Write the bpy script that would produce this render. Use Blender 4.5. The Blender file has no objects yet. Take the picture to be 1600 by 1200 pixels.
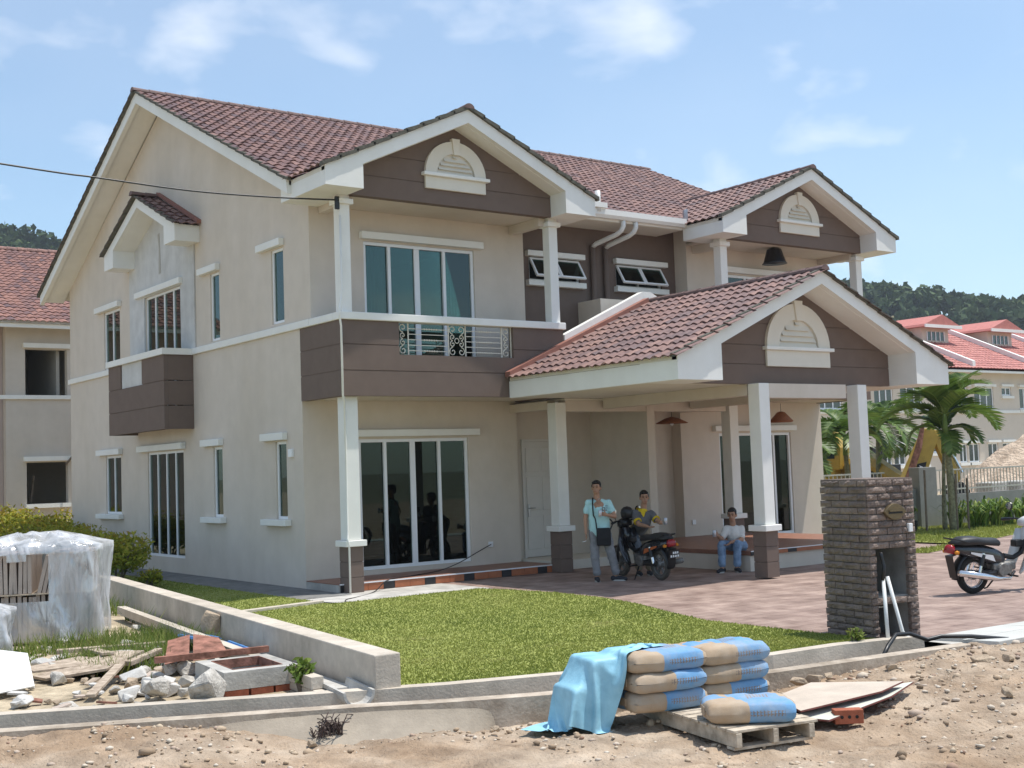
import bpy, bmesh, math, random
import numpy as np
from mathutils import Vector, Matrix, Euler
random.seed(7); RNG = np.random.default_rng(7)
SC = bpy.context.scene
COL = SC.collection
# ------------------------------------------------------------------ camera
cam_d = bpy.data.cameras.new('camera'); cam = bpy.data.objects.new('camera', cam_d); COL.objects.link(cam)
right = Vector((0.8050583, -0.5921622, -0.0350009)); up = Vector((-0.0120679, -0.0753412, 0.9970848)); fwd = Vector((0.5930729, 0.8022890, 0.0678003))
m3 = Matrix((right, up, -fwd)).transposed()
cam.matrix_world = Matrix.Translation((-9.9086, -19.5710, 1.8998)) @ m3.to_4x4()
cam_d.sensor_width = 36; cam_d.lens = 43.722; cam_d.clip_start = .1; cam_d.clip_end = 5000
SC.camera = cam
# ------------------------------------------------------------------ sky and sun
TO_SUN = Vector((.97, -.53, 3.4)).normalized()
elev = math.asin(TO_SUN.z); azim = math.atan2(TO_SUN.x, TO_SUN.y)
W = bpy.data.worlds.new('World'); SC.world = W; W.use_nodes = True
nt = W.node_tree; nd = nt.nodes; lk = nt.links
bg = nd['Background']
sky = nd.new('ShaderNodeTexSky'); sky.sky_type = 'NISHITA'; sky.sun_disc = False
sky.sun_elevation = elev; sky.sun_rotation = azim; sky.air_density = 1.0; sky.dust_density = .7; sky.ozone_density = 1.3
tc = nd.new('ShaderNodeTexCoord')
sep = nd.new('ShaderNodeSeparateXYZ'); lk.new(tc.outputs['Generated'], sep.inputs[0])
# clouds: direction projected on a flat layer, so they shrink towards the horizon
addz = nd.new('ShaderNodeMath'); addz.operation = 'ADD'; addz.inputs[1].default_value = .55; lk.new(sep.outputs['Z'], addz.inputs[0])
vm = nd.new('ShaderNodeVectorMath'); vm.operation = 'DIVIDE'; lk.new(tc.outputs['Generated'], vm.inputs[0])
cmb = nd.new('ShaderNodeCombineXYZ'); lk.new(addz.outputs[0], cmb.inputs[0]); lk.new(addz.outputs[0], cmb.inputs[1]); cmb.inputs[2].default_value = .5
lk.new(cmb.outputs[0], vm.inputs[1])
mp = nd.new('ShaderNodeMapping'); mp.inputs['Location'].default_value = (3.3, .7, 0); mp.inputs['Rotation'].default_value = (0, 0, math.radians(-13)); lk.new(vm.outputs[0], mp.inputs[0])
n1 = nd.new('ShaderNodeTexNoise'); n1.inputs['Scale'].default_value = 6.5; n1.inputs['Detail'].default_value = 7; n1.inputs['Roughness'].default_value = .48; n1.inputs['Distortion'].default_value = .25; lk.new(mp.outputs[0], n1.inputs['Vector'])
rp = nd.new('ShaderNodeValToRGB'); rp.color_ramp.elements[0].position = .50; rp.color_ramp.elements[1].position = .84
rp.color_ramp.elements[0].color = (0, 0, 0, 1); rp.color_ramp.elements[1].color = (.75, .75, .75, 1); lk.new(n1.outputs['Fac'], rp.inputs[0])
n2 = nd.new('ShaderNodeTexNoise'); n2.inputs['Scale'].default_value = 1.3; n2.inputs['Detail'].default_value = 4; lk.new(mp.outputs[0], n2.inputs['Vector'])
rp2 = nd.new('ShaderNodeValToRGB'); rp2.color_ramp.elements[0].position = .3; rp2.color_ramp.elements[1].position = .75
rp2.color_ramp.elements[0].color = (.10, .10, .10, 1); rp2.color_ramp.elements[1].color = (.26, .26, .26, 1); lk.new(n2.outputs['Fac'], rp2.inputs[0])
mx_ = nd.new('ShaderNodeMath'); mx_.operation = 'MAXIMUM'; lk.new(rp.outputs[0], mx_.inputs[0]); lk.new(rp2.outputs[0], mx_.inputs[1])
mixc = nd.new('ShaderNodeMix'); mixc.data_type = 'RGBA'
lk.new(mx_.outputs[0], mixc.inputs[0]); tint = nd.new('ShaderNodeMix'); tint.data_type = 'RGBA'; tint.blend_type = 'MULTIPLY'; tint.inputs[0].default_value = 1; tint.inputs[7].default_value = (.80, 1.0, 1.06, 1); lk.new(sky.outputs[0], tint.inputs[6]); lk.new(tint.outputs[2], mixc.inputs[6]); mixc.inputs[7].default_value = (7.6, 7.7, 7.9, 1)
lk.new(mixc.outputs[2], bg.inputs[0]); bg.inputs[1].default_value = .125
sun_d = bpy.data.lights.new('sun', 'SUN'); sun_d.energy = 3.7; sun_d.angle = math.radians(.55); sun_d.color = (1, .96, .90)
sun = bpy.data.objects.new('sun', sun_d); COL.objects.link(sun); sun.rotation_euler = TO_SUN.to_track_quat('Z', 'Y').to_euler(); sun.location = (0, 0, 30)
SC.view_settings.view_transform = 'Standard'; SC.view_settings.look = 'None'; SC.view_settings.gamma = 1
SC.view_settings.use_curve_mapping = False; SC.view_settings.exposure = 0.45
# ------------------------------------------------------------------ materials
MATS = {}
def mat(name, c, rough=.8, var=.12, scale=6, bump=0, bscale=40, spec=.3, metal=0, c2=None, coat=0, detail=5, bdist=.01, stain=0):
    """procedural material: base colour broken up by two noises, optional second colour, optional relief"""
    m = bpy.data.materials.new(name); m.use_nodes = True; t = m.node_tree; n = t.nodes; l = t.links
    b = n['Principled BSDF']; b.inputs['Roughness'].default_value = rough; b.inputs['Specular IOR Level'].default_value = spec; b.inputs['Metallic'].default_value = metal
    if coat: b.inputs['Coat Weight'].default_value = coat; b.inputs['Coat Roughness'].default_value = .08
    g = n.new('ShaderNodeNewGeometry')
    no = n.new('ShaderNodeTexNoise'); no.inputs['Scale'].default_value = scale; no.inputs['Detail'].default_value = detail; no.inputs['Roughness'].default_value = .6
    l.new(g.outputs['Position'], no.inputs['Vector'])
    r = n.new('ShaderNodeValToRGB'); r.color_ramp.elements[0].position = .3; r.color_ramp.elements[1].position = .7
    a = [max(0, x * (1 - var)) for x in c]; d = [min(1, x * (1 + var)) for x in (c2 or c)]
    r.color_ramp.elements[0].color = (*a, 1); r.color_ramp.elements[1].color = (*d, 1)
    l.new(no.outputs['Fac'], r.inputs[0]); out = r.outputs[0]
    if stain:
        s = n.new('ShaderNodeTexNoise'); s.inputs['Scale'].default_value = .7; s.inputs['Detail'].default_value = 8; s.inputs['Roughness'].default_value = .65
        mpn = n.new('ShaderNodeMapping'); mpn.inputs['Scale'].default_value = (1, 1, .35); l.new(g.outputs['Position'], mpn.inputs[0]); l.new(mpn.outputs[0], s.inputs['Vector'])
        rr = n.new('ShaderNodeValToRGB'); rr.color_ramp.elements[0].position = .42; rr.color_ramp.elements[1].position = .68
        k = 1 - stain; rr.color_ramp.elements[0].color = (1, 1, 1, 1); rr.color_ramp.elements[1].color = (k, k * .99, k * .96, 1)
        l.new(s.outputs['Fac'], rr.inputs[0])
        mm = n.new('ShaderNodeMix'); mm.data_type = 'RGBA'; mm.blend_type = 'MULTIPLY'; mm.inputs[0].default_value = 1
        l.new(out, mm.inputs[6]); l.new(rr.outputs[0], mm.inputs[7]); out = mm.outputs[2]
    l.new(out, b.inputs['Base Color'])
    if bump:
        bn = n.new('ShaderNodeTexNoise'); bn.inputs['Scale'].default_value = bscale; bn.inputs['Detail'].default_value = 6; l.new(g.outputs['Position'], bn.inputs['Vector'])
        bp = n.new('ShaderNodeBump'); bp.inputs['Strength'].default_value = bump; bp.inputs['Distance'].default_value = bdist
        l.new(bn.outputs['Fac'], bp.inputs['Height']); l.new(bp.outputs[0], b.inputs['Normal'])
    MATS[name] = m; return m
def glassmat(name, tint, refl=1.5, rough=.0, through=.35):
    m = bpy.data.materials.new(name); m.use_nodes = True; t = m.node_tree; n = t.nodes; l = t.links
    n.remove(n['Principled BSDF']); o = n['Material Output']
    tr = n.new('ShaderNodeBsdfTransparent'); tr.inputs[0].default_value = (*[x * through for x in tint], 1)
    gl = n.new('ShaderNodeBsdfGlossy'); gl.inputs['Roughness'].default_value = rough; gl.inputs[0].default_value = (.82, .95, .9, 1)
    fr = n.new('ShaderNodeFresnel'); fr.inputs[0].default_value = refl
    mx = n.new('ShaderNodeMixShader'); l.new(fr.outputs[0], mx.inputs[0]); l.new(tr.outputs[0], mx.inputs[1]); l.new(gl.outputs[0], mx.inputs[2]); l.new(mx.outputs[0], o.inputs[0])
    MATS[name] = m; return m
def tilemat(name, cols, attr=True, rough=.62):
    """roof tile: one of several fired clay colours per tile"""
    m = bpy.data.materials.new(name); m.use_nodes = True; t = m.node_tree; n = t.nodes; l = t.links; b = n['Principled BSDF']
    b.inputs['Roughness'].default_value = rough; b.inputs['Specular IOR Level'].default_value = .35
    if attr:
        a = n.new('ShaderNodeAttribute'); a.attribute_name = 'tint'; src = a.outputs['Fac']
    else:
        a = n.new('ShaderNodeObjectInfo'); src = a.outputs['Random']
    r = n.new('ShaderNodeValToRGB'); e = r.color_ramp.elements; e[0].position = 0; e[0].color = (*cols[0], 1); e[1].position = 1; e[1].color = (*cols[-1], 1)
    for i, c in enumerate(cols[1:-1]): q = e.new((i + 1) / (len(cols) - 1)); q.color = (*c, 1)
    l.new(src, r.inputs[0])
    g = n.new('ShaderNodeNewGeometry'); no = n.new('ShaderNodeTexNoise'); no.inputs['Scale'].default_value = 9; no.inputs['Detail'].default_value = 6; l.new(g.outputs['Position'], no.inputs['Vector'])
    rr = n.new('ShaderNodeValToRGB'); rr.color_ramp.elements[0].position = .3; rr.color_ramp.elements[0].color = (.62, .6, .62, 1); rr.color_ramp.elements[1].position = .7; rr.color_ramp.elements[1].color = (1.15, 1.12, 1.1, 1); l.new(no.outputs['Fac'], rr.inputs[0])
    mm = n.new('ShaderNodeMix'); mm.data_type = 'RGBA'; mm.blend_type = 'MULTIPLY'; mm.inputs[0].default_value = 1; l.new(r.outputs[0], mm.inputs[6]); l.new(rr.outputs[0], mm.inputs[7]); l.new(mm.outputs[2], b.inputs['Base Color'])
    MATS[name] = m; return m
mat('beige', (.64, .57, .49), .88, .04, 2.5, .25, 90, stain=.08)
mat('plaster', (.58, .58, .57), .9, .10, 3, .2, 60, stain=.15)
mat('brown', (.165, .122, .100), .85, .06, 4, .25, 90)
mat('white', (.80, .795, .755), .6, .03, 3, .08, 60, stain=.05)
mat('soffit', (.70, .66, .57), .8, .04, 2)
mat('frame', (.80, .81, .82), .4, .02, 5, spec=.5)
mat('door', (.66, .63, .58), .5, .04, 4, spec=.4)
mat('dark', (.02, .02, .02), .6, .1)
mat('black', (.012, .012, .013), .38, .15, 12, spec=.5)
mat('room', (.42, .40, .36), .9, .05)
mat('curtain', (.30, .36, .34), .9, .1, 14)
mat('concrete', (.42, .40, .37), .9, .18, 3, .5, 30, c2=(.50, .48, .44), stain=.25)
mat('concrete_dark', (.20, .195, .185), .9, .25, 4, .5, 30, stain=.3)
mat('kerb', (.54, .475, .395), .9, .14, 5, .5, 40, stain=.25)
mat('floor_tile', (.27, .125, .08), .45, .15, 7, spec=.5)
mat('riser_orange', (.37, .13, .06), .5, .12, 9, spec=.4)
mat('riser_black', (.03, .028, .03), .5, .2, 9, spec=.4)
mat('iron', (.72, .68, .58), .5, .05)
mat('steel', (.45, .45, .46), .35, .1, 8, metal=.9)
mat('chrome', (.72, .72, .73), .16, .05, 8, metal=1)
mat('pvc', (.72, .73, .71), .45, .05, 5)
mat('flash', (.30, .135, .10), .7, .15, 6)
mat('rake', (.11, .105, .085), .9, .3, 9, .6, 40)
mat('rattan', (.26, .10, .045), .7, .2, 30, .4, 80)
glassmat('glass_up', (.55, .85, .78), 1.75, .0, .55)
glassmat('glass_low', (.5, .75, .66), 1.5, .0, .40)
CLAY = [(.145, .097, .097), (.215, .125, .11), (.255, .146, .122), (.178, .11, .104), (.28, .166, .136), (.228, .13, .112), (.155, .105, .105)]
tilemat('clay_field', CLAY); tilemat('clay_tile', CLAY, attr=False)
mat('clay_cap', (.16, .105, .095), .7, .25, 8)
# ------------------------------------------------------------------ mesh helpers
class MB:
    def __init__(s): s.v = []; s.f = []; s.mi = []; s.cur = 0; s.tint = []; s.tv = .5
    def add(s, vs, fs):
        b = len(s.v); s.v += [tuple(v) for v in vs]
        for f in fs: s.f.append([b + i for i in f]); s.mi.append(s.cur); s.tint.append(s.tv)
        return s
    def box(s, x0, x1, y0, y1, z0, z1, M=None):
        if x0 > x1: x0, x1 = x1, x0
        if y0 > y1: y0, y1 = y1, y0
        vs = [(x0, y0, z0), (x1, y0, z0), (x1, y1, z0), (x0, y1, z0), (x0, y0, z1), (x1, y0, z1), (x1, y1, z1), (x0, y1, z1)]
        if M is not None: vs = [M @ Vector(v) for v in vs]
        return s.add(vs, [(3, 2, 1, 0), (4, 5, 6, 7), (0, 1, 5, 4), (1, 2, 6, 5), (2, 3, 7, 6), (3, 0, 4, 7)])
    def cbox(s, c, d, M=None):
        return s.box(c[0] - d[0] / 2, c[0] + d[0] / 2, c[1] - d[1] / 2, c[1] + d[1] / 2, c[2] - d[2] / 2, c[2] + d[2] / 2, M)
    def prism(s, poly, axis, a, b):
        """poly: 2D outline, pushed along axis from a to b ('y': poly=(x,z); 'x': poly=(y,z); 'z': poly=(x,y))"""
        n = len(poly); P = {'y': lambda p, t: (p[0], t, p[1]), 'x': lambda p, t: (t, p[0], p[1]), 'z': lambda p, t: (p[0], p[1], t)}[axis]
        vs = [P(p, a) for p in poly] + [P(p, b) for p in poly]
        fs = [list(range(n))[::-1], list(range(n, 2 * n))] + [(i, (i + 1) % n, n + (i + 1) % n, n + i) for i in range(n)]
        return s.add(vs, fs)
    def tube(s, path, r, n=8, cap=True, rs=None):
        P = [Vector(p) for p in path]; base = len(s.v); prev = None; vs = []; fs = []
        for i, p in enumerate(P):
            d = (P[min(i + 1, len(P) - 1)] - P[max(i - 1, 0)])
            d = d.normalized() if d.length > 1e-9 else Vector((0, 0, 1))
            if prev is None:
                a = d.cross(Vector((0, 0, 1)));
                if a.length < .05: a = d.cross(Vector((1, 0, 0)))
                a.normalize()
            else:
                a = prev - d * prev.dot(d); a.normalize()
            prev = a; b = d.cross(a); rr = rs[i] if rs else r
            vs += [p + a * (rr * math.cos(2 * math.pi * k / n)) + b * (rr * math.sin(2 * math.pi * k / n)) for k in range(n)]
        for i in range(len(P) - 1):
            for k in range(n): fs.append((i * n + k, i * n + (k + 1) % n, (i + 1) * n + (k + 1) % n, (i + 1) * n + k))
        if cap: fs.append(list(range(n))[::-1]); fs.append([(len(P) - 1) * n + k for k in range(n)])
        return s.add(vs, fs)
    def lathe(s, prof, n=16, M=None, closed=False):
        vs = []; fs = []
        for r, z in prof:
            for k in range(n): v = Vector((r * math.cos(2 * math.pi * k / n), r * math.sin(2 * math.pi * k / n), z)); vs.append(M @ v if M is not None else v)
        m = len(prof)
        for i in range(m - 1 + (1 if closed else 0)):
            j = (i + 1) % m
            for k in range(n): fs.append((i * n + k, i * n + (k + 1) % n, j * n + (k + 1) % n, j * n + k))
        if not closed: fs.append(list(range(n))[::-1]); fs.append([(m - 1) * n + k for k in range(n)])
        return s.add(vs, fs)
    def mesh(s, name, mats, mirror=None, smooth=False, weld=False):
        v = s.v; f = s.f
        if mirror is not None: v = [(2 * mirror - x, y, z) for x, y, z in v]; f = [q[::-1] for q in f]
        me = bpy.data.meshes.new(name); me.from_pydata(v, [], f)
        for m in (mats if isinstance(mats, (list, tuple)) else [mats]): me.materials.append(MATS[m])
        if max(s.mi, default=0) > 0: me.polygons.foreach_set('material_index', s.mi)
        if len(set(s.tint)) > 1: a = me.attributes.new('tint', 'FLOAT', 'FACE'); a.data.foreach_set('value', s.tint)
        if weld or smooth:
            bm = bmesh.new(); bm.from_mesh(me)
            if weld: bmesh.ops.remove_doubles(bm, verts=bm.verts, dist=1e-4)
            bm.to_mesh(me); bm.free()
        if smooth: me.polygons.foreach_set('use_smooth', [True] * len(me.polygons))
        me.update(); return me
def wm(o):
    return o.matrix_basis.copy() if o.parent is None else wm(o.parent) @ o.matrix_parent_inverse @ o.matrix_basis
def link(name, me, parent=None, world=True):
    o = bpy.data.objects.new(name, me); COL.objects.link(o)
    if parent is not None:
        o.parent = parent
        if world: o.matrix_parent_inverse = wm(parent).inverted()
    return o
def part(name, mb, mats, parent=None, mirror=None, smooth=False, bevel=0, world=True, weld=False, seg=2):
    o = link(name, mb.mesh(name, mats, mirror, smooth, weld), parent, world)
    if bevel:
        b = o.modifiers.new('bevel', 'BEVEL'); b.width = bevel; b.segments = seg; b.limit_method = 'ANGLE'; b.angle_limit = math.radians(40)
    return o
def tag(o, label, cat=None, group=None, kind=None):
    if label: o['label'] = label
    if cat: o['category'] = cat
    if group: o['group'] = group
    if kind: o['kind'] = kind
    return o
def thing(name, label, cat, loc=(0, 0, 0), group=None, rz=0):
    o = bpy.data.objects.new(name, None); COL.objects.link(o); o.location = loc; o.rotation_euler = (0, 0, rz); o.empty_display_size = .2
    return tag(o, label, cat, group)
def holes_wall(mb, axis, c, a0, a1, z0, z1, holes, depth):
    """flat wall in plane x=c or y=c with rectangular openings whose reveals go 'depth' inwards"""
    A = sorted(set([a0, a1] + [h[0] for h in holes] + [h[1] for h in holes])); Z = sorted(set([z0, z1] + [h[2] for h in holes] + [h[3] for h in holes]))
    P = (lambda a, z, d=0: (c + d, a, z)) if axis == 'x' else (lambda a, z, d=0: (a, c + d, z))
    for i in range(len(A) - 1):
        for j in range(len(Z) - 1):
            ca, cz = (A[i] + A[i + 1]) / 2, (Z[j] + Z[j + 1]) / 2
            if any(h[0] < ca < h[1] and h[2] < cz < h[3] for h in holes): continue
            mb.add([P(A[i], Z[j]), P(A[i + 1], Z[j]), P(A[i + 1], Z[j + 1]), P(A[i], Z[j + 1])], [(0, 1, 2, 3) if axis == 'y' else (3, 2, 1, 0)])
    for h in holes:
        q = [(h[0], h[2]), (h[1], h[2]), (h[1], h[3]), (h[0], h[3])]
        for k in range(4):
            p, r = q[k], q[(k + 1) % 4]; mb.add([P(*p), P(*r), P(*r, depth), P(*p, depth)], [(0, 1, 2, 3)])
    return mb
def tile_profile(n=8, w=.2, amp=.032):
    return [(w * i / n, amp * (math.sin(2 * math.pi * i / n - math.pi / 2) * .5 + .5) ** .8) for i in range(n + 1)]
def tile_mesh(w=.2, l=.36, amp=.036, lift=.03, thick=.018):
    """one S-profile clay tile: x across, y up the slope, z out of the roof; front lip has thickness"""
    pr = tile_profile(8, w, amp); n = len(pr); vs = []; fs = []
    for y, dz in ((0, lift), (l, 0)):
        vs += [(x, y, z + dz) for x, z in pr]
    vs += [(x, 0, z + lift - thick) for x, z in pr]
    for i in range(n - 1):
        fs.append((i, i + 1, n + i + 1, n + i)); fs.append((2 * n + i, 2 * n + i + 1, i + 1, i))
    return vs, fs
def tile_field(mb, O, U, V, N, width, length, keep=None, w=.2, course=.325, fill=None):
    vs, fs = tile_mesh(w, course + .045); O, U, V, N = Vector(O), Vector(U), Vector(V), Vector(N)
    nu = int(round(width / w)); nv = int(math.ceil(length / course))
    for j in range(nv):
        for i in range(nu):
            u0, v0 = i * w, j * course
            c = O + U * (u0 + w / 2) + V * (v0 + course / 2)
            if keep and not keep(c): continue
            mb.tv = random.random()
            ju, jv, jn = random.uniform(-.004, .004), random.uniform(-.009, .009), random.uniform(-.003, .006)
            mb.add([O + U * (u0 + x + ju) + V * min(v0 + y + jv, length) + N * (z + jn) for x, y, z in vs], fs)
    mb.tv = .5
# ------------------------------------------------------------------ the pair of houses
XM = 6.852
house = thing('semi_detached_house', 'two-storey beige and brown semi-detached house pair with clay tiled gables and white trim', 'house', (XM, 0, 0))
L_ = 13.07; YU = -.409; YB = -1.478; ZS = 4.593; G_Y = -2.02
SL = .4775
def zmain(y): return 10.30 - SL * abs(y - 6.33)
SIDE_WIN = [  # y0,y1,z0,z1, panes
    (9.26, 10.38, 4.62, 6.0, 2), (3.46, 3.91, 4.64, 6.0, 1), (.61, 1.11, 4.66, 6.02, 1),
    (9.3, 10.38, 1.16, 2.53, 2), (5.46, 7.56, .27, 2.53, 4), (3.46, 3.90, 1.15, 2.53, 1), (.65, 1.09, 1.14, 2.53, 1), (5.42, 7.56, 3.4, 6.0, 4)]
def window_x(parent, y0, y1, z0, z1, n, x, mir, glass='glass_low', transom=None):
    """window in a wall facing -x"""
    w = MB(); t = .05
    for a, b, c, d in ((y0, y1, z0, z0 + t), (y0, y1, z1 - t, z1), (y0, y0 + t, z0 + t, z1 - t), (y1 - t, y1, z0 + t, z1 - t)): w.box(x + .03, x + .09, a, b, c, d)
    fo = part('window', w, 'frame', parent, mir)
    for k in range(1, n):
        c = y0 + (y1 - y0) * k / n; part('mullion', MB().box(x + .032, x + .088, c - .025, c + .025, z0 + t, z1 - t), 'frame', fo, mir)
    for k in range(n):
        a = y0 + (y1 - y0) * k / n; b = y0 + (y1 - y0) * (k + 1) / n
        part('pane', MB().box(x + .055, x + .063, a + .03, b - .03, z0 + t, z1 - t), glass, fo, mir)
    return fo
def window_y(parent, x0, x1, z0, z1, ms, y, mir, glass, name='sliding_door', t=.06):
    w = MB()
    for a, b, c, d in ((x0, x1, z0, z0 + t), (x0, x1, z1 - t, z1), (x0, x0 + t, z0 + t, z1 - t), (x1 - t, x1, z0 + t, z1 - t)): w.box(a, b, y + .03, y + .11, c, d)
    fo = part(name, w, 'frame', parent, mir, bevel=.006)
    xs = [x0 + t] + ms + [x1 - t]
    for i, c in enumerate(ms):
        hw = .055 if (len(ms) == 3 and i == 1) else .03
        part('mullion', MB().box(c - hw, c + hw, y + .032, y + .108, z0 + t, z1 - t), 'frame', fo, mir)
    for i in range(len(xs) - 1): part('pane', MB().box(xs[i] + .01, xs[i + 1] - .01, y + (.06 if i % 2 else .075), y + (.067 if i % 2 else .082), z0 + t, z1 - t), glass, fo, mir)
    return fo
def gable_vent(parent, xc, y, zb, sc, mir):
    """half-round louvred vent plaque: base block, sill, arch ring with keystone, louvres"""
    w = .64 * sc; b = MB()
    b.box(xc - w, xc + w, y - .05, y, zb, zb + .22 * sc)
    ob = part('gable_vent', b, 'soffit', parent, mir, bevel=.008)
    part('sill', MB().box(xc - w - .06, xc + w + .06, y - .11, y, zb + .22 * sc, zb + .22 * sc + .06), 'white', ob, mir, bevel=.008)
    z0 = zb + .22 * sc + .06; R = .64 * sc; H = .60 * sc; r = .40 * sc; h = .38 * sc
    n = 20; vs = []; fs = []
    for k in range(n + 1):
        a = math.pi * k / n; c, s_ = math.cos(a), math.sin(a)
        vs += [(xc + R * c, y - .06, z0 + H * s_), (xc + r * c, y - .06, z0 + h * s_), (xc + R * c, y, z0 + H * s_), (xc + r * c, y - .0, z0 + h * s_)]
    for k in range(n):
        i = 4 * k; j = i + 4; fs += [(i, j, j + 1, i + 1), (i, i + 2, j + 2, j), (i + 1, j + 1, j + 3, i + 3)]
    part('arch', MB().add(vs, fs), 'soffit', ob, mir)
    part('keystone', MB().prism([(xc - .05 * sc, z0 + h - .02), (xc + .05 * sc, z0 + h - .02), (xc + .085 * sc, z0 + H + .05), (xc - .085 * sc, z0 + H + .05)], 'y', y - .09, y), 'soffit', ob, mir, bevel=.006)
    lv = MB(); m = 5
    for k in range(m):
        za = z0 + h * k / m + .004; zb_ = z0 + h * (k + 1) / m - .004; zt = (zb_ - z0) / h
        wa = r * math.sqrt(max(0, 1 - (min(1, zt)) ** 2)) - .012
        if wa < .04: continue
        lv = MB(); lv.add([(xc - wa, y - .055, za), (xc + wa, y - .055, za), (xc + wa, y - .006, zb_), (xc - wa, y - .006, zb_), (xc - wa, y, za), (xc + wa, y, za)], [(0, 1, 2, 3), (4, 5, 1, 0)])
        part('louvre', lv, 'soffit', ob, mir)
    part('backing', MB().prism([(xc + r * math.cos(math.pi * k / 16), z0 + h * math.sin(math.pi * k / 16)) for k in range(17)], 'y', y - .010, y - .001), 'soffit', ob, mir)
    return ob
def column(parent, x, y, w, zb, zt, mir, plinth=True):
    """white square shaft on a brown plinth made of three stacked blocks"""
    s_ = MB().box(x, x + w, y, y + w, zb + (.86 if plinth else 0), zt); o = part('column', s_, 'white', parent, mir, bevel=.01)
    if plinth:
        e = .02
        for k in range(3): part('plinth_block', MB().box(x - e, x + w + e, y - e, y + w + e, zb + .255 * k, zb + .255 * k + .245), 'brown', o, mir, bevel=.004)
        part('plinth_core', MB().box(x - e + .012, x + w + e - .012, y - e + .012, y + w + e - .012, zb + .01, zb + .76), 'brown', o, mir)
        part('cap', MB().box(x - .07, x + w + .07, y - .07, y + w + .07, zb + .757, zb + .858), 'white', o, mir, bevel=.01)
    else:
        part('capital', MB().box(x - .05, x + w + .05, y - .05, y + w + .05, zt - .16, zt - .07), 'white', o, mir, bevel=.008)
    return o
def rake_tiles(mb, p0, p1, th=.07, n=12, out=(0, -1, 0), wid=.12):
    """stepped tile ends lying along a sloping edge from p0 (low) to p1 (high)"""
    p0, p1 = Vector(p0), Vector(p1); d = (p1 - p0) / n; o = Vector(out) * wid; upv = Vector((0, 0, 1))
    for k in range(n):
        a = p0 + d * k - d * .04; b = p0 + d * (k + 1) + d * .06
        mb.add([a + o + upv * .0, b + o - upv * .02, b - o - upv * .02, a - o, a + o + upv * (th + .012), b + o + upv * (th - .022), b - o + upv * (th - .022), a - o + upv * (th + .012)], [(3, 2, 1, 0), (4, 5, 6, 7), (0, 1, 5, 4), (1, 2, 6, 5), (2, 3, 7, 6), (3, 0, 4, 7)])
def ridge_caps(mb, a, b, r=.12, n=None):
    a, b = Vector(a), Vector(b); L = (b - a).length; n = n or int(L / .36); d = (b - a) / n; ax = d.normalized(); s_ = ax.cross(Vector((0, 0, 1))).normalized(); u = s_.cross(ax)
    for k in range(n):
        p = a + d * k; q = p + d * 1.08; vs = []; fs = []
        for P, rr in ((p, r * 1.06), (q, r * .93)):
            for t in range(7): an = math.pi * t / 6; vs.append(P + s_ * (rr * math.cos(an)) + u * (rr * math.sin(an) * .85 - .04))
        for t in range(6): fs.append((t, t + 1, 8 + t, 7 + t))
        fs.append(list(range(7))); mb.tv = random.random(); mb.add(vs, fs)
def gable_front(parent, x0, x1, wb, yf, yp, zb, zo, slope, mir, grooves, vent, name, yback_l, yback_r):
    """front gable: barge boards, boxed ends, brown grooved panel, vent"""
    xc = (x0 + x1) / 2; za = zo + slope * (xc - x0); dep = .235
    g = MB()   # barge: two sloping boards meeting at the apex, on top of the two boxed ends
    t = .12
    yb = yf + .12
    g.prism([(x0, zo - .0), (x0, zb), (x0 + wb, zb), (x0 + wb, zo + slope * wb - dep), (xc, za - dep), (xc, za)], 'y', yf, yb)
    g.prism([(x1, zo), (xc, za), (xc, za - dep), (x1 - wb, zo + slope * wb - dep), (x1 - wb, zb), (x1, zb)], 'y', yf, yb)
    o = part(name, g, 'white', parent, mir)
    part('boxed_end', MB().prism([(x0 + .001, zb + .001), (x0 + wb - .001, zb + .001), (x0 + wb - .001, zo + slope * wb - dep + .03), (x0 + .001, zo - .01)], 'y', yb, yback_l), 'white', o, mir)
    part('boxed_end', MB().prism([(x1 - .001, zb + .001), (x1 - .001, zo - .01), (x1 - wb + .001, zo + slope * wb - dep + .03), (x1 - wb + .001, zb + .001)], 'y', yb, yback_r), 'white', o, mir)
    # sloping soffits behind the barge
    q = dep - .03
    for sx in (0, 1):
        e0 = x0 + wb if sx == 0 else x1 - wb
        part('soffit', MB().prism([(e0, zo + slope * wb - dep - .006), (xc, za - dep - .006), (xc, za - dep - .003 + .07), (e0, zo + slope * wb - dep - .003 + .07)], 'y', yb, yp + .25), 'white', o, mir)
    # brown panel, one piece per board
    lev = [zb + .0] + grooves + [za]
    xa, xb = x0 + wb + .002, x1 - wb - .002
    top = lambda x: zo + slope * (min(x - x0, x1 - x)) - dep + .03
    for i in range(len(lev) - 1):
        l0, l1 = lev[i] + (.008 if i else 0), lev[i + 1] - .008
        xs = lambda z: max(xa, x0 + (z + dep - .03 - zo) / slope)
        pl = [(xs(l0), l0), (x1 + x0 - xs(l0), l0)]
        if l1 > top(xc) - .02: pl += [(xb, top(xb))] if l0 < top(xb) else []; pl += [(xc, top(xc))]; pl += [(xa, top(xa))] if l0 < top(xa) else []
        else:
            if l0 < top(xb) < l1: pl += [(xb, top(xb)), (x1 + x0 - xs(l1), l1), (xs(l1), l1), (xa, top(xa))]
            else: pl += [(x1 + x0 - xs(l1), l1), (xs(l1), l1)]
        part('panel_board', MB().prism(pl, 'y', yp, yp + .05), 'brown', o, mir)
    part('panel_core', MB().prism([(xa, zb + .01), (xb, zb + .01), (xb, top(xb) - .01), (xc, top(xc) - .01), (xa, top(xa) - .01)], 'y', yp + .012, yp + .2), 'brown', o, mir)
    gable_vent(o, xc - .02, yp, vent[0], vent[1], mir)
    return o
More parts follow.
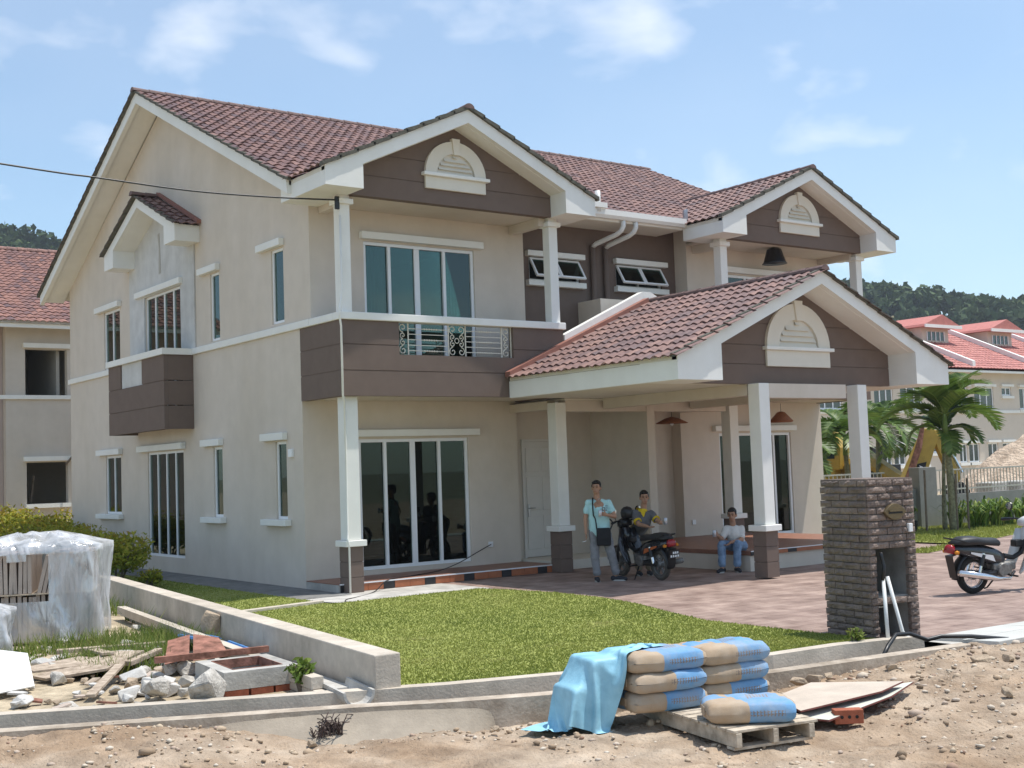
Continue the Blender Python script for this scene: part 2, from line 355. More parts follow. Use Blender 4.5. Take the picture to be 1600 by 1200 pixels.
def balcony(mir):
    o = part('balcony', MB().box(.02, 4.68, YB + .03, -.02, 3.21, 3.36), 'beige', house, mir)
    for a, b, hs in ((3.196, 3.613, None), (3.628, 4.05, 1), (4.065, 4.463, 2)):
        m = MB()
        if hs is None: m.box(-.012, 4.7, YB, YB + .14, a, b)
        elif hs == 1: m.prism([(-.012, a), (4.7, a), (4.7, b), (3.53, b), (3.53, 3.905), (1.11, 3.905), (1.11, b), (-.012, b)], 'y', YB, YB + .14)
        else: m.box(-.012, 1.11, YB, YB + .14, a, b); part('parapet_board', MB().box(3.53, 4.7, YB, YB + .14, a, b), 'brown', o, mir)
        part('parapet_board', m, 'brown', o, mir, weld=True)
        part('parapet_board', MB().box(-.012, .12, YB + .142, .0, a, b), 'brown', o, mir); part('parapet_board', MB().box(4.58, 4.7, YB + .142, -.05, a, b), 'brown', o, mir)
    core = MB(); core.box(.015, 4.685, YB + .015, YB + .12, 3.25, 3.9); core.box(.015, 1.1, YB + .015, YB + .12, 3.9, 4.45); core.box(3.54, 4.685, YB + .015, YB + .12, 3.9, 4.45); core.box(-.004, .1, YB + .02, -.01, 3.25, 4.45); core.box(4.6, 4.685, YB + .12, -.06, 3.25, 4.45)
    part('parapet_core', core, 'brown', o, mir)
    part('handrail', MB().box(-.05, 4.74, YB - .05, YB + .19, 4.464, ZS), 'white', o, mir, bevel=.012)
    part('handrail', MB().box(-.05, .15, YB + .192, YU - .002, 4.464, ZS - .002), 'white', o, mir, bevel=.012)
    # wrought iron infill: scroll posts and twisted bars
    y = YB + .07
    for x0, x1 in ((1.12, 1.33), (2.16, 2.52), (3.31, 3.52)):
        r = MB()
        for x in (x0, x1): r.box(x - .009, x + .009, y - .009, y + .009, 3.906, 4.463)
        def scroll(cx, cz, R, s0, dirn):
            pts = []
            for k in range(22):
                a = s0 + dirn * k * .36; q = R * (1 - k / 26); pts.append((cx + q * math.cos(a), y, cz + q * math.sin(a)))
            r.tube(pts, .009, 4)
        cxs = [(x0 + x1) / 2] if x1 - x0 < .3 else [x0 + .09, x1 - .09]
        for cx in cxs:
            dr = 1 if cx < (x0 + x1) / 2 + .01 else -1
            for k, cz in enumerate((3.99, 4.125, 4.245, 4.38)): scroll(cx, cz, .078 if k in (0, 3) else .058, math.pi / 2 if k < 2 else -math.pi / 2, dr if k < 2 else -dr)
        if len(cxs) == 2: r.tube([((x0 + x1) / 2 + .045 * math.cos(a * .5236), y, 4.185 + .045 * math.sin(a * .5236)) for a in range(13)], .008, 4)
        part('scroll_panel', r, 'iron', o, mir)
    for x0, x1 in ((1.33, 2.16), (2.52, 3.31)):
        for k in range(5):
            z = 3.985 + .095 * k; m = MB().box(x0, x1, y - .006, y + .006, z - .006, z + .006); part('rail_bar', m, 'iron', o, mir)
            if k % 2 == 0:
                xc = x0 + (x1 - x0) * .56; tw = MB()
                for q in range(6): tw.lathe([(.006, -.024), (.017, 0), (.006, .024)], 6, Matrix.Translation((xc - .13 + .05 * q, y, z)) @ Matrix.Rotation(math.pi / 2, 4, 'Y'))
                part('twist', tw, 'iron', o, mir)
    return o
def half(mir):
    # ---- side wall with its window openings, gable triangle, front walls
    w = MB(); holes = [q[:4] for q in SIDE_WIN]
    holes_wall(w, 'x', 0, 0, L_, -.1, 3.3, [h for h in holes if h[2] < 3], .14)
    holes_wall(w, 'x', 0, YU, L_, 3.3, 6.5, [h for h in holes if h[2] > 3], .14)
    w.add([(0, YU, 6.5), (0, L_, 6.5), (0, L_, zmain(L_) - .16), (0, 6.33, 10.08), (0, YU, zmain(YU) - .16)], [(4, 3, 2, 1, 0)])
    part('side_wall', w, 'beige', house, mir)
    f = MB(); holes_wall(f, 'y', 0, 0, 4.635, -.1, 3.3, [(1.10, 3.47, .18, 2.52)], .16); part('lower_front_wall', f, 'beige', house, mir)
    f = MB(); holes_wall(f, 'y', YU, 0, 4.64, 3.3, 7.0, [(1.07, 3.46, 3.36, 6.04)], .16); f.add([(4.64, YU, 3.3), (4.64, -.04, 3.3), (4.64, -.04, 7), (4.64, YU, 7)], [(0, 1, 2, 3)]); f.add([(0, YU, 3.3), (4.64, YU, 3.3), (4.64, 0, 3.3), (0, 0, 3.3)], [(0, 1, 2, 3)])
    part('upper_front_wall', f, 'beige', house, mir)
    f = MB(); f.add([(4.635, 0, -.1), (4.635, .286, -.1), (4.635, .286, 3.3), (4.635, 0, 3.3)], [(0, 1, 2, 3)]); holes_wall(f, 'y', .286, 4.635, XM - .1, -.1, 3.3, [(4.98, 5.88, .12, 2.43)] if mir is None else [], .1)
    part('entrance_wall', f, 'beige', house, mir)
    f = MB(); holes_wall(f, 'y', -.04, 4.64, XM, 3.3, 7.0, [(5.05, 6.36, 5.64, 6.11)], .15); part('middle_wall', f, 'brown', house, mir)
    part('party_wall', MB().box(XM - .1, XM + .0, -1.46, .286, -.1, 3.2), 'beige', house, mir)
    # ---- rooms behind the glass
    r = MB(); r.box(.16, XM - .02, .5, 12.9, .05, .10); r.box(.16, XM - .02, .2, 12.9, 3.22, 3.29); r.box(.16, XM - .02, .2, 12.9, 6.45, 6.5); r.box(.16, 4.4, -.2, .2, 6.45, 6.5); r.box(.16, XM - .02, 12.9, 13.07, -.1, 6.5); r.box(.16, 5.2, 4.55, 4.65, .1, 6.45); r.box(4.4, 4.5, .45, 4.5, .1, 6.45); r.box(XM - .1, XM - .02, .5, 12.9, .1, 6.45)
    part('interior', r, 'room', house, mir)
    for x in (1.25, 3.05): part('curtain', MB().add([(x + .035 * k, .12 + YU + .1 + .03 * (k % 2), z) for z in (3.4, 6.0) for k in range(9)], [(k, k + 1, k + 10, k + 9) for k in range(8)]), 'curtain', house, mir)
    # ---- windows, lintels, sills
    for (y0, y1, z0, z1, n) in SIDE_WIN:
        window_x(house, y0, y1, z0, z1, n, 0, mir, 'glass_up' if z0 > 3 else 'glass_low')
        d = .50 if n != 1 else .46
        part('lintel', MB().box(-.11, 0.0, y0 - (.12 if n > 1 else .05), y1 + .44, z1 + .02, z1 + .155), 'white', house, mir, bevel=.01)
        if .5 < z0 < 3: part('sill', MB().box(-.13, 0.0, y0 - .14, y1 + .44, z0 - .115, z0 - .003), 'white', house, mir, bevel=.01)
    part('meter_box', MB().box(-.05, 0, .36, .5, 2.24, 2.38), 'frame', house, mir, bevel=.006)
    window_y(house, 1.10, 3.47, .18, 2.52, [1.66, 2.245, 2.83], 0, mir, 'glass_low'); part('lintel', MB().box(1.0, 3.68, -.12, 0, 2.56, 2.685), 'white', house, mir, bevel=.01)
    window_y(house, 1.07, 3.46, 3.36, 6.04, [1.614, 2.2, 2.80], YU, mir, 'glass_up'); part('lintel', MB().box(.98, 3.62, YU - .12, YU, 6.07, 6.2), 'white', house, mir, bevel=.01)
    # ---- string course and oriel balcony on the side wall
    for a, b in ((YU, 4.80), (8.27, L_ + .05)): part('string_course', MB().box(-.055, 0, a, b, 4.464, ZS), 'white', house, mir, bevel=.01)
    ob = part('oriel_balcony', MB().box(-.58, -.002, 4.9, 8.2, 3.0, 3.12), 'brown', house, mir)
    for a, b in ((2.945, 3.42), (3.435, 3.93), (3.945, 4.463)):
        m = MB()
        if b > 4: m.box(-.63, -.55, 4.85, 6.12, a, b); part('parapet_board', MB().box(-.63, -.55, 7.43, 8.22, a, b), 'brown', ob, mir)
        else: m.box(-.63, -.55, 4.85, 8.22, a, b)
        part('parapet_board', m, 'brown', ob, mir); part('parapet_board', MB().box(-.548, -.001, 4.85, 4.93, a, b), 'brown', ob, mir); part('parapet_board', MB().box(-.548, -.001, 8.14, 8.22, a, b), 'brown', ob, mir)
    c = MB(); c.box(-.615, -.56, 4.87, 8.2, 2.96, 3.94); c.box(-.615, -.56, 4.87, 6.1, 3.94, 4.45); c.box(-.615, -.56, 7.45, 8.2, 3.94, 4.45); part('parapet_core', c, 'brown', ob, mir)
    part('infill_panel', MB().box(-.60, -.57, 6.1, 7.45, 3.93, 4.46), 'plaster', ob, mir)
    m = MB(); m.box(-.68, -.50, 4.80, 8.27, 4.464, ZS); m.box(-.50, 0, 4.80, 4.98, 4.464, ZS); m.box(-.50, 0, 8.09, 8.27, 4.464, ZS); part('handrail', m, 'white', ob, mir, weld=True)
    pt = MB(); holes_wall(pt, 'x', -.03, 4.67, 8.5, 4.6, 6.9, [(5.42, 7.56, 4.6, 6.0)], .03); pt.add([(-.03, 4.67, 6.9), (-.03, 8.5, 6.9), (-.03, 8.5, 7.02), (-.03, 6.56, 7.9), (-.03, 4.67, 7.02)], [(4, 3, 2, 1, 0)]); pt.box(-.03, -.001, 4.665, 4.67, 4.6, 7.0); part('plaster_patch', pt, 'plaster', house, mir)
    part('plaster_crack', MB().prism([(6.50, 6.42), (6.62, 6.40), (6.60, 7.0), (6.66, 7.28), (6.56, 7.30), (6.53, 6.95)], 'x', -.038, -.03), 'room', house, mir)
    # ---- small gable hood over the oriel
    y0, y1, yc, zb, zo, sl = 4.40, 8.72, 6.56, 6.74, 7.09, .44; za = zo + sl * (yc - y0); dp = .22; wbk = .6; xf = -.53
    g = MB(); g.prism([(y0, zo), (yc, za), (yc, za - dp), (y0 + wbk, zo + sl * wbk - dp), (y0 + wbk, zb), (y0, zb)], 'x', xf, xf + .1); g.prism([(y1, zo), (y1, zb), (y1 - wbk, zb), (y1 - wbk, zo + sl * wbk - dp), (yc, za - dp), (yc, za)], 'x', xf, xf + .1)
    go = part('gable_hood', g, 'white', house, mir)
    for a, b in ((y0, y0 + wbk), (y1 - wbk, y1)):
        hi, lo = (zo + sl * wbk - dp + .03, zo - .01) if a == y0 else (zo - .01, zo + sl * wbk - dp + .03)
        part('boxed_end', MB().prism([(a + .001, zb + .001), (b - .001, zb + .001), (b - .001, hi), (a + .001, lo)], 'x', xf + .1, -.001), 'white', go, mir)
    for s_ in (0, 1):
        e = y0 + wbk if s_ == 0 else y1 - wbk; k = zo + sl * wbk - dp
        part('soffit', MB().prism([(e, k - .006), (yc, za - dp - .006), (yc, za - dp + .06), (e, k + .06)], 'x', xf + .1, -.001), 'white', go, mir)
    ln = math.hypot(yc - y0 + .08, (yc - y0 + .08) * sl); tf = MB(); n_ = Vector((0, -sl, 1)).normalized()
    tile_field(tf, (-.02, y0 - .08, zo - .03), (-1, 0, 0), Vector((0, 1, sl)).normalized(), n_, .6, ln); part('roof_tiles', tf, 'clay_field', go, mir)['kind'] = 'stuff'
    tf = MB(); tile_field(tf, (-.62, y1 + .08, zo - .03), (1, 0, 0), Vector((0, -1, sl)).normalized(), Vector((0, sl, 1)).normalized(), .6, ln); part('roof_tiles', tf, 'clay_field', go, mir)['kind'] = 'stuff'
    rk = MB(); rake_tiles(rk, (xf - .03, y1 + .06, zo + .0), (xf - .03, yc, za + .03), n=7, out=(1, 0, 0), wid=.05, th=.05); rake_tiles(rk, (xf - .03, y0 - .06, zo + .0), (xf - .03, yc, za + .03), n=7, out=(1, 0, 0), wid=.05, th=.03); part('verge', rk, 'rake', go, mir)
    part('flashing', MB().prism([(y0 - .1, zo + .02), (yc, za + .1), (yc, za + .16), (y0 - .1, zo + .1)], 'x', -.09, -.002), 'flash', go, mir)
    rc = MB(); ridge_caps(rc, (xf - .13, yc, za + .08), (0, yc, za + .08), .1, 2); part('ridge_cap', rc, 'clay_cap', go, mir)
    # ---- columns
    column(house, .10, -1.34, .25, -.05, 3.197, mir); column(house, 4.47 if mir is None else 4.37, -1.45, .25, -.05, 3.1, mir)
    column(house, .03, -1.45, .2, ZS, 6.57, mir, False); column(house, 4.47, -1.45, .2, ZS, 6.57, mir, False)
    # ---- front gable of this half
    gable_front(house, -.517, 5.15, .703, G_Y, -1.565, 6.562, 6.885, .46, mir, [6.915, 7.29], (6.82, 1.0), 'front_gable', YU - .002, -.86)
    part('porch_ceiling', MB().box(.0, 4.64, -1.36, YU - .003, 6.58, 6.62), 'beige', house, mir)
    part('tie_beam', MB().box(.19, .33, -1.36, YU - .003, 6.45, 6.578), 'beige', house, mir); part('tie_beam', MB().box(4.3, 4.46, -1.36, YU - .003, 6.42, 6.578), 'beige', house, mir)
    # ---- bathroom window: two top-hung sashes pushed open
    part('lintel', MB().box(4.95, 6.43, -.16, -.04, 6.115, 6.225), 'white', house, mir, bevel=.008); part('sill', MB().box(4.95, 6.43, -.17, -.04, 5.52, 5.635), 'white', house, mir, bevel=.008)
    fr = MB()
    for a, b, c, d in ((5.05, 6.36, 5.64, 5.68), (5.05, 6.36, 6.07, 6.11), (5.05, 5.09, 5.68, 6.07), (6.32, 6.36, 5.68, 6.07), (5.685, 5.725, 5.68, 6.07)): fr.box(a, b, 0, .05, c, d)
    bw = part('bathroom_window', fr, 'frame', house, mir); part('room_shade_sheet', MB().box(5.05, 6.36, .11, .115, 5.64, 6.11), 'dark', bw, mir)  # thin black sheet paints the darkness of the unlit bathroom behind the sashes
    for x0, x1 in ((5.07, 5.70), (5.71, 6.34)):
        Mx = Matrix.Translation((0, -.03, 6.09)) @ Matrix.Rotation(math.radians(-31), 4, 'X'); s_ = MB()
        for a, b, c, d in ((x0, x1, -.46, -.42), (x0, x1, -.04, 0), (x0, x0 + .04, -.42, -.04), (x1 - .04, x1, -.42, -.04)): s_.box(a, b, -.02, .02, c, d, Mx)
        so = part('sash', s_, 'frame', bw, mir); part('pane', MB().box(x0 + .03, x1 - .03, -.004, .004, -.43, -.03, Mx), 'glass_low', bw, mir)
    # ---- entrance door
    if mir is not None: return
    dm = MB().box(4.98, 5.88, .32, .36, .13, 2.42); do = part('door', dm, 'door', house, mir)
    for a, b in ((5.06, 5.40), (5.46, 5.80)):
        for c, d in ((.28, .95), (1.05, 1.72), (1.82, 2.3)): part('door_panel', MB().box(a, b, .305, .322, c, d), 'door', do, mir, bevel=.012)
    part('door_frame', MB().box(4.93, 4.978, .25, .34, .12, 2.47).box(5.882, 5.93, .25, .34, .12, 2.47).box(4.978, 5.882, .25, .34, 2.422, 2.47), 'door', do, mir)
    part('door_handle', MB().box(5.07, 5.11, .285, .306, .93, 1.18).tube([(5.09, .30, 1.1), (5.09, .25, 1.1), (5.22, .25, 1.1)], .011, 6), 'steel', do, mir)
for mir in (None, XM): half(mir); balcony(mir)
# ---- wall end to the sides of the shared middle, gutter, downpipes
part('fascia', MB().box(5.152, 2 * XM - 5.152, -.86, -.82, 6.80, 6.98), 'white', house); part('eaves_soffit', MB().box(5.152, 2 * XM - 5.152, -.82, -.041, 6.80, 6.83), 'soffit', house)
gp = [(-.84, 6.84), (-.96, 6.84), (-1.0, 6.90), (-1.0, 7.01), (-.985, 7.01), (-.985, 6.91), (-.95, 6.86), (-.865, 6.86)]
part('gutter', MB().prism(gp, 'x', 5.16, 2 * XM - 5.16), 'white', house)
for x0, x1 in ((6.84, 6.67), (7.18, 7.02)):
    part('pipe_elbow', MB().tube([(x0, -.9, 6.84), (x0, -.9, 6.72), (x0 - .02, -.86, 6.64), (x0 - .05, -.75, 6.58), (x1 + .03, -.2, 6.47), (x1, -.12, 6.42)], .05, 10), 'pvc', house, smooth=True)
    part('downpipe', MB().tube([(x1, -.11, 6.45), (x1, -.11, 3.2)], .055, 10), 'brown', house, smooth=True)
part('vent_pipe', MB().tube([(6.12, -.98, 6.95), (6.12, -.98, 7.36)], .055, 10), 'pvc', house, smooth=True)
part('gutter_outlet', MB().box(5.9, 6.3, -1.06, -.9, 7.02, 7.12), 'white', house)
# ---- roofs
V_f = Vector((0, 1, SL)).normalized(); N_f = Vector((0, -SL, 1)).normalized(); eL = math.hypot(6.33 + .80, (6.33 + .80) * SL)
mr = part('main_roof', MB().prism([(-.80, zmain(-.80) - .02), (6.33, 10.28), (13.6, zmain(13.6) - .02), (13.6, zmain(13.6) - .10), (6.33, 10.18), (-.80, zmain(-.80) - .10)], 'x', -.55, 2 * XM + .55), 'soffit', house)
def keep_main(c):
    for m in (0, 1):
        x = c.x if m == 0 else 2 * XM - c.x
        if -.45 < x < 5.08 and c.z < 6.885 + .46 * min(x + .517, 5.15 - x) - .35: return False
    return True
tf = MB(); tile_field(tf, (-.64, -.82, zmain(-.82) - .0), (1, 0, 0), V_f, N_f, 2 * XM + 1.28, eL + .02, keep_main); part('roof_tiles', tf, 'clay_field', mr)['kind'] = 'stuff'
tf = MB(); tile_field(tf, (2 * XM + .62, 13.62, zmain(13.62)), (-1, 0, 0), Vector((0, -1, SL)).normalized(), Vector((0, SL, 1)).normalized(), 2 * XM + 1.28, eL, lambda c: c.x < 1 or c.x > 12); part('roof_tiles', tf, 'clay_field', mr)['kind'] = 'stuff'
rc = MB(); ridge_caps(rc, (-.68, 6.33, 10.345), (2 * XM + .68, 6.33, 10.345), .10); part('ridge_capping', rc, 'clay_cap', mr)
for m in (None, XM):
    b = MB()
    b.prism([(-.80, zmain(-.80) - .0), (6.33, 10.3), (6.33, 10.05), (-.80, zmain(-.80) - .25)], 'x', -.6, -.5); b.prism([(13.6, zmain(13.6)), (13.6, zmain(13.6) - .25), (6.33, 10.05), (6.33, 10.3)], 'x', -.6, -.5)
    part('barge_board', b, 'white', mr, m)
    s_ = MB(); s_.prism([(-.80, zmain(-.80) - .12), (6.33, 10.17), (6.33, 10.12), (-.80, zmain(-.80) - .17)], 'x', -.5, .0); s_.prism([(13.6, zmain(13.6) - .17), (6.33, 10.12), (6.33, 10.17), (13.6, zmain(13.6) - .12)], 'x', -.5, .0)
    part('rake_soffit', s_, 'white', mr, m)
    rk = MB(); rake_tiles(rk, (-.60, 13.68, zmain(13.68) - .0), (-.60, 6.33, 10.30), n=23, out=(1, 0, 0), wid=.06, th=.085); rake_tiles(rk, (-.60, -.86, zmain(-.86)), (-.60, 6.33, 10.30), n=22, out=(1, 0, 0), wid=.05, th=.04); part('verge', rk, 'rake', mr, m)
    # front gable roof slopes
    x0, x1, sl, zo = -.517, 5.15, .46, 6.885; xc = (x0 + x1) / 2; za = zo + sl * (xc - x0)
    gr = part('gable_roof', MB().prism([(x0, zo - .02), (xc, za - .02), (x1, zo - .02), (x1, zo - .08), (xc, za - .10), (x0, zo - .08)], 'y', G_Y + .02, -.85), 'soffit', house, m)
    ln = math.hypot(xc - x0 + .06, (xc - x0 + .06) * sl)
    keep = lambda c: c.z > zmain(c.y) - .1
    tf = MB(); tile_field(tf, (x0 - .06, 2.4, zo - .02), (0, -1, 0), Vector((1, 0, sl)).normalized(), Vector((-sl, 0, 1)).normalized(), 4.4, ln, keep); o_ = part('roof_tiles', tf, 'clay_field', gr, m); o_['kind'] = 'stuff'
    tf = MB(); tile_field(tf, (x1 + .06, G_Y - .02, zo - .02), (0, 1, 0), Vector((-1, 0, sl)).normalized(), Vector((sl, 0, 1)).normalized(), 4.4, ln, keep); part('roof_tiles', tf, 'clay_field', gr, m)['kind'] = 'stuff'
    rk = MB(); rake_tiles(rk, (x0 - .06, G_Y, zo - .02), (xc, G_Y, za + .02), n=9, wid=.05, th=.06); rake_tiles(rk, (x1 + .06, G_Y, zo - .02), (xc, G_Y, za + .02), n=9, wid=.05, th=.06); part('verge', rk, 'rake', gr, m)
    rc = MB(); ridge_caps(rc, (xc, G_Y - .06, za + .05), (xc, 2.0, za + .05), .10); part('ridge_capping', rc, 'clay_cap', gr, m)
part('valley_flashing', MB().prism([(8.50, 7.0), (8.60, 7.0), (8.60, 7.24), (8.50, 7.20)], 'y', -.98, -.93), 'steel', house)
# ---- carport shared by both halves
HC = 3.462; YC = -5.853; x0, x1 = XM - HC, XM + HC; sl = .441; zo = 3.558; za = zo + sl * HC
cp = gable_front(house, x0, x1, .967, YC, -5.255, 3.172, zo, sl, None, [3.503, 3.83, 4.2], (3.475, 1.27), 'carport_gable', -5.0, -5.0)
cr = part('carport_roof', MB().prism([(x0, zo - .02), (XM, za - .02), (x1, zo - .02), (x1, zo - .08), (XM, za - .12), (x0, zo - .08)], 'y', YC + .02, -1.52), 'soffit', house)
for a, b in ((x0, x0 + .12), (x1 - .12, x1)): part('eaves_fascia', MB().box(a, b, YC + .122, -1.5, 3.172, zo - .085), 'white', cr)
part('carport_ceiling', MB().box(x0 + .122, x1 - .122, -5.05, -1.5, 3.176, 3.2), 'soffit', cr); part('porch_ceiling', MB().box(4.66, 2 * XM - 4.66, -1.5, .285, 3.14, 3.17), 'soffit', cr)
for a in ((4.72, 2 * XM - 4.72, -1.44, -1.22, 2.93, 3.138), (5.86, 2 * XM - 5.86, -5.45, -5.2, 2.93, 3.17), (5.6, 5.8, -5.2, -1.5, 2.98, 3.175), (2 * XM - 5.8, 2 * XM - 5.6, -5.2, -1.5, 2.98, 3.175), (4.48, 4.66, -1.2, 0, 2.98, 3.138), (2 * XM - 4.66, 2 * XM - 4.48, -1.2, 0, 2.98, 3.138)): part('beam', MB().box(*a), 'beige', cr)
column(house, 5.58, -5.48, .25, -.03, 3.171, None); column(house, 8.13, -5.48, .25, -.03, 3.171, None)
tv, tfc = tile_mesh(.2, .37); tme = bpy.data.meshes.new('tile'); tme.from_pydata(tv, [], tfc); tme.materials.append(MATS['clay_tile'])
Uc, Vc = Vector((0, -1, 0)), Vector((1, 0, sl)).normalized(); Nc = Vector((-sl, 0, 1)).normalized(); R_t = Matrix((Uc, Vc, Nc)).transposed().to_4x4()
O_t = Vector((x0 - .09, -1.56, zo - .055)); nrow = 12; crs = (math.hypot(HC + .09, (HC + .09) * sl) - .02) / nrow
for j in range(nrow):
    for i in range(22):
        o = link('tile', tme, cr, True); o.matrix_basis = Matrix.Translation(O_t + Uc * (.2 * i + random.uniform(-.004, .004)) + Vc * (crs * j + random.uniform(-.01, .01)) + Nc * random.uniform(-.002, .006)) @ R_t @ Matrix.Rotation(random.uniform(-.012, .012), 4, 'Z')
tf = MB(); tile_field(tf, (x1 + .09, YC - .08, zo - .055), (0, 1, 0), Vector((-1, 0, sl)).normalized(), Vector((sl, 0, 1)).normalized(), 4.4, math.hypot(HC + .09, (HC + .09) * sl)); part('roof_tiles', tf, 'clay_field', cr)['kind'] = 'stuff'
rk = MB(); rake_tiles(rk, (x0 - .09, YC, zo - .04), (XM, YC, za + .0), n=12, wid=.05, th=.05); rake_tiles(rk, (x1 + .09, YC, zo - .04), (XM, YC, za), n=12, wid=.05, th=.05); part('verge', rk, 'rake', cr)
rc = MB(); ridge_caps(rc, (XM, YC - .1, za + .035), (XM, -1.5, za + .035), .10); part('ridge_capping', rc, 'clay_cap', cr)
for s_ in (1, -1):
    X = lambda x: XM + s_ * (x - XM)
    pl = [(X(4.72), 4.16), (X(6.75), 5.06), (X(6.75), 5.30), (X(4.72), 4.37)]
    part('upstand', MB().prism(pl if s_ == 1 else pl[::-1], 'y', -1.50, -1.34), 'white', cr)
    pl = [(X(3.30), 3.55), (X(6.75), 5.07), (X(6.75), 5.16), (X(3.30), 3.64)]
    part('flashing', MB().prism(pl if s_ == 1 else pl[::-1], 'y', -1.66, -1.505), 'flash', cr)
part('upstand', MB().box(XM - .1, XM + .1, -1.50, -1.34, 5.06, 5.30), 'white', cr); part('duct_box', MB().box(6.28, 7.42, -.75, -.042, 4.3, 5.24), 'beige', house)
# ---- porch floors, steps and apron
st = part('porch', MB().box(.0, 4.63, -1.18, -.002, -.05, .075), 'concrete', house); part('porch_floor', MB().box(0, 4.63, -1.2, -.003, .078, .092), 'floor_tile', st)
k = 0; x = .02
while x < 4.6:
    wd = .30 if k % 3 else .22; part('riser_tile', MB().box(x, min(x + wd - .006, 4.63), -1.197, -1.181, -.045, .074), 'riser_black' if k % 3 == 0 else 'riser_orange', st); x += wd; k += 1
part('nosing', MB().box(0, 4.63, -1.205, -1.19, .076, .096), 'frame', st)
part('entrance_step', MB().box(4.72, XM - .1, -.95, .285, -.06, .12), 'soffit', house)
sp = part('terrace', MB().prism([(6.5, -4.25), (10.9, -4.25), (10.9, -.003), (6.96, -.003), (6.96, -2.1), (6.5, -2.1)], 'z', -.1, .22), 'beige', house); part('porch_floor', MB().prism([(6.49, -4.27), (10.9, -4.27), (10.9, -.004), (6.955, -.004), (6.955, -2.09), (6.49, -2.09)], 'z', .223, .30), 'floor_tile', sp)
k = 0; x = 6.49
while x < 10.6:
    wd = .36 if k % 3 else .24; part('riser_tile', MB().box(x, x + wd - .006, -4.29, -4.272, .222, .298), 'riser_black' if k % 3 == 0 else 'riser_orange', sp); x += wd; k += 1
part('nosing', MB().box(6.48, 10.9, -4.30, -4.285, .29, .306), 'frame', sp)
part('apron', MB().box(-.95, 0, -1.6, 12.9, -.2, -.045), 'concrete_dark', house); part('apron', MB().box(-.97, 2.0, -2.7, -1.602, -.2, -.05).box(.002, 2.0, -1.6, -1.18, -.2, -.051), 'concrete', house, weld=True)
part('socket', MB().box(3.86, 3.96, -.03, 0, .42, .52), 'frame', house, bevel=.005); part('socket', MB().box(9.28, 9.38, -.03, 0, .55, .65), 'frame', house, bevel=.005)
part('conduit', MB().tube([(.02, -1.49, 6.2), (.02, -1.49, 4.95), (-.03, -1.53, 4.75), (-.08, -1.58, 4.62), (-.08, -1.58, 4.48), (-.02, -1.51, 4.35), (-.02, -1.51, 3.2), (.08, -1.37, 3.1), (.085, -1.365, .95), (.06, -1.40, .84), (.06, -1.42, .78), (.10, -1.375, .68), (.10, -1.375, -.04)], .018, 6), 'white', house, smooth=True)
# ------------------------------------------------------------------ ground, road, drain, lawn, drive
def numesh(name, verts, faces, mats, parent=None, tint=None, smooth=False, world=True):
    """big mesh from numpy arrays (faces all with the same corner count)"""
    verts = np.asarray(verts, np.float32); faces = np.asarray(faces, np.int32); k = faces.shape[1]
    me = bpy.data.meshes.new(name); me.vertices.add(len(verts)); me.vertices.foreach_set('co', verts.ravel()); me.loops.add(faces.size); me.loops.foreach_set('vertex_index', faces.ravel())
    me.polygons.add(len(faces)); me.polygons.foreach_set('loop_start', np.arange(0, faces.size, k, dtype=np.int32)); me.polygons.foreach_set('loop_total', np.full(len(faces), k, np.int32))
    for m in (mats if isinstance(mats, (list, tuple)) else [mats]): me.materials.append(MATS[m])
    me.update(calc_edges=True)
    if tint is not None: a = me.attributes.new('tint', 'FLOAT', 'FACE'); a.data.foreach_set('value', np.asarray(tint, np.float32))
    if smooth: me.polygons.foreach_set('use_smooth', [True] * len(faces))
    return link(name, me, parent, world)
def rampmat(name, cols, rough=.8, src='tint', trans=0, spec=.25):
    m = bpy.data.materials.new(name); m.use_nodes = True; t = m.node_tree; n = t.nodes; l = t.links; b = n['Principled BSDF']; b.inputs['Roughness'].default_value = rough; b.inputs['Specular IOR Level'].default_value = spec
    a = n.new('ShaderNodeAttribute'); a.attribute_name = src; r = n.new('ShaderNodeValToRGB'); e = r.color_ramp.elements
    e[0].position = 0; e[0].color = (*cols[0], 1); e[1].position = 1; e[1].color = (*cols[-1], 1)
    for i, c in enumerate(cols[1:-1]): q = e.new((i + 1) / (len(cols) - 1)); q.color = (*c, 1)
    l.new(a.outputs['Fac'], r.inputs[0]); l.new(r.outputs[0], b.inputs['Base Color'])
    if trans:
        tr = n.new('ShaderNodeBsdfTranslucent'); l.new(r.outputs[0], tr.inputs[0]); mx = n.new('ShaderNodeMixShader'); mx.inputs[0].default_value = trans
        l.new(b.outputs[0], mx.inputs[1]); l.new(tr.outputs[0], mx.inputs[2]); l.new(mx.outputs[0], n['Material Output'].inputs[0])
    MATS[name] = m; return m
def vnoise(x, y, seed=0):
    """cheap smooth value noise on arrays"""
    xi = np.floor(x).astype(np.int64); yi = np.floor(y).astype(np.int64); xf = x - xi; yf = y - yi
    def h(a, b): q = np.sin(a * 127.1 + b * 311.7 + seed * 74.7) * 43758.5453; return q - np.floor(q)
    u = xf * xf * (3 - 2 * xf); v = yf * yf * (3 - 2 * yf)
    return (h(xi, yi) * (1 - u) + h(xi + 1, yi) * u) * (1 - v) + (h(xi, yi + 1) * (1 - u) + h(xi + 1, yi + 1) * u) * v
def fbm(x, y, seed=0, o=4): return sum(vnoise(x * 2 ** k, y * 2 ** k, seed + k) / 2 ** k for k in range(o)) / 2
rampmat('grass', [(.155, .195, .04), (.25, .285, .06), (.33, .345, .09), (.44, .40, .17)], .8, trans=.25)
rampmat('weed', [(.07, .12, .02), (.13, .20, .035), (.22, .26, .06), (.36, .33, .15)], .8, trans=.3)
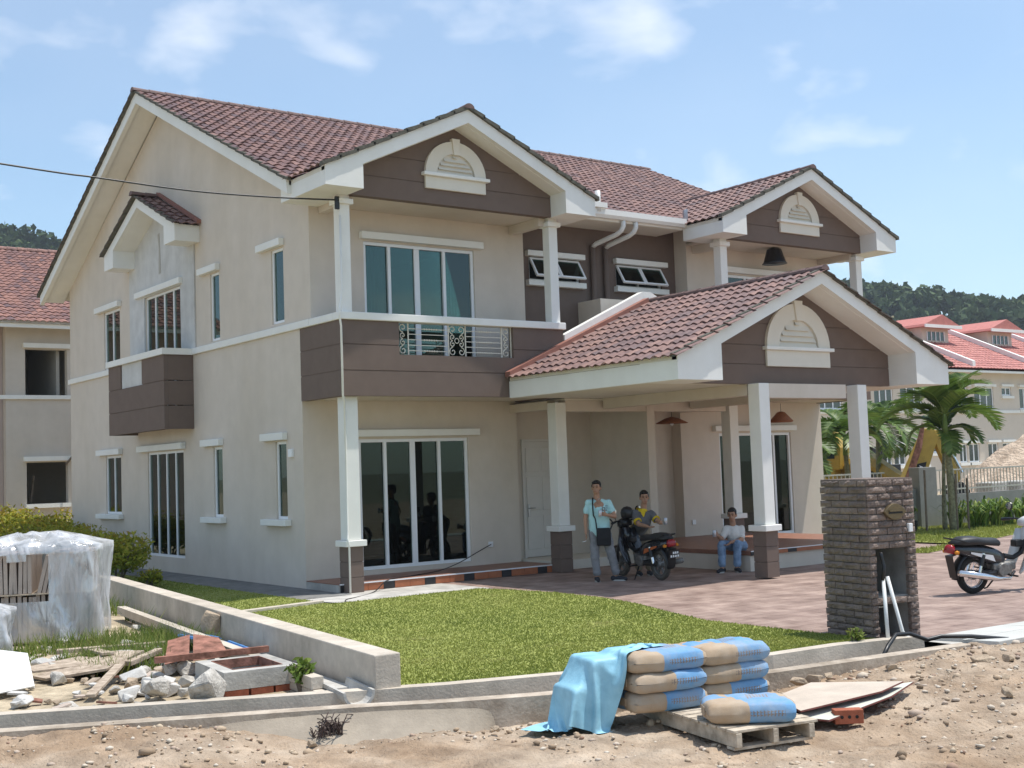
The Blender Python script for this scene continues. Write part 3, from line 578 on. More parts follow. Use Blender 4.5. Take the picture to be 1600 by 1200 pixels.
rampmat('hedge_leaf', [(.08, .13, .015), (.22, .25, .025), (.38, .36, .04), (.36, .20, .035)], .6, trans=.3)
rampmat('forest_leaf', [(.028, .05, .022), (.048, .082, .028), (.068, .105, .035), (.10, .13, .05)], .8, trans=.15)
rampmat('palm_leaf', [(.05, .10, .018), (.09, .16, .028), (.14, .22, .042), (.26, .31, .075)], .45, trans=.3, spec=.5)
rampmat('strap_leaf', [(.05, .10, .02), (.10, .18, .03), (.17, .26, .05), (.30, .34, .08)], .5, trans=.3)
rampmat('pebble', [(.22, .16, .11), (.42, .31, .21), (.50, .40, .29), (.60, .53, .44), (.30, .18, .12)], .9)
mat('soil', (.34, .265, .195), .95, .2, 3.2, .9, 35, c2=(.46, .375, .285), bdist=.03, stain=.28)
for q in MATS['soil'].node_tree.nodes:
    if q.type == 'VALTORGB' and q.color_ramp.elements[0].color[0] > .99: q.color_ramp.elements[0].position = .35; q.color_ramp.elements[1].position = .62; q.color_ramp.elements[1].color = (.76, .66, .57, 1)
mat('weed_soil', (.30, .24, .16), .95, .3, 4, .8, 30, c2=(.45, .37, .26), bdist=.03)
mat('lawn_soil', (.19, .22, .05), .95, .3, 14, .6, 60, c2=(.27, .29, .08))
mat('kerb_earth', (.40, .32, .245), .95, .18, 5, .6, 35, c2=(.50, .43, .35), stain=.3)
mat('far_ground', (.20, .19, .12), .95, .3, .2)
mat('bark', (.16, .13, .10), .9, .3, 12, .8, 40)
mat('fence_grey', (.22, .215, .20), .85, .08, 5, .2, 60)
# stamped concrete drive: ashlar relief and blotchy pigment
m = mat('stamped', (.25, .165, .135), .7, .22, 2.2, c2=(.36, .265, .22), spec=.3); t = m.node_tree; n = t.nodes; l = t.links; b = n['Principled BSDF']
g = n.new('ShaderNodeNewGeometry'); br = n.new('ShaderNodeTexBrick'); br.inputs['Scale'].default_value = 1; br.inputs['Brick Width'].default_value = .44; br.inputs['Row Height'].default_value = .22; br.inputs['Mortar Size'].default_value = .012; br.inputs['Mortar Smooth'].default_value = .6
br.inputs['Color1'].default_value = (1, 1, 1, 1); br.inputs['Color2'].default_value = (.85, .85, .85, 1); br.inputs['Mortar'].default_value = (.62, .6, .58, 1); br.offset_frequency = 2
l.new(g.outputs['Position'], br.inputs['Vector']); src = b.inputs['Base Color'].links[0].from_socket; mm = n.new('ShaderNodeMix'); mm.data_type = 'RGBA'; mm.blend_type = 'MULTIPLY'; mm.inputs[0].default_value = .8
l.new(src, mm.inputs[6]); l.new(br.outputs['Color'], mm.inputs[7]); l.new(mm.outputs[2], b.inputs['Base Color'])
bp = n.new('ShaderNodeBump'); bp.inputs['Strength'].default_value = .5; bp.inputs['Distance'].default_value = .01; l.new(br.outputs['Fac'], bp.inputs['Height']); bp.invert = True; l.new(bp.outputs[0], b.inputs['Normal'])
def structure(o): o['kind'] = 'structure'; return o
structure(part('ground', MB().add([(-2500, -2500, -.62), (2500, -2500, -.62), (2500, 2500, -.62), (-2500, 2500, -.62)], [(0, 1, 2, 3)]), 'far_ground'))
INNER = [(-60, 24), (-16, -2.4), (-10, -6.6), (-7.13, -8.38), (-4.75, -9.55), (-3.69, -10.03), (-.63, -11.03), (.335, -11.0 - .1), (1.35, -11.35)]
OUTER = [(-60.3, 23.4), (-16.3, -3.0), (-10.25, -7.2), (-7.28, -9.0), (-4.79, -10.2), (-4.1, -10.6), (-3.34, -10.95), (-1.2, -11.62), (1.3, -11.95)]
def poly_y(P, x):
    xs = [p[0] for p in P]; ys = [p[1] for p in P]; return np.interp(x, xs, ys)
# earth behind the drain
bx = [p[0] for p in INNER] + [14, 60]; by = [p[1] for p in INNER] + [-12.4, -14]
vs = []; fs = []
for x, y in zip(bx, by): vs += [(x, y, -.09), (x * 1.0, 160, -.09)]
for i in range(len(bx) - 1): fs.append((2 * i, 2 * i + 2, 2 * i + 3, 2 * i + 1))
structure(part('earth', MB().add(vs, fs), 'weed_soil'))
# dirt road in front of the drain, with ruts and lumps
def zroad(x, y):
    s_ = np.clip((x + 2.5) / 4, 0, 1); s_ = s_ * s_ * (3 - 2 * s_)
    lf = np.clip((-5.0 - x) / 1.3, 0, 1) * np.clip(1 - (poly_y(OUTER, x) - y) / 2.2, 0, 1); z = -.23 + .16 * s_ + .17 * lf * lf * (3 - 2 * lf) + .11 * (fbm(x * .8, y * 1.6, 3) - .5) + .07 * (fbm(x * 3.5, y * 4.5, 9) - .5) + .035 * (vnoise(x * 14, y * 14, 5) - .5) + .02 * (vnoise(x * 30, y * 30, 6) - .5)
    d = poly_y(OUTER, x) - y
    z = z - .05 * (np.exp(-((d - 2.3 - .15 * np.sin(x * .7)) / .16) ** 2) + np.exp(-((d - 3.6 - .15 * np.sin(x * .7 + .4)) / .18) ** 2)) + .03 * np.exp(-((d - 2.95) / .25) ** 2)
    z = z + .10 * np.exp(-((d - .55) / .3) ** 2) * (x > -3.2) * np.clip(fbm(x * 2, y * 2, 21) * 1.4 - .3, 0, 1)
    return z
X = np.concatenate([np.linspace(-30, -8.6, 40), np.linspace(-8.5, 4.2, 250), np.linspace(4.4, 40, 60)]); T = np.concatenate([np.linspace(-.14, 5.2, 110), np.linspace(5.4, 40, 40)])
XX, TT = np.meshgrid(X, T, indexing='ij'); YY = np.where(XX <= 1.3, poly_y(OUTER, XX), -11.95 - (XX - 1.3) * .02) - TT; ZZ = zroad(XX, YY)
nx, nt_ = XX.shape; idx = np.arange(nx * nt_).reshape(nx, nt_); q = np.stack([idx[:-1, :-1], idx[:-1, 1:], idx[1:, 1:], idx[1:, :-1]], -1).reshape(-1, 4)
structure(numesh('dirt_road', np.stack([XX, YY, ZZ], -1).reshape(-1, 3), q, 'soil', smooth=True))
# pebbles and clods strewn over the dirt: too many to count
def rock_arrays(pts, sizes, seed=1, flat=.65):
    rng = np.random.default_rng(seed); bm = bmesh.new(); bmesh.ops.create_icosphere(bm, subdivisions=1, radius=1); bv = np.array([v.co[:] for v in bm.verts]); bf = np.array([[v.index for v in f.verts] for f in bm.faces]); bm.free()
    V = []; F = []; Tn = []
    for k, (p, s_) in enumerate(zip(pts, sizes)):
        d = bv * (1 + rng.uniform(-.32, .32, (len(bv), 1))); d = d * (rng.uniform(.7, 1.3), rng.uniform(.7, 1.2), flat * rng.uniform(.7, 1.2)); a = rng.uniform(0, 6.28); c, sn = math.cos(a), math.sin(a)
        d = np.stack([d[:, 0] * c - d[:, 1] * sn, d[:, 0] * sn + d[:, 1] * c, d[:, 2]], 1) * s_ + np.array(p); F.append(bf + len(V) * len(bv)); V.append(d); Tn += [rng.random()] * len(bf)
    return np.concatenate(V), np.concatenate(F), Tn
N = 7000; px = RNG.uniform(-8.4, 4.2, N); pt = RNG.uniform(0, 1, N) ** 1.5 * 5; py = np.where(px <= 1.3, poly_y(OUTER, px), -11.95) - .05 - pt; den = fbm(px * 1.3, py * 1.3, 33); kp = den > .38; px, py = px[kp], py[kp]
sz = .008 + .022 * RNG.random(len(px)) ** 3 + .05 * (RNG.random(len(px)) > .985) * RNG.random(len(px)); V, F, Tn = rock_arrays(np.stack([px, py, zroad(px, py) + sz * .2], 1), sz)
tag(numesh('gravel', V, F, 'pebble', tint=Tn), 'loose pebbles and clods strewn over the sandy dirt road', 'gravel', kind='stuff')
# ---- open concrete drain along the road
def sweep(name, P, prof, material, parent=None):
    """profile (offset towards the road, z) swept along a plan polyline"""
    vs = []; n = len(prof); fs = []
    for i, p in enumerate(P):
        a = Vector(P[max(i - 1, 0)]); b = Vector(P[min(i + 1, len(P) - 1)]); d = (b - a).normalized(); o = Vector((d.y, -d.x))
        vs += [(p[0] + o.x * q[0], p[1] + o.y * q[0], q[1]) for q in prof]
    for i in range(len(P) - 1):
        for k in range(n): fs.append((i * n + k, i * n + (k + 1) % n, (i + 1) * n + (k + 1) % n, (i + 1) * n + k))
    fs.append(list(range(n))); fs.append([(len(P) - 1) * n + k for k in range(n)][::-1])
    return part(name, MB().add(vs, fs), material, parent)
def resample(P, st=.5):
    out = []
    for a, b in zip(P[:-1], P[1:]):
        m = max(1, int(math.hypot(b[0] - a[0], b[1] - a[1]) / st)) if a[0] > -12 else 1
        out += [(a[0] + (b[0] - a[0]) * k / m, a[1] + (b[1] - a[1]) * k / m) for k in range(m)]
    return out + [P[-1]]
dr = sweep('drain', resample(INNER), [(-.02, -.45), (-.02, 0), (.13, 0.0), (.15, -.40), (.6, -.41), (.6, -.45)], 'kerb'); structure(dr)
sweep('outer_wall', resample(OUTER), [(-.02, -.42), (-.02, -.025), (.12, -.03), (.14, -.5)], 'kerb_earth', dr)
# mortar spill over the outer wall
vs = []; fs = []; na_, nb_ = 30, 8; mat('mortar_grey', (.33, .28, .22), .95, .12, 6, .5, 40)
for i in range(na_):
    u = i / (na_ - 1); x = -6.0 + 2.3 * u; y = float(poly_y(OUTER, x)); wd = (math.sin(math.pi * u) ** .6) * (.75 + .5 * float(fbm(np.array(u * 7), np.array(1.), 5)))
    for j in range(nb_): t_ = j / (nb_ - 1); o_ = .10 + t_ * .34 * wd; vs.append((x - .42 * o_, y - .9 * o_, -.045 - .22 * t_ ** .8 + .02 * float(fbm(np.array(x * 5), np.array(o_ * 9), 8) - .5)))
for i in range(na_ - 1):
    for j in range(nb_ - 1): fs.append((i * nb_ + j, i * nb_ + j + 1, (i + 1) * nb_ + j + 1, (i + 1) * nb_ + j))
tag(part('mortar_spill', MB().add(vs, fs), 'mortar_grey', smooth=True), 'grey hardened mortar spilled over the drain wall onto the dirt', 'mortar')
# ---- lawn
LAWN = [(-4.1, -9.78), (-3.69, -10.0), (-.63, -11.0), (.3, -11.08), (1.0, -11.15), (1.0, -10.3), (1.04, -8.6), (1.4, -7.5), (1.78, -6.5), (2.02, -5.4), (2.06, -4.3), (1.9, -3.3), (1.72, -2.72), (-.97, -2.72), (-.97, 9), (-1.6, 9), (-2.85, .8)]
def inside(P, x, y):
    r = np.zeros(x.shape, bool); j = len(P) - 1
    for i in range(len(P)):
        (xi, yi), (xj, yj) = P[i], P[j]; c = ((yi > y) != (yj > y)) & (x < (xj - xi) * (y - yi) / (yj - yi + 1e-12) + xi); r ^= c; j = i
    return r
lawn = structure(part('lawn', MB().add([(x, y, -.03) for x, y in LAWN], [list(range(len(LAWN)))]), 'lawn_soil'))
def blades(pts, h, w, lean, rng, tint):
    n = len(pts); a = rng.uniform(0, 2 * np.pi, n); ln = rng.uniform(0, lean, n); b = rng.uniform(0, 2 * np.pi, n); hh = h * rng.uniform(.6, 1.25, n)
    dx, dy = np.cos(a) * w / 2, np.sin(a) * w / 2; tip = pts + np.stack([np.cos(b) * ln * hh, np.sin(b) * ln * hh, hh], 1)
    V = np.stack([pts + np.stack([dx, dy, 0 * dx], 1), pts - np.stack([dx, dy, 0 * dx], 1), tip], 1).reshape(-1, 3); return V, np.arange(3 * n).reshape(-1, 3), tint
n = 190000; x = RNG.uniform(-4.2, 2.1, n); y = -11.2 + 20 * RNG.random(n) ** 1.7; k = inside(LAWN, x, y); x, y = x[k], y[k]
k = ~((abs(y - (-2.3 + .19 * (x + 0))) < .07) & (x < -.9) & (x > -3.0)); x, y = x[k], y[k]
tint = np.clip(-.02 + .9 * fbm(x * .9, y * .9, 2) + .3 * (fbm(x * .35, y * .35, 19) - .4) + .25 * (vnoise(x * 5, y * 5, 8) - .5) + RNG.uniform(-.16, .16, len(x)), 0, 1)
V, F, Tn = blades(np.stack([x, y, np.full(len(x), -.03)], 1), .020, .016, 1.1, RNG, tint)
tag(numesh('grass', V, F, 'grass', tint=Tn), 'short mown green lawn grass in front of the house', 'grass', kind='stuff')
tag(part('lawn_edging', MB().box(-.06, .06, -.95, .95, -.1, .012, Matrix.Translation((-1.95, -2.68, 0)) @ Matrix.Rotation(math.radians(-79), 4, 'Z')), 'kerb', bevel=.006), 'thin pale concrete strip dividing the side lawn from the front lawn', 'edging')
# ---- drive, footpath
DRIVE = [(1.0, -11.25), (1.0, -10.3), (1.04, -8.6), (1.4, -7.5), (1.78, -6.5), (2.02, -5.4), (2.06, -4.3), (1.9, -3.3), (1.72, -2.72), (2.0, -2.71), (2.0, -.8), (4.6, -.2), (13.5, -.2), (13.5, -3.9), (16.56, -2.94), (40, -2.4), (40, -12.6), (1.6, -11.45)]
structure(part('driveway', MB().add([(x, y, -.055) for x, y in DRIVE], [list(range(len(DRIVE)))]), 'stamped'))
fp = structure(part('footpath', MB().add([(1.45, -11.38, -.075), (1.45, -12.05, -.075), (16, -12.8, -.075), (16, -11.8, -.075)], [(0, 1, 2, 3)]), 'concrete'))
mat('slab', (.52, .52, .49), .85, .08, 3, .25, 50, stain=.12)
for k in range(9):
    xa, xb = 1.55 + 1.25 * k, 1.55 + 1.25 * (k + 1) - .02
    for j in (0, 1): part('slab', MB().prism([(xa, -11.40 - .045 * (xa - 1.5) - .37 * j), (xa + .1, -11.76 - .045 * (xa - 1.5) - .37 * j), (xb + .1, -11.76 - .045 * (xb - 1.5) - .37 * j), (xb, -11.40 - .045 * (xb - 1.5) - .37 * j)], 'z', -.09, -.032), 'slab', fp, bevel=.006)
# ---- low boundary wall beside the lawn
bw = thing('boundary_wall', 'low smooth concrete boundary wall running along the left edge of the lawn', 'wall', (-4.2, -9.8, 0))
d = Vector((1.26, 10.4)).normalized(); nrm = Vector((d.y, -d.x)); p = Vector((-4.355, -9.87)); lens = [3.1, 3.3, 3.4, 3.2]
for ln in lens:
    a = p; b = p + d * (ln - .008); part('wall_segment', MB().prism([(a.x, a.y), (a.x + nrm.x * .255, a.y + nrm.y * .255), (b.x + nrm.x * .255, b.y + nrm.y * .255), (b.x, b.y)], 'z', -.25, .30), 'kerb', bw, bevel=.012); p = p + d * ln
# ------------------------------------------------------------------ far hills, neighbours
def leaf_quads(cent, size, rng, tint, aspect=.6, up=0.0):
    """small leaf-shaped quads at given centres with random orientation"""
    n = len(cent); a = rng.normal(size=(n, 3)); a[:, 2] *= (1 - up); a /= np.linalg.norm(a, axis=1, keepdims=True) + 1e-9; b = rng.normal(size=(n, 3)); b -= (b * a).sum(1, keepdims=True) * a; b /= np.linalg.norm(b, axis=1, keepdims=True) + 1e-9
    s_ = (size * rng.uniform(.6, 1.3, n))[:, None]; A = a * s_; B = b * s_ * aspect
    return np.stack([cent - A, cent - B * .9 + A * .1, cent + A, cent + B * .9 + A * .1], 1).reshape(-1, 3), np.arange(4 * n).reshape(-1, 4), tint
def blob_points(c, r, n, rng, lobes=7, shell=.55):
    """points in a lumpy crown made of overlapping lobes"""
    c = np.array(c); r = np.array(r); L = rng.normal(size=(lobes, 3)); L /= np.linalg.norm(L, axis=1, keepdims=True); L = L * rng.uniform(.25, .62, (lobes, 1)); L[:, 2] = abs(L[:, 2]) * .9 - .1; lr = rng.uniform(.34, .56, lobes)
    k = rng.integers(0, lobes, n); d = rng.normal(size=(n, 3)); d /= np.linalg.norm(d, axis=1, keepdims=True); rad = lr[k] * rng.uniform(shell, 1.04, n)
    return c + (L[k] + d * rad[:, None]) * r
# hills: long ridges with forest; each ridge a terrain mesh plus a mass of crowns
def ridge(name, A, B, h, wid, label, ntree, seed, crown, peak=None):
    rng = np.random.default_rng(seed); A = np.array(A, float); B = np.array(B, float); L = np.linalg.norm(B - A); t = (B - A) / L; nn = np.array([-t[1], t[0]])
    if nn @ (np.array([-9.9, -19.6]) - A) < 0: nn = -nn
    nu, nv = 60, 24; U = np.linspace(0, 1, nu); Vv = np.linspace(-1, 1, nv); UU, VV = np.meshgrid(U, Vv, indexing='ij')
    def hz(u, v): return np.interp(u, np.linspace(0, 1, len(h)), h) * np.clip(1 - np.abs(v) ** 1.5, 0, 1) + 5 * (fbm(u * 14, v * 4 + 9, seed) - .5)
    P = A[None, None] + UU[..., None] * (B - A) + VV[..., None] * nn * wid; Z = hz(UU, VV) - 4; idx = np.arange(nu * nv).reshape(nu, nv); q = np.stack([idx[:-1, :-1], idx[1:, :-1], idx[1:, 1:], idx[:-1, 1:]], -1).reshape(-1, 4)
    structure(numesh(name, np.concatenate([P, Z[..., None]], -1).reshape(-1, 3), q, 'far_ground', smooth=True))
    C = []; T = []
    u = rng.random(ntree); v = rng.uniform(-.12, .95, ntree)
    for k in range(ntree):
        p = A + u[k] * (B - A) + v[k] * nn * wid; r = crown * rng.uniform(.6, 1.25); z = hz(np.array(u[k]), np.array(v[k])) - 4
        m = 120; c = blob_points((p[0], p[1], z + r * .75), (r, r, r * rng.uniform(.8, 1.15)), m, rng, 6, .7); C.append(c); T.append(np.clip(rng.uniform(.05, .75) + rng.uniform(-.2, .25, m), 0, 1))
    C = np.concatenate(C); T = np.concatenate(T); V, F, Tn = leaf_quads(C, crown * .26, rng, T, .8)
    tag(numesh('forest', V, F, 'forest_leaf', tint=Tn), label, 'forest', kind='stuff')
ridge('hill', (205, 262), (420, 60), [58, 53, 48, 42, 39, 39, 40, 42], 90, 'dense dark green forest covering the hill behind the terraced houses', 820, 5, 4.6)
ridge('hill', (20, 345), (170, 300), [77, 74, 69, 61, 51, 44], 70, 'dense dark green forest covering the hill behind the left neighbour house', 420, 6, 4.4)
# left neighbour: same two-storey type still without window glass
def simple_window(parent, x0, x1, z0, z1, y, glass=True, n=2):
    if glass:
        w = MB(); t = .07
        for a, b, c, d in ((x0, x1, z0, z0 + t), (x0, x1, z1 - t, z1), (x0, x0 + t, z0 + t, z1 - t), (x1 - t, x1, z0 + t, z1 - t)): w.box(a, b, y + .05, y + .12, c, d)
        fo = part('window', w, 'frame', parent)
        for k in range(1, n): c = x0 + (x1 - x0) * k / n; part('mullion', MB().box(c - .04, c + .04, y + .052, y + .118, z0 + t, z1 - t), 'frame', fo)
        for k in range(n): part('pane', MB().box(x0 + (x1 - x0) * k / n + .03, x0 + (x1 - x0) * (k + 1) / n - .03, y + .08, y + .09, z0 + t, z1 - t), 'far_glass', fo)
mat('far_glass', (.03, .045, .045), .08, .1, 3, spec=.8)
mat('neigh_wall', (.58, .52, .45), .9, .05, 2, stain=.08); mat('neigh_pink', (.47, .38, .34), .9, .05, 2)
nb = thing('neighbour_house', 'unfinished beige two-storey house with empty window openings behind the left hedge', 'house', (4, 20, 0))
w = MB(); holes_wall(w, 'y', 20, .15, 12, -.2, 6.9, [(.73, 2.0, 4.68, 6.1), (.75, 2.0, 1.33, 2.6), (4, 6, 4.68, 6.1), (4, 6, 1.33, 2.6)], .25); w.add([(.15, 20, -.2), (.15, 20, 6.9), (.15, 21.2, 6.9), (.15, 21.2, -.2)], [(0, 1, 2, 3)]); part('wall', w, 'neigh_wall', nb)
part('wing_wall', MB().box(-6, .14, 20.3, 20.4, -.2, 6.9), 'neigh_pink', nb)
part('interior', MB().box(.4, 11.9, 23.5, 23.6, -.1, 6.8).box(.2, 12, 20.3, 23.5, 3.3, 3.4).box(.2, 12, 20.3, 23.5, 6.82, 6.88).box(1.75, 1.85, 20.3, 23.5, 3.4, 6.8).box(.16, .3, 20.3, 23.5, -.1, 6.8), 'room', nb)
part('prop', MB().tube([(.95, 20.4, 1.2), (1.1, 20.5, 2.2)], .04, 5), 'bark', nb); part('plank', MB().tube([(1.9, 19.9, 2.5), (2.6, 19.3, 3.6)], .035, 5), 'bark', nb)
for z in (6.14, 2.64):
    for a, b in ((.65, 2.1), (3.9, 6.1)): part('lintel', MB().box(a, b, 19.86, 20, z, z + .14), 'white', nb)
part('string_course', MB().box(-.05, 12, 19.93, 20, 4.55, 4.67), 'white', nb)
for a, b in ((.7, 2.05), (3.95, 6.1)): part('sill', MB().box(a, b, 19.87, 20, 1.2, 1.32), 'white', nb)
part('fascia', MB().box(-7, 13, 19.25, 19.33, 6.68, 6.92), 'white', nb); part('soffit', MB().box(-7, 13, 19.33, 20, 6.84, 6.88), 'soffit', nb)
nr = part('roof', MB().prism([(19.2, 6.80), (27.4, 10.45), (35, 6.8), (27.4, 10.35)], 'x', -7, 13), 'soffit', nb)
CLAY2 = [(.19, .11, .098), (.28, .145, .115), (.33, .172, .13), (.235, .125, .105), (.155, .10, .10)]; tilemat('clay_bright', CLAY2)
sl2 = (10.45 - 6.80) / 8.2; tf = MB(); tile_field(tf, (-7, 19.12, 6.84), (1, 0, 0), Vector((0, 1, sl2)).normalized(), Vector((0, -sl2, 1)).normalized(), 13, 8.95, w=.22, course=.34); part('roof_tiles', tf, 'clay_bright', nr)['kind'] = 'stuff'
rc = MB(); ridge_caps(rc, (-7, 27.4, 10.55), (13, 27.4, 10.55), .14); part('ridge_capping', rc, 'clay_bright', nr)
# terraced row on the right, two storeys, red roofs with dormers between white parapets
mat('town_wall', (.62, .545, .46), .9, .04, 1.5); mat('town_roof', (.48, .18, .15), .7, .12, 5, .4, 9); mat('town_shadow', (.30, .26, .22), .9, .05)
tw = thing('terraced_houses', 'row of cream terraced houses with red roofs, dormers and white parapets at far right', 'building', (48, 19.3, 0))
TY = 19.3; XS0, XS1 = 36.0, 66.0
w = MB(); tw_holes = []
for bx0 in (37.0, 43.4, 49.8, 56.2):
    for (a, b, c, d) in ((-.2, 1.6, 4.2, 5.4), (2.4, 3.3, 4.95, 5.42), (4.1, 5.6, 4.2, 5.4), (-.95, 0.0, 1.38, 2.38), (.82, 1.75, 1.38, 2.38), (2.2, 3.2, 1.95, 2.38), (4.6, 5.3, 1.38, 2.38)): tw_holes.append((bx0 + a, bx0 + b, c, d))
holes_wall(w, 'y', TY, XS0, XS1, -.6, 6.3, tw_holes, .18); part('wall', w, 'town_wall', tw)
for (a, b, c, d) in tw_holes:
    simple_window(tw, a, b, c, d, TY, True, 2 if b - a < 1.4 else 3); part('sill', MB().box(a - .12, b + .12, TY - .12, TY, c - .16, c - .02), 'white', tw); part('lintel', MB().box(a - .12, b + .12, TY - .14, TY, d + .02, d + .15), 'white', tw)
part('string_course', MB().box(XS0, XS1, TY - .08, TY, 3.98, 4.14), 'white', tw)
part('end_wall', MB().prism([(TY, -.6), (32, -.6), (32, 6.3), (25.6, 9.3), (TY, 6.3)], 'x', XS0, XS0 + .1), 'town_wall', tw); part('back_wall', MB().box(XS0, XS1, 31.9, 32, -.6, 6.3), 'town_wall', tw)
part('fascia', MB().box(XS0 - .3, XS1, TY - .62, TY - .54, 6.12, 6.32), 'white', tw); part('soffit', MB().box(XS0, XS1, TY - .54, TY, 6.2, 6.24), 'soffit', tw)
tsl = .46; rt = part('roof', MB().prism([(TY - .62, 6.32), (25.6, 6.32 + tsl * (25.6 - TY + .62)), (32.4, 6.32), (25.6, 6.2 + tsl * (25.6 - TY + .62)), (TY - .62, 6.24)], 'x', XS0 - .3, XS1), 'town_roof', tw)
tf = MB(); tile_field(tf, (XS0 - .3, TY - .68, 6.33), (1, 0, 0), Vector((0, 1, tsl)).normalized(), Vector((0, -tsl, 1)).normalized(), XS1 - XS0, 7.5, w=.3, course=.4)
tilemat('clay_red', [(.42, .155, .13), (.49, .19, .16), (.55, .23, .19)]); part('roof_tiles', tf, 'clay_red', rt)['kind'] = 'stuff'
for x in (36.2, 42.6, 49.0, 55.4, 61.8):
    part('parapet', MB().prism([(TY - .5, 6.45), (25.8, 6.45 + tsl * 6.8), (25.8, 6.78 + tsl * 6.8), (TY - .5, 6.75)], 'x', x - .13, x + .13), 'white', rt)
for x in (44.6, 51.2, 57.6, 39.0):
    y0, zb, zt = 22.6, 8.0, 9.0
    dm = part('dormer', MB().box(x - 1.25, x + 1.25, y0, 25.4, zb - .3, zt), 'town_wall', rt)
    fr = MB(); part('dormer_window', MB().box(x - .8, x + .8, y0 - .02, y0 + .02, zb + .3, zb + .78), 'far_glass', dm)
    for k in range(5): part('mullion', MB().box(x - .8 + .4 * k - .035, x - .8 + .4 * k + .035, y0 - .05, y0 - .021, zb + .27, zb + .81), 'frame', dm)
    part('dormer_roof', MB().prism([(x - 1.7, zt), (x + 1.7, zt), (x + 1.6, zt + .14), (x + .0, zt + .72), (x - 1.6, zt + .14)], 'y', y0 - .55, 26.2), 'town_roof', dm); part('dormer_fascia', MB().prism([(x - 1.72, zt - .06), (x + 1.72, zt - .06), (x + 1.72, zt + .12), (x - 1.72, zt + .12)], 'y', y0 - .62, y0 - .551), 'white', dm)
# ------------------------------------------------------------------ letterbox pillar of rock-faced bricks
mat('pillar_brick', (.205, .16, .138), .92, .25, 14, .9, 55, bdist=.02); mat('mortar', (.09, .075, .07), .95, .1); mat('bronze', (.17, .13, .075), .45, .2, 20, metal=.6); mat('render', (.34, .34, .33), .9, .2, 5, .4, 40, stain=.3)
bm_ = MATS['pillar_brick']; t = bm_.node_tree; n = t.nodes; l = t.links; b = n['Principled BSDF']; oi = n.new('ShaderNodeObjectInfo'); rr = n.new('ShaderNodeValToRGB'); rr.color_ramp.elements[0].color = (.82, .82, .82, 1); rr.color_ramp.elements[1].color = (1.22, 1.2, 1.17, 1); l.new(oi.outputs['Random'], rr.inputs[0])
mm = n.new('ShaderNodeMix'); mm.data_type = 'RGBA'; mm.blend_type = 'MULTIPLY'; mm.inputs[0].default_value = 1; src = b.inputs['Base Color'].links[0].from_socket; l.new(src, mm.inputs[6]); l.new(rr.outputs[0], mm.inputs[7]); l.new(mm.outputs[2], b.inputs['Base Color'])
LB = Vector((1.00, -11.09, -.06)); lrz = math.radians(-10.5)
lb = thing('letterbox_pillar', 'brown rock-faced brick letterbox pillar with open niches beside the driveway', 'letterbox', LB, rz=lrz)
WF, WL, HT = .655, .73, 1.71; C_ = .074
def lpart(name, mb, m, par=None, **k): return part(name, mb, m, par or lb, world=False, **k)
c = .035
core = MB(); core.box(c, .10, c, WL - c, 0, HT - .01); core.box(WF - .12, WF - c, c, WL - c, 0, HT - .01); core.box(.10, WF - .12, WL - .16, WL - c, 0, HT - .01); core.box(.10, WF - .12, c, WL - .16, HT - C_ * 10, HT - .01)
core.box(.10, WF - .12, c, WL - .16, HT - C_ * 18, HT - C_ * 17 + .01)
lpart('core', core, 'render')
def brick_mesh(seed, deep=.05, face=.018):
    """unit-length rock-faced brick: x 0..1 along, front towards -y, uneven broken face"""
    rng = random.Random(seed); nx, nz = 6, 3; vs = []; fs = []
    for j in range(nz + 1):
        for i in range(nx + 1):
            e = i in (0, nx) or j in (0, nz); vs.append((i / nx, -(0 if e else face * rng.uniform(.2, 1.2)), (C_ - .008) * j / nz))
    for j in range(nz):
        for i in range(nx): a = j * (nx + 1) + i; fs.append((a, a + 1, a + nx + 2, a + nx + 1))
    B = len(vs); vs += [(0, deep, 0), (1, deep, 0), (1, deep, C_ - .008), (0, deep, C_ - .008)]; q = [0, nx, (nz + 1) * (nx + 1) - 1, nz * (nx + 1)]
    bot = list(range(nx + 1)); topr = [nz * (nx + 1) + i for i in range(nx + 1)]; le = [j * (nx + 1) for j in range(nz + 1)]; ri = [j * (nx + 1) + nx for j in range(nz + 1)]
    fs += [[B, B + 1] + bot[::-1], topr + [B + 2, B + 3], [B, *le, B + 3], [*ri[::-1], B + 1, B + 2]]
    me = bpy.data.meshes.new('brick'); me.from_pydata(vs, [], fs); me.materials.append(MATS['pillar_brick']); return me
BM = [brick_mesh(k) for k in range(9)]
def lay(x0, x1, z, side, jut=0):
    o = link('brick', random.choice(BM), lb, False); ln = x1 - x0 - .008
    if side == 'f': o.matrix_basis = Matrix.Translation((x0, -jut, z)) @ Matrix.Diagonal((ln, 1, 1, 1))
    else: o.matrix_basis = Matrix.Translation((-jut, x1, z)) @ Matrix.Rotation(-math.pi / 2, 4, 'Z') @ Matrix.Diagonal((ln, 1, 1, 1))
rl = random.Random(3)
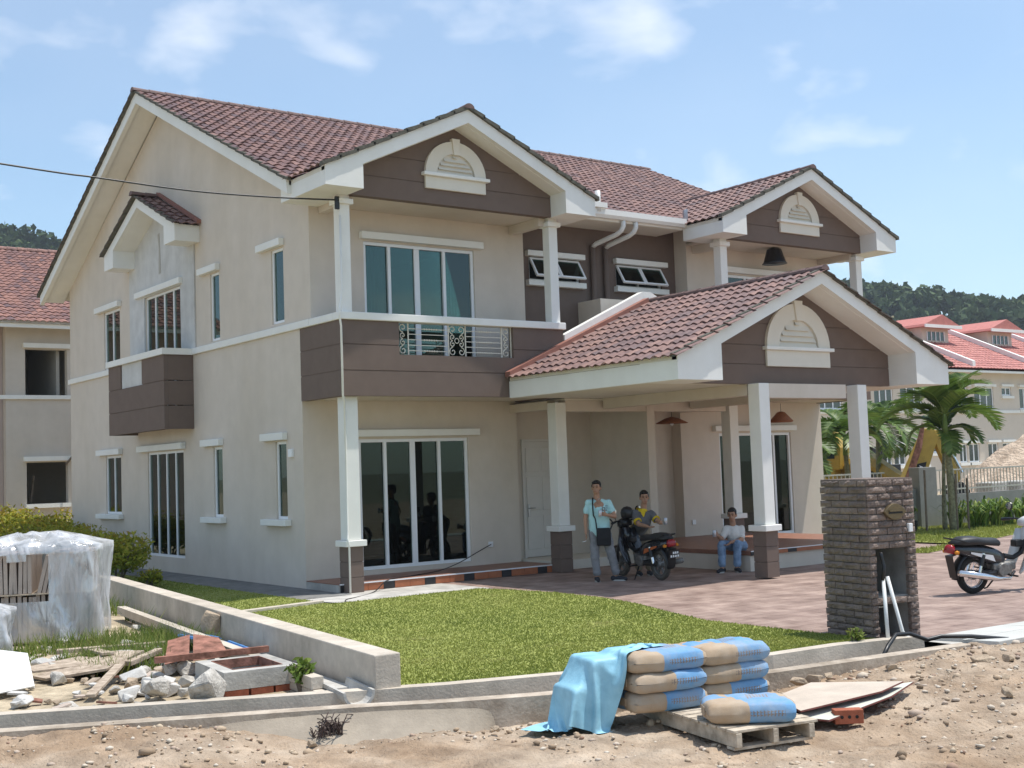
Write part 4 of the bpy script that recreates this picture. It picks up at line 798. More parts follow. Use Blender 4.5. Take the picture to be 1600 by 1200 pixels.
for r in range(23):
    z = HT - C_ * (r + 1)
    o = .0 if r % 2 else -.14; x = .02
    cuts = [0.0 - .0] + [q for q in (o + .28, o + .56, o + .84) if .06 < q < WL - .06] + [WL + (.015 if r % 2 else 0)]
    for a, b in zip(cuts[:-1], cuts[1:]): lay(a, b, z, 'l', rl.uniform(0, .008))
    opn = 10 <= r <= 16 or r >= 18
    if not opn:
        o = .10 if r % 2 else -.02; cuts = [0.002] + [q for q in (o + .16 + rl.uniform(-.02, .02), o + .38 + rl.uniform(-.03, .03), o + .55) if .07 < q < WF - .07] + [WF]
        for a, b in zip(cuts[:-1], cuts[1:]): lay(a, b, z, 'f', rl.uniform(0, .008))
    else:
        lay(.002, .105 + rl.uniform(-.02, .0), z, 'f'); lay(WF - .125, WF, z, 'f', rl.uniform(0, .008))
lpart('top_slab', MB().box(.0, WF, .0, WL, HT - .012, HT + .005), 'pillar_brick')
ey = [(-.155 + .31 * k / 12, -.088 * (1 - (2 * k / 12 - 1) ** 2)) for k in range(13)] + [(.155 - .31 * k / 12, .088 * (1 - (2 * k / 12 - 1) ** 2)) for k in range(1, 12)]
sl_ = lpart('mail_slot', MB().prism([(.345 + p[0], HT - .355 + p[1]) for p in ey], 'y', -.052, -.005), 'bronze', bevel=.006)
lpart('slot_shade', MB().box(.25, .44, -.055, -.0522, HT - .375, HT - .352), 'dark', sl_); lpart('flap', MB().box(.25, .44, -.07, -.0525, HT - .352, HT - .338), 'bronze', sl_)  # black strip on the plate paints the shade inside the slot
lpart('bell_switch', MB().box(WF - .125, WF - .07, -.045, -.005, HT - .58, HT - .49), 'frame', bevel=.006)
lpart('tap_pipe', MB().tube([(.2, .2, .33), (.33, .16, .33), (.33, .16, .02)], .012, 6), 'pvc')
pv = tag(part('pvc_pipe', MB().tube([(.985, -11.28, -.05), (1.115, -11.16, .60)], .02, 8), 'pvc', smooth=True), 'white pipe leaning left against the letterbox niche', 'pipe')
pv = tag(part('pvc_pipe', MB().tube([(1.27, -11.40, -.02), (1.20, -11.35, -.01), (1.175, -11.32, .05), (1.145, -11.19, .62)], .02, 8), 'pvc', smooth=True), 'white pipe with elbow at its foot standing before the letterbox niche', 'pipe')
tag(part('cable_tail', MB().tube([(1.10, -11.165, .58), (1.13, -11.17, .72), (1.14, -11.14, .80), (1.11, -11.15, .87)], .02, 6), 'black', smooth=True), 'black cable end sticking out of the pipes at the letterbox', 'cable')
tag(part('black_cable', MB().tube([(.42, -11.62, -.12), (.62, -11.55, -.02), (.82, -11.5, .07), (1.02, -11.52, .06), (1.18, -11.62, -.01), (1.3, -11.7, .02), (1.6, -11.86, .0), (1.95, -12.05, -.05), (2.05, -12.1, -.1)], .022, 8), 'black', smooth=True), 'black cable looping across the drain end below the letterbox', 'cable')
# ------------------------------------------------------------------ pallet, cement bags, tarpaulin, plywood, brick
mat('pallet_wood', (.40, .33, .25), .9, .25, 9, .5, 60, c2=(.50, .43, .34)); mat('ply_face', (.52, .44, .36), .85, .12, 4, .3, 50); mat('ply_edge', (.20, .07, .06), .9, .2, 20); mat('ply_green', (.55, .56, .48), .85, .1, 5)
PA = Vector((-3.16, -13.05, -.2)); prz = math.atan2(-.2, .97)
pal = thing('wooden_pallet', 'weathered wooden pallet lying on the dirt under the cement bags', 'pallet', PA, rz=prz)
for k in range(3): part('stringer', MB().box(.0 + .33 * k, .05 + .33 * k, 0, 1.42, 0, .105), 'pallet_wood', pal, world=False, bevel=.004)
for k in range(12): part('board', MB().box(-.02, .74 + random.uniform(-.01, .02), .005 + .119 * k, .10 + .119 * k, .107, .128), 'pallet_wood', pal, world=False, bevel=.003)
for k in range(2): part('bottom_board', MB().box(0, .71, .03 + 1.25 * k, .13 + 1.25 * k, -.022, -.002), 'pallet_wood', pal, world=False)
def bagmat():
    m = bpy.data.materials.new('cement_bag'); m.use_nodes = True; t = m.node_tree; n = t.nodes; l = t.links; b = n['Principled BSDF']; b.inputs['Roughness'].default_value = .75; b.inputs['Specular IOR Level'].default_value = .25
    tc = n.new('ShaderNodeTexCoord'); sp = n.new('ShaderNodeSeparateXYZ'); l.new(tc.outputs['Object'], sp.inputs[0])
    def rng(sock, lo, hi):
        a = n.new('ShaderNodeMath'); a.operation = 'GREATER_THAN'; l.new(sock, a.inputs[0]); a.inputs[1].default_value = lo; c = n.new('ShaderNodeMath'); c.operation = 'LESS_THAN'; l.new(sock, c.inputs[0]); c.inputs[1].default_value = hi
        d = n.new('ShaderNodeMath'); d.operation = 'MULTIPLY'; l.new(a.outputs[0], d.inputs[0]); l.new(c.outputs[0], d.inputs[1]); return d.outputs[0]
    def op(o, x, y):
        a = n.new('ShaderNodeMath'); a.operation = o; l.new(x, a.inputs[0])
        if isinstance(y, (int, float)): a.inputs[1].default_value = y
        else: l.new(y, a.inputs[1])
        return a.outputs[0]
    X, Y, Z = sp.outputs
    # skewed blue field on the right of the bag, kraft strip and emblem inside it
    oi = n.new('ShaderNodeObjectInfo'); sk = op('ADD', op('ADD', X, op('MULTIPLY', Y, .35)), op('MULTIPLY', op('SUBTRACT', oi.outputs['Random'], .5), .12)); blue = rng(sk, -.10, .27)
    blue2 = op('MULTIPLY', rng(sk, -.33, -.16), rng(Y, -.02, .16)); blue = op('MAXIMUM', blue, blue2)
    em = op('MULTIPLY', rng(X, .00, .17), rng(Y, -.02, .10)); edge = op('MULTIPLY', rng(X, -.02, .24), op('MULTIPLY', rng(Z, -.022, .022), rng(Y, -.6, -.17)))
    fx = op('FRACT', op('MULTIPLY', X, 38.0), 0.0); fz = op('FRACT', op('MULTIPLY', op('ADD', Z, Y), 46.0), 0.0); mark = op('MAXIMUM', op('LESS_THAN', fx, .32), op('MULTIPLY', op('LESS_THAN', fz, .3), op('LESS_THAN', fx, .75)))
    prt = op('MULTIPLY', op('MAXIMUM', em, edge), mark)
    no = n.new('ShaderNodeTexNoise'); no.inputs['Scale'].default_value = 9; no.inputs['Detail'].default_value = 5; l.new(tc.outputs['Object'], no.inputs['Vector'])
    k = n.new('ShaderNodeValToRGB'); k.color_ramp.elements[0].color = (.36, .255, .165, 1); k.color_ramp.elements[1].color = (.48, .37, .255, 1); l.new(no.outputs['Fac'], k.inputs[0])
    bl = n.new('ShaderNodeValToRGB'); bl.color_ramp.elements[0].color = (.10, .25, .46, 1); bl.color_ramp.elements[1].color = (.19, .38, .60, 1); l.new(no.outputs['Fac'], bl.inputs[0])
    m1 = n.new('ShaderNodeMix'); m1.data_type = 'RGBA'; l.new(blue, m1.inputs[0]); l.new(k.outputs[0], m1.inputs[6]); l.new(bl.outputs[0], m1.inputs[7])
    m2 = n.new('ShaderNodeMix'); m2.data_type = 'RGBA'; l.new(prt, m2.inputs[0]); l.new(m1.outputs[2], m2.inputs[6]); m2.inputs[7].default_value = (.22, .17, .14, 1)
    du = n.new('ShaderNodeTexNoise'); du.inputs['Scale'].default_value = 3.5; du.inputs['Detail'].default_value = 8; du.inputs['Roughness'].default_value = .7; vo = n.new('ShaderNodeVectorMath'); vo.operation = 'ADD'; l.new(tc.outputs['Object'], vo.inputs[0]); cv = n.new('ShaderNodeCombineXYZ'); l.new(op('MULTIPLY', oi.outputs['Random'], 20.0), cv.inputs[0]); l.new(cv.outputs[0], vo.inputs[1]); l.new(vo.outputs[0], du.inputs['Vector'])
    dr_ = n.new('ShaderNodeMapRange'); dr_.inputs[1].default_value = .42; dr_.inputs[2].default_value = .75; dr_.inputs[4].default_value = .65; l.new(du.outputs['Fac'], dr_.inputs[0]); m3_ = n.new('ShaderNodeMix'); m3_.data_type = 'RGBA'; l.new(dr_.outputs[0], m3_.inputs[0]); l.new(m2.outputs[2], m3_.inputs[6]); m3_.inputs[7].default_value = (.44, .39, .33, 1); l.new(m3_.outputs[2], b.inputs['Base Color'])
    bp = n.new('ShaderNodeBump'); bp.inputs['Strength'].default_value = .5; bp.inputs['Distance'].default_value = .02; l.new(no.outputs['Fac'], bp.inputs['Height']); l.new(bp.outputs[0], b.inputs['Normal']); MATS['cement_bag'] = m
bagmat()
def bag_mesh(seed, L=.68, Wd=.46, H=.165):
    rng = random.Random(seed); nx, ny = 16, 11; vs = []; fs = []
    ph = [rng.uniform(0, 6.28) for _ in range(6)]
    def f(u, v, sgn):
        eu = 1 - abs(u) ** 9; ev = 1 - abs(v) ** 7; h = H / 2 * (max(0, eu) ** .30) * (max(0, ev) ** .30)
        wr = .006 * (math.sin(9 * u + ph[0] + 3 * v) + math.sin(13 * v + ph[1] + 4 * u)) * eu * ev + .010 * math.sin(16 * v + ph[2]) * abs(u) ** 4
        xx = u * L / 2 * (1 - .035 * abs(v) ** 3) + .008 * math.sin(5 * v + ph[3]); yy = v * Wd / 2 * (1 - .05 * abs(u) ** 4) + .006 * math.sin(6 * u + ph[4])
        return (xx, yy, sgn * h + wr * (1 if sgn > 0 else .3))
    for s_ in (1, -1):
        B = len(vs)
        for j in range(ny + 1):
            for i in range(nx + 1):
                u = math.sin((i / nx - .5) * math.pi) ; v = math.sin((j / ny - .5) * math.pi); vs.append(f(u, v, s_))
        for j in range(ny):
            for i in range(nx): a = B + j * (nx + 1) + i; q = (a, a + 1, a + nx + 2, a + nx + 1); fs.append(q if s_ > 0 else q[::-1])
    mb = MB().add(vs, fs); me = mb.mesh('cement_bag', 'cement_bag', smooth=True, weld=True); return me
def bag(loc, rz, seed, label, tilt=0):
    o = link('cement_bag', bag_mesh(seed)); o.location = loc; o.rotation_euler = (tilt, 0, rz)
    tag(o, label, 'cement bag', 'paper cement bags on the pallet')
    tag(part('fold_flap', MB().box(-.345, -.335, -.07, .06, -.03, .035), 'cement_bag', o, world=False, bevel=.01), None); return o
bz = -.068; e_s = Vector((math.cos(prz), math.sin(prz), 0)); e_l = Vector((-math.sin(prz), math.cos(prz), 0))
s1 = Vector((-2.94, -12.0, 0)); s2 = s1 + e_s * .70 + e_l * .12
names1 = ['bottom cement bag of the left stack, beside the blue tarpaulin', 'middle cement bag of the left stack, beside the blue tarpaulin', 'top cement bag of the left stack, tarpaulin lying on its back edge']
names2 = ['bottom cement bag of the right stack, mostly hidden by the loose bag', 'middle cement bag of the right stack', 'top cement bag of the right stack, behind the loose bag']
for k in range(3):
    bag(s1 + e_l * random.uniform(-.015, .015) + Vector((0, 0, bz + .078 + .156 * k)), prz + random.uniform(-.03, .03), 10 + k, names1[k]); bag(s2 + e_l * random.uniform(-.015, .015) + Vector((0, 0, bz + .07 + .15 * k)), prz + random.uniform(-.03, .03), 20 + k, names2[k])
bag(Vector((-2.80, -12.83, bz + .08)), prz - .42, 31, 'single cement bag lying loose at the front of the pallet')
mat('tarp', (.24, .50, .64), .5, .10, 5, .35, 22, spec=.35, c2=(.32, .58, .70))
def catmull(P, m):
    P = [Vector(p) for p in P]; out = []
    for i in range(len(P) - 1):
        p0, p1, p2, p3 = P[max(i - 1, 0)], P[i], P[i + 1], P[min(i + 2, len(P) - 1)]
        for k in range(m): t_ = k / m; out.append(.5 * ((2 * p1) + (p2 - p0) * t_ + (2 * p0 - 5 * p1 + 4 * p2 - p3) * t_ ** 2 + (3 * p1 - p0 - 3 * p2 + p3) * t_ ** 3))
    return out + [P[-1]]
def drape(n=46, size=1.2, start=(-.50, .26), seed=11, steps=260):
    """cloth of n*n points dropped on the bag stack: position based springs, boxes and ground as obstacles (stack frame: s, l, z)"""
    rng = np.random.default_rng(seed); L = size / (n - 1); g = np.linspace(-.5, .5, n); GX, GY = np.meshgrid(g, g, indexing='ij'); ca, sa = math.cos(.5), math.sin(.5)
    X = np.stack([start[0] + (GX * ca - GY * sa) * size * .60, start[1] + (GX * sa + GY * ca) * size * .60, .78 + .42 * (np.array(fbm(GX * 9 + 5, GY * 9 + 3, seed)) - .5) + .30 * GX], -1).reshape(-1, 3); Vl = np.zeros_like(X); idx = np.arange(n * n).reshape(n, n)
    C = []
    for di, dj in ((1, 0), (0, 1), (1, 1), (1, -1), (2, 0), (0, 2)):
        A = idx[:n - di, max(0, -dj):n - max(0, dj)]; B = idx[di:, max(0, dj):n + min(0, dj)]; C.append((A.ravel(), B.ravel(), L * math.hypot(di, dj), .35 if di == 2 or dj == 2 else 1.0))
    boxes = [(-.35, .36, -.245, .245, -.2, .405), (.36, 1.02, -.13, .37, -.2, .395), (-.25, .5, -1.0, .32, -.2, -.06), (-.60, -.35, .0, .42, -.2, .36), (-.76, -.60, .02, .40, -.2, .14)]
    for st in range(steps):
        Vl = (Vl + np.array([0, 0, -9.8]) * .012) * .975; P = X + Vl * .012
        for it in range(9):
            for A, B, r, k in C:
                d = P[B] - P[A]; ln = np.linalg.norm(d, axis=1) + 1e-9; w = (ln - r) / ln
                if k < 1: w = np.where(ln < r * .80, (ln - r * .80) / ln, 0) * .25
                c_ = d * (w * .5 * min(k, .9))[:, None]; P[A] += c_; P[B] -= c_
            for b in boxes:
                ins = (P[:, 0] > b[0] - .008) & (P[:, 0] < b[1] + .008) & (P[:, 1] > b[2] - .008) & (P[:, 1] < b[3] + .008) & (P[:, 2] < b[5] + .008) & (P[:, 2] > b[4] - .3)
                if ins.any():
                    Q = P[ins]; ds = np.stack([Q[:, 0] - b[0] + .008, b[1] + .008 - Q[:, 0], Q[:, 1] - b[2] + .008, b[3] + .008 - Q[:, 1], b[5] + .008 - Q[:, 2]], 1); m_ = ds.argmin(1); dv = ds[np.arange(len(m_)), m_]
                    for q, (ax, sg) in enumerate(((0, -1), (0, 1), (1, -1), (1, 1), (2, 1))): s_ = m_ == q; Q[s_, ax] += sg * dv[s_]
                    tp_ = m_ == 4; Q[tp_, :2] = Q[tp_, :2] * .15 + X[ins][tp_, :2] * .85
                    P[ins] = Q; X[ins] = X[ins] * .35 + P[ins] * .65
            lo = P[:, 2] < -.197; P[lo, 2] = -.197; X[lo, :2] = X[lo, :2] * .4 + P[lo, :2] * .6
        Vl = (P - X) / .012; sp = np.linalg.norm(Vl, axis=1, keepdims=True); Vl = Vl * np.minimum(1, 3 / (sp + 1e-9)); X = P
    F = np.stack([idx[:-1, :-1], idx[1:, :-1], idx[1:, 1:], idx[:-1, 1:]], -1).reshape(-1, 4); return X, F
Xc, Fc = drape(); Wc = np.array(s1)[None] + Xc[:, :1] * np.array(e_s)[None] + Xc[:, 1:2] * np.array(e_l)[None] + np.concatenate([np.zeros((len(Xc), 2)), Xc[:, 2:]], 1)
tp = numesh('tarpaulin', Wc, Fc, 'tarp', smooth=True); sb = tp.modifiers.new('sub', 'SUBSURF'); sb.levels = sb.render_levels = 1; tag(tp, 'crumpled light blue tarpaulin draped over the left end of the cement bags', 'tarpaulin')
def sheet(name, P, th, m, label, cat, edge=None):
    P = [Vector(p) for p in P]; nrm = (P[1] - P[0]).cross(P[2] - P[0]).normalized()
    if nrm.z < 0: P = P[::-1]; nrm = -nrm
    n = len(P); mb = MB(); mb.add(P + [p - nrm * th for p in P], [list(range(n))]); mb.cur = 1 if edge else 0; b = 0
    mb.add(P + [p - nrm * th for p in P], [list(range(2 * n - 1, n - 1, -1))] + [((i + 1) % n, i, n + i, n + (i + 1) % n) for i in range(n)]); return tag(part(name, mb, [m, edge] if edge else m), label, cat)
sheet('plywood_sheet', [(-2.05, -12.42, -.055), (-1.35, -12.22, -.05), (-.92, -12.86, -.02), (-1.35, -12.96, -.035), (-2.30, -12.92, -.065)], .014, 'ply_face', 'upper of two worn plywood sheets lying right of the pallet', 'plywood', 'ply_edge')
sheet('plywood_sheet', [(-2.28, -12.80, -.125), (-1.2, -12.55, -.10), (-.70, -12.80, -.06), (-1.25, -12.98, -.085), (-2.14, -13.06, -.14)], .014, 'ply_green', 'lower plywood sheet with pale greenish face under the other sheet', 'plywood', 'ply_edge')
mat('red_brick', (.36, .115, .065), .9, .18, 18, .5, 70)
bb = bmesh.new(); M_b = Matrix.Translation((-1.90, -13.05, -.145)) @ Matrix.Rotation(math.atan2(-.13, .19), 4, 'Z')
ob = thing('red_brick', 'single red clay brick with three holes lying on the dirt', 'brick', (-1.90, -13.05, -.2))
part('brick_body', MB().box(-.115, .115, -.045, .055, -.055, .055, M_b), 'red_brick', ob, bevel=.006)
for k in (-.06, 0, .06): part('hole_shade', MB().lathe([(.0135, 0), (.0135, .004)], 12, M_b @ Matrix.Translation((k, -.0452, 0)) @ Matrix.Rotation(math.pi / 2, 4, 'X')), 'dark', ob)  # black discs on the face paint the shade inside the three holes
# ------------------------------------------------------------------ rubble yard on the left
mat('rubble', (.40, .365, .32), .95, .25, 10, .9, 40, c2=(.50, .47, .42), bdist=.02); mat('rubble_tan', (.40, .31, .22), .95, .2, 10, .8, 40, bdist=.02); mat('rubble_pale', (.52, .50, .465), .9, .1, 10, .6, 50)
mat('timber', (.33, .25, .18), .9, .25, 10, .5, 60, c2=(.44, .36, .28)); mat('rust', (.19, .085, .055), .85, .35, 9, .4, 50, c2=(.30, .14, .10)); mat('blue_metal', (.08, .22, .47), .5, .15, 9)
mat('board_white', (.72, .71, .68), .6, .05, 5); mat('tile_stack', (.47, .385, .32), .85, .10, 6, .3, 60); mat('cardboard', (.50, .40, .29), .9, .12, 8)
def stone(p, s_, seed, m, label, group=None, cat='stone', flat=.62, name='stone'):
    rng = random.Random(seed); bm = bmesh.new()
    for _ in range(15):
        v = Vector((rng.gauss(0, 1), rng.gauss(0, 1), rng.gauss(0, 1))).normalized(); v = Vector([max(-.78, min(.78, q)) for q in v]) * rng.uniform(.85, 1.2); bm.verts.new(v)
    bmesh.ops.convex_hull(bm, input=bm.verts); bmesh.ops.delete(bm, geom=[v for v in bm.verts if not v.link_faces], context='VERTS'); bmesh.ops.bevel(bm, geom=list(bm.edges), offset=.05, segments=1, affect='EDGES')
    me = bpy.data.meshes.new(name); bm.to_mesh(me); bm.free(); me.materials.append(MATS[m]); o = link(name, me); o.location = p; o.scale = (s_ * .5, s_ * .5 * rng.uniform(.75, 1), s_ * .5 * flat * rng.uniform(.85, 1.2)); o.rotation_euler = (rng.uniform(-.2, .2), rng.uniform(-.2, .2), rng.uniform(0, 6.28)); return tag(o, label, cat, group)
ST = [[-4.81, -4.85, .29], [-5.04, -6.43, .22], [-4.96, -6.85, .2], [-5.31, -6.77, .18], [-5.25, -3.75, .22], [-5.72, -7.57, .24], [-5.56, -7.64, .21], [-6.0, -8.27, .14], [-5.49, -8.14, .15], [-6.53, -8.32, .22], [-6.79, -7.78, .27], [-5.22, -6.99, .14], [-5.94, -7.75, .16], [-5.94, -7.21, .14], [-4.79, -5.28, .24], [-4.46, -5.28, .2], [-4.0, -2.9, .18], [-3.6, -1.7, .16], [-5.57, -4.2, .2], [-5.27, -7.97, .12], [-6.2, -8.18, .09], [-6.03, -8.6, .1], [-6.26, -7.64, .12], [-6.56, -7.79, .1], [-4.82, -6.13, .15], [-4.79, -5.66, .14], [-4.54, -5.96, .17], [-5.22, -5.52, .15], [-5.84, -8.34, .09]]
for k, (x, y, s_) in enumerate(ST): stone((x, y, -.07 + s_ * .12), s_ * .95, 50 + k, ('rubble', 'rubble_pale', 'rubble_tan')[k % 3], 'broken concrete or stone lump in the rubble left of the drain wall', 'rubble lumps left of the boundary wall')
for k in range(60): x = random.uniform(-6.9, -4.5); y = random.uniform(-8.6, -4.8); stone((x, y, -.06), random.uniform(.05, .17), 150 + k, ('rubble', 'rubble_pale', 'rubble_tan')[k % 3], 'broken concrete or stone lump in the rubble left of the drain wall', 'rubble lumps left of the boundary wall')
for k in range(64):
    x = random.uniform(-6.9, -4.5); y = random.uniform(-8.4, -4.6); a = random.uniform(0, 6.28); M_ = Matrix.Translation((x, y, -.07 + random.uniform(0, .04))) @ Euler((random.uniform(-.25, .25), random.uniform(-.25, .25), a)).to_matrix().to_4x4(); w_ = random.uniform(.08, .22); d_ = random.uniform(.05, .13)
    tag(part('tile_fragment', MB().prism([(-w_ / 2, -d_ / 2), (w_ * .3, -d_ * .6), (w_ / 2, d_ * .1), (w_ * .2, d_ / 2), (-w_ * .4, d_ * .45)], 'z', 0, .018), ('tile_stack', 'rubble_pale', 'timber', 'rust')[k % 4]), 'flat broken tile or board fragment lying in the rubble yard', 'fragment', 'flat fragments in the rubble yard').matrix_basis = M_
for k in range(22): x = random.uniform(-6.2, -4.6); y = random.uniform(-8.5, -5.2); stone((x, y, -.03), random.uniform(.14, .30), 250 + k, ('rubble', 'rubble_pale')[k % 2], 'broken concrete or stone lump in the rubble left of the drain wall', 'rubble lumps left of the boundary wall')
def boulder(p, s3, seed, m, label, rz=0):
    o = stone(p, 1, seed, m, label, None, 'boulder', name='boulder'); o.scale = s3; o.rotation_euler = (.1, .05, rz); return o
boulder((-5.50, -8.98, .07), (.25, .2, .2), 301, 'rubble', 'large pale wedge-shaped boulder in front of the manhole box', .4)
boulder((-5.76, -8.38, .03), (.2, .13, .11), 302, 'rubble', 'blocky concrete lump left of the large wedge-shaped boulder', 1.0)
boulder((-3.88, -5.15, .17), (.15, .13, .16), 303, 'rubble_tan', 'tan upright rock leaning against the boundary wall', .3)
for k, (x, y, z, s_) in enumerate([(-1.2, -11.95, -.1, .16), (-1.05, -12.0, -.1, .2), (-.85, -12.02, -.08, .14), (-.2, -12.2, -.06, .12), (.6, -12.6, -.06, .22), (.9, -12.7, -.06, .17), (-5.95, -10.55, -.2, .16), (-5.35, -10.6, -.2, .12), (-6.6, -10.1, -.2, .15), (-3.2, -11.35 - .35, -.21, .1), (-4.0, -11.2, -.2, .1), (1.5, -12.9, -.07, .2), (-.4, -13.5, -.1, .16), (.2, -13.1, -.1, .12)]): stone((x, y, z), s_, 400 + k, 'rubble_tan', 'tan clod of earth or stone lying on the dirt road', 'clods on the dirt road', cat='clod')
# manhole box: concrete frame on a brick base
mh = thing('manhole_box', 'square open concrete manhole frame on a red brick base among the rubble', 'manhole', (-4.85, -8.3, -.05)); Mh = Matrix.Translation((-4.88, -8.35, 0)) @ Matrix.Rotation(math.radians(-6), 4, 'Z')
fr = MB(); w_, h_ = .36, .46; z0, z1 = -.025, .14
for a in ((-w_, w_, -h_, -h_ + .12), (-w_, w_, h_ - .12, h_), (-w_, -w_ + .12, -h_ + .12, h_ - .12), (w_ - .12, w_, -h_ + .12, h_ - .12)): fr.box(*a, z0, z1, Mh)
part('frame', fr, 'concrete', mh, weld=True); part('rusty_rim', MB().box(-w_ + .12, -w_ + .128, -h_ + .12, h_ - .12, .06, .145, Mh).box(w_ - .128, w_ - .12, -h_ + .12, h_ - .12, .06, .145, Mh).box(-w_ + .128, w_ - .128, h_ - .128, h_ - .12, .06, .145, Mh).box(-w_ + .128, w_ - .128, -h_ + .12, -h_ + .128, .06, .145, Mh), 'rust', mh)
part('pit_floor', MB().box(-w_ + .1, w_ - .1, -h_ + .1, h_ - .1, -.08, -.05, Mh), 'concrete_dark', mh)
for k in range(3): part('brick', MB().box(-w_ + .02 + .235 * k, -w_ + .235 * (k + 1), -h_ + .01, -h_ + .1, -.12, -.027, Mh), 'red_brick', mh, bevel=.006)
for k in range(4): part('brick', MB().box(-w_ + .01, -w_ + .1, -h_ + .11 + .2 * k, -h_ + .10 + .2 * (k + 1), -.12, -.027, Mh), 'red_brick', mh, bevel=.006); part('brick', MB().box(w_ - .1, w_ - .01, -h_ + .11 + .2 * k, -h_ + .10 + .2 * (k + 1), -.12, -.027, Mh), 'red_brick', mh, bevel=.006)
# brick stub and half pipe discharging into the drain
bs = thing('brick_drain_wall', 'low brick side wall of the small drain beside the boundary wall', 'wall', (-4.5, -9.2, 0)); d = Vector((1.26, 10.4)).normalized(); nrm = Vector((d.y, -d.x)); rb = Matrix.Translation((-4.66, -9.62, 0)) @ Matrix.Rotation(math.atan2(d.y, d.x), 4, 'Z')
part('render_top', MB().box(.18, 8.2, -.005, .11, .0, .105, rb), 'kerb', bs)
for r in range(2):
    for k in range(7): part('brick', MB().box(.0 + .225 * k + .1 * (r % 2), .215 + .225 * k + .1 * (r % 2), .0, .10, -.16 + .08 * r, -.086 + .08 * r, rb), 'kerb', bs, bevel=.008)
part('channel', MB().box(.2, 8.2, -.29, -.006, -.1, -.02, rb), 'concrete', bs)
hp = MB(); vs = []; fs = []; m_ = 12
for i, s_ in enumerate((0, .62)):
    for rr_ in (.15, .125):
        for k in range(m_ + 1): a = math.pi + math.pi * k / m_; vs.append(rb @ Vector((-.30 + s_, -.15 + rr_ * math.cos(a), .05 + rr_ * math.sin(a) - .03 * (1 - i))))
q = m_ + 1
for k in range(m_): fs += [(k, k + 1, 2 * q + k + 1, 2 * q + k), (q + k + 1, q + k, 3 * q + k, 3 * q + k + 1), (k + 1, k, q + k, q + k + 1)]
fs += [(0, 2 * q, 3 * q, q), (m_, q + m_, 3 * q + m_, 2 * q + m_)]
tag(part('half_pipe', hp.add(vs, fs), 'concrete'), 'half-round concrete pipe emptying into the roadside drain', 'pipe')
# timber, rusty sheets, blue sheets
sheet('timber_board', [(-6.30, -6.05, .03), (-5.68, -5.85, .05), (-5.50, -6.2, .04), (-5.72, -6.42, .03), (-6.30, -6.35, .02)], .02, 'timber', 'short grey-brown timber board lying on a longer board in the rubble', 'board')
sheet('timber_board', [(-6.32, -6.4, -.02), (-5.4, -6.12, .10), (-5.15, -6.35, .10), (-5.7, -6.78, .02), (-6.25, -6.62, -.03)], .025, 'timber', 'longer bent grey-brown timber board lying among the rubble', 'board')
def stick(p, q, w_, h_, m, label):
    p, q = Vector(p), Vector(q); d_ = (q - p); L = d_.length; R = d_.to_track_quat('X', 'Z').to_matrix().to_4x4(); return tag(part('timber_batten', MB().box(0, L, -w_ / 2, w_ / 2, -h_ / 2, h_ / 2, Matrix.Translation(p) @ R), m, bevel=.004), label, 'timber')
stick((-6.25, -8.0, -.03), (-5.2, -6.1, .06), .09, .03, 'timber', 'timber batten slanting through the rubble past the boards'); stick((-5.30, -5.1, .0), (-5.52, -6.3, .10), .13, .03, 'timber', 'short wide timber piece leaning on the bent boards'); stick((-5.6, -4.75, -.02), (-4.5, -5.25, .0), .12, .05, 'timber', 'dark timber plank lying behind the rubble by the weeds'); stick((-5.45, -6.7, .03), (-4.98, -6.35, .08), .08, .05, 'timber', 'stubby pale timber end lying right of the bent boards')
sheet('rusty_sheet', [(-5.25, -7.20, .05), (-4.85, -6.25, .16), (-4.6, -6.25, .20), (-5.0, -7.22, .09)], .006, 'rust', 'left rusty metal sheet propped behind the manhole box', 'metal sheet'); sheet('rusty_sheet', [(-5.02, -7.38, .08), (-4.62, -6.4, .22), (-4.42, -6.62, .18), (-4.68, -7.5, .10)], .006, 'rust', 'right rusty metal sheet propped behind the manhole box', 'metal sheet')
tag(part('steel_bar', MB().box(-.7, .45, -.03, .03, -.03, .03, Matrix.Translation((-4.75, -7.55, .14)) @ Matrix.Rotation(math.radians(-8), 4, 'Z')), 'rust'), 'rusty steel bar resting on the back edge of the manhole box', 'steel bar')
for q in range(2):
    vs = []; fs = []; n_ = 25
    for k in range(n_):
        u = k / (n_ - 1); zz = .02 + .022 * (1 if (k // 3) % 2 else 0)
        a = Vector((-4.02 - .02 * q, -5.0 - 1.1 * q, 0)) + Vector((-.25, -.04, 0)) * u; b = Vector((-4.12 - .08 * q, -6.0 - 1.15 * q, 0)) + Vector((-.25, -.04, 0)) * u; vs += [(a.x, a.y, zz + .02), (b.x, b.y, zz + .06 - .03 * q)]
    for k in range(n_ - 1): fs.append((2 * k, 2 * k + 1, 2 * k + 3, 2 * k + 2))
    o = part('corrugated_sheet', MB().add(vs, fs), 'blue_metal'); so = o.modifiers.new('solid', 'SOLIDIFY'); so.thickness = .004; tag(o, ['farther blue corrugated metal sheet lying along the boundary wall', 'nearer blue corrugated metal sheet beside the rusty sheets'][q], 'metal sheet')
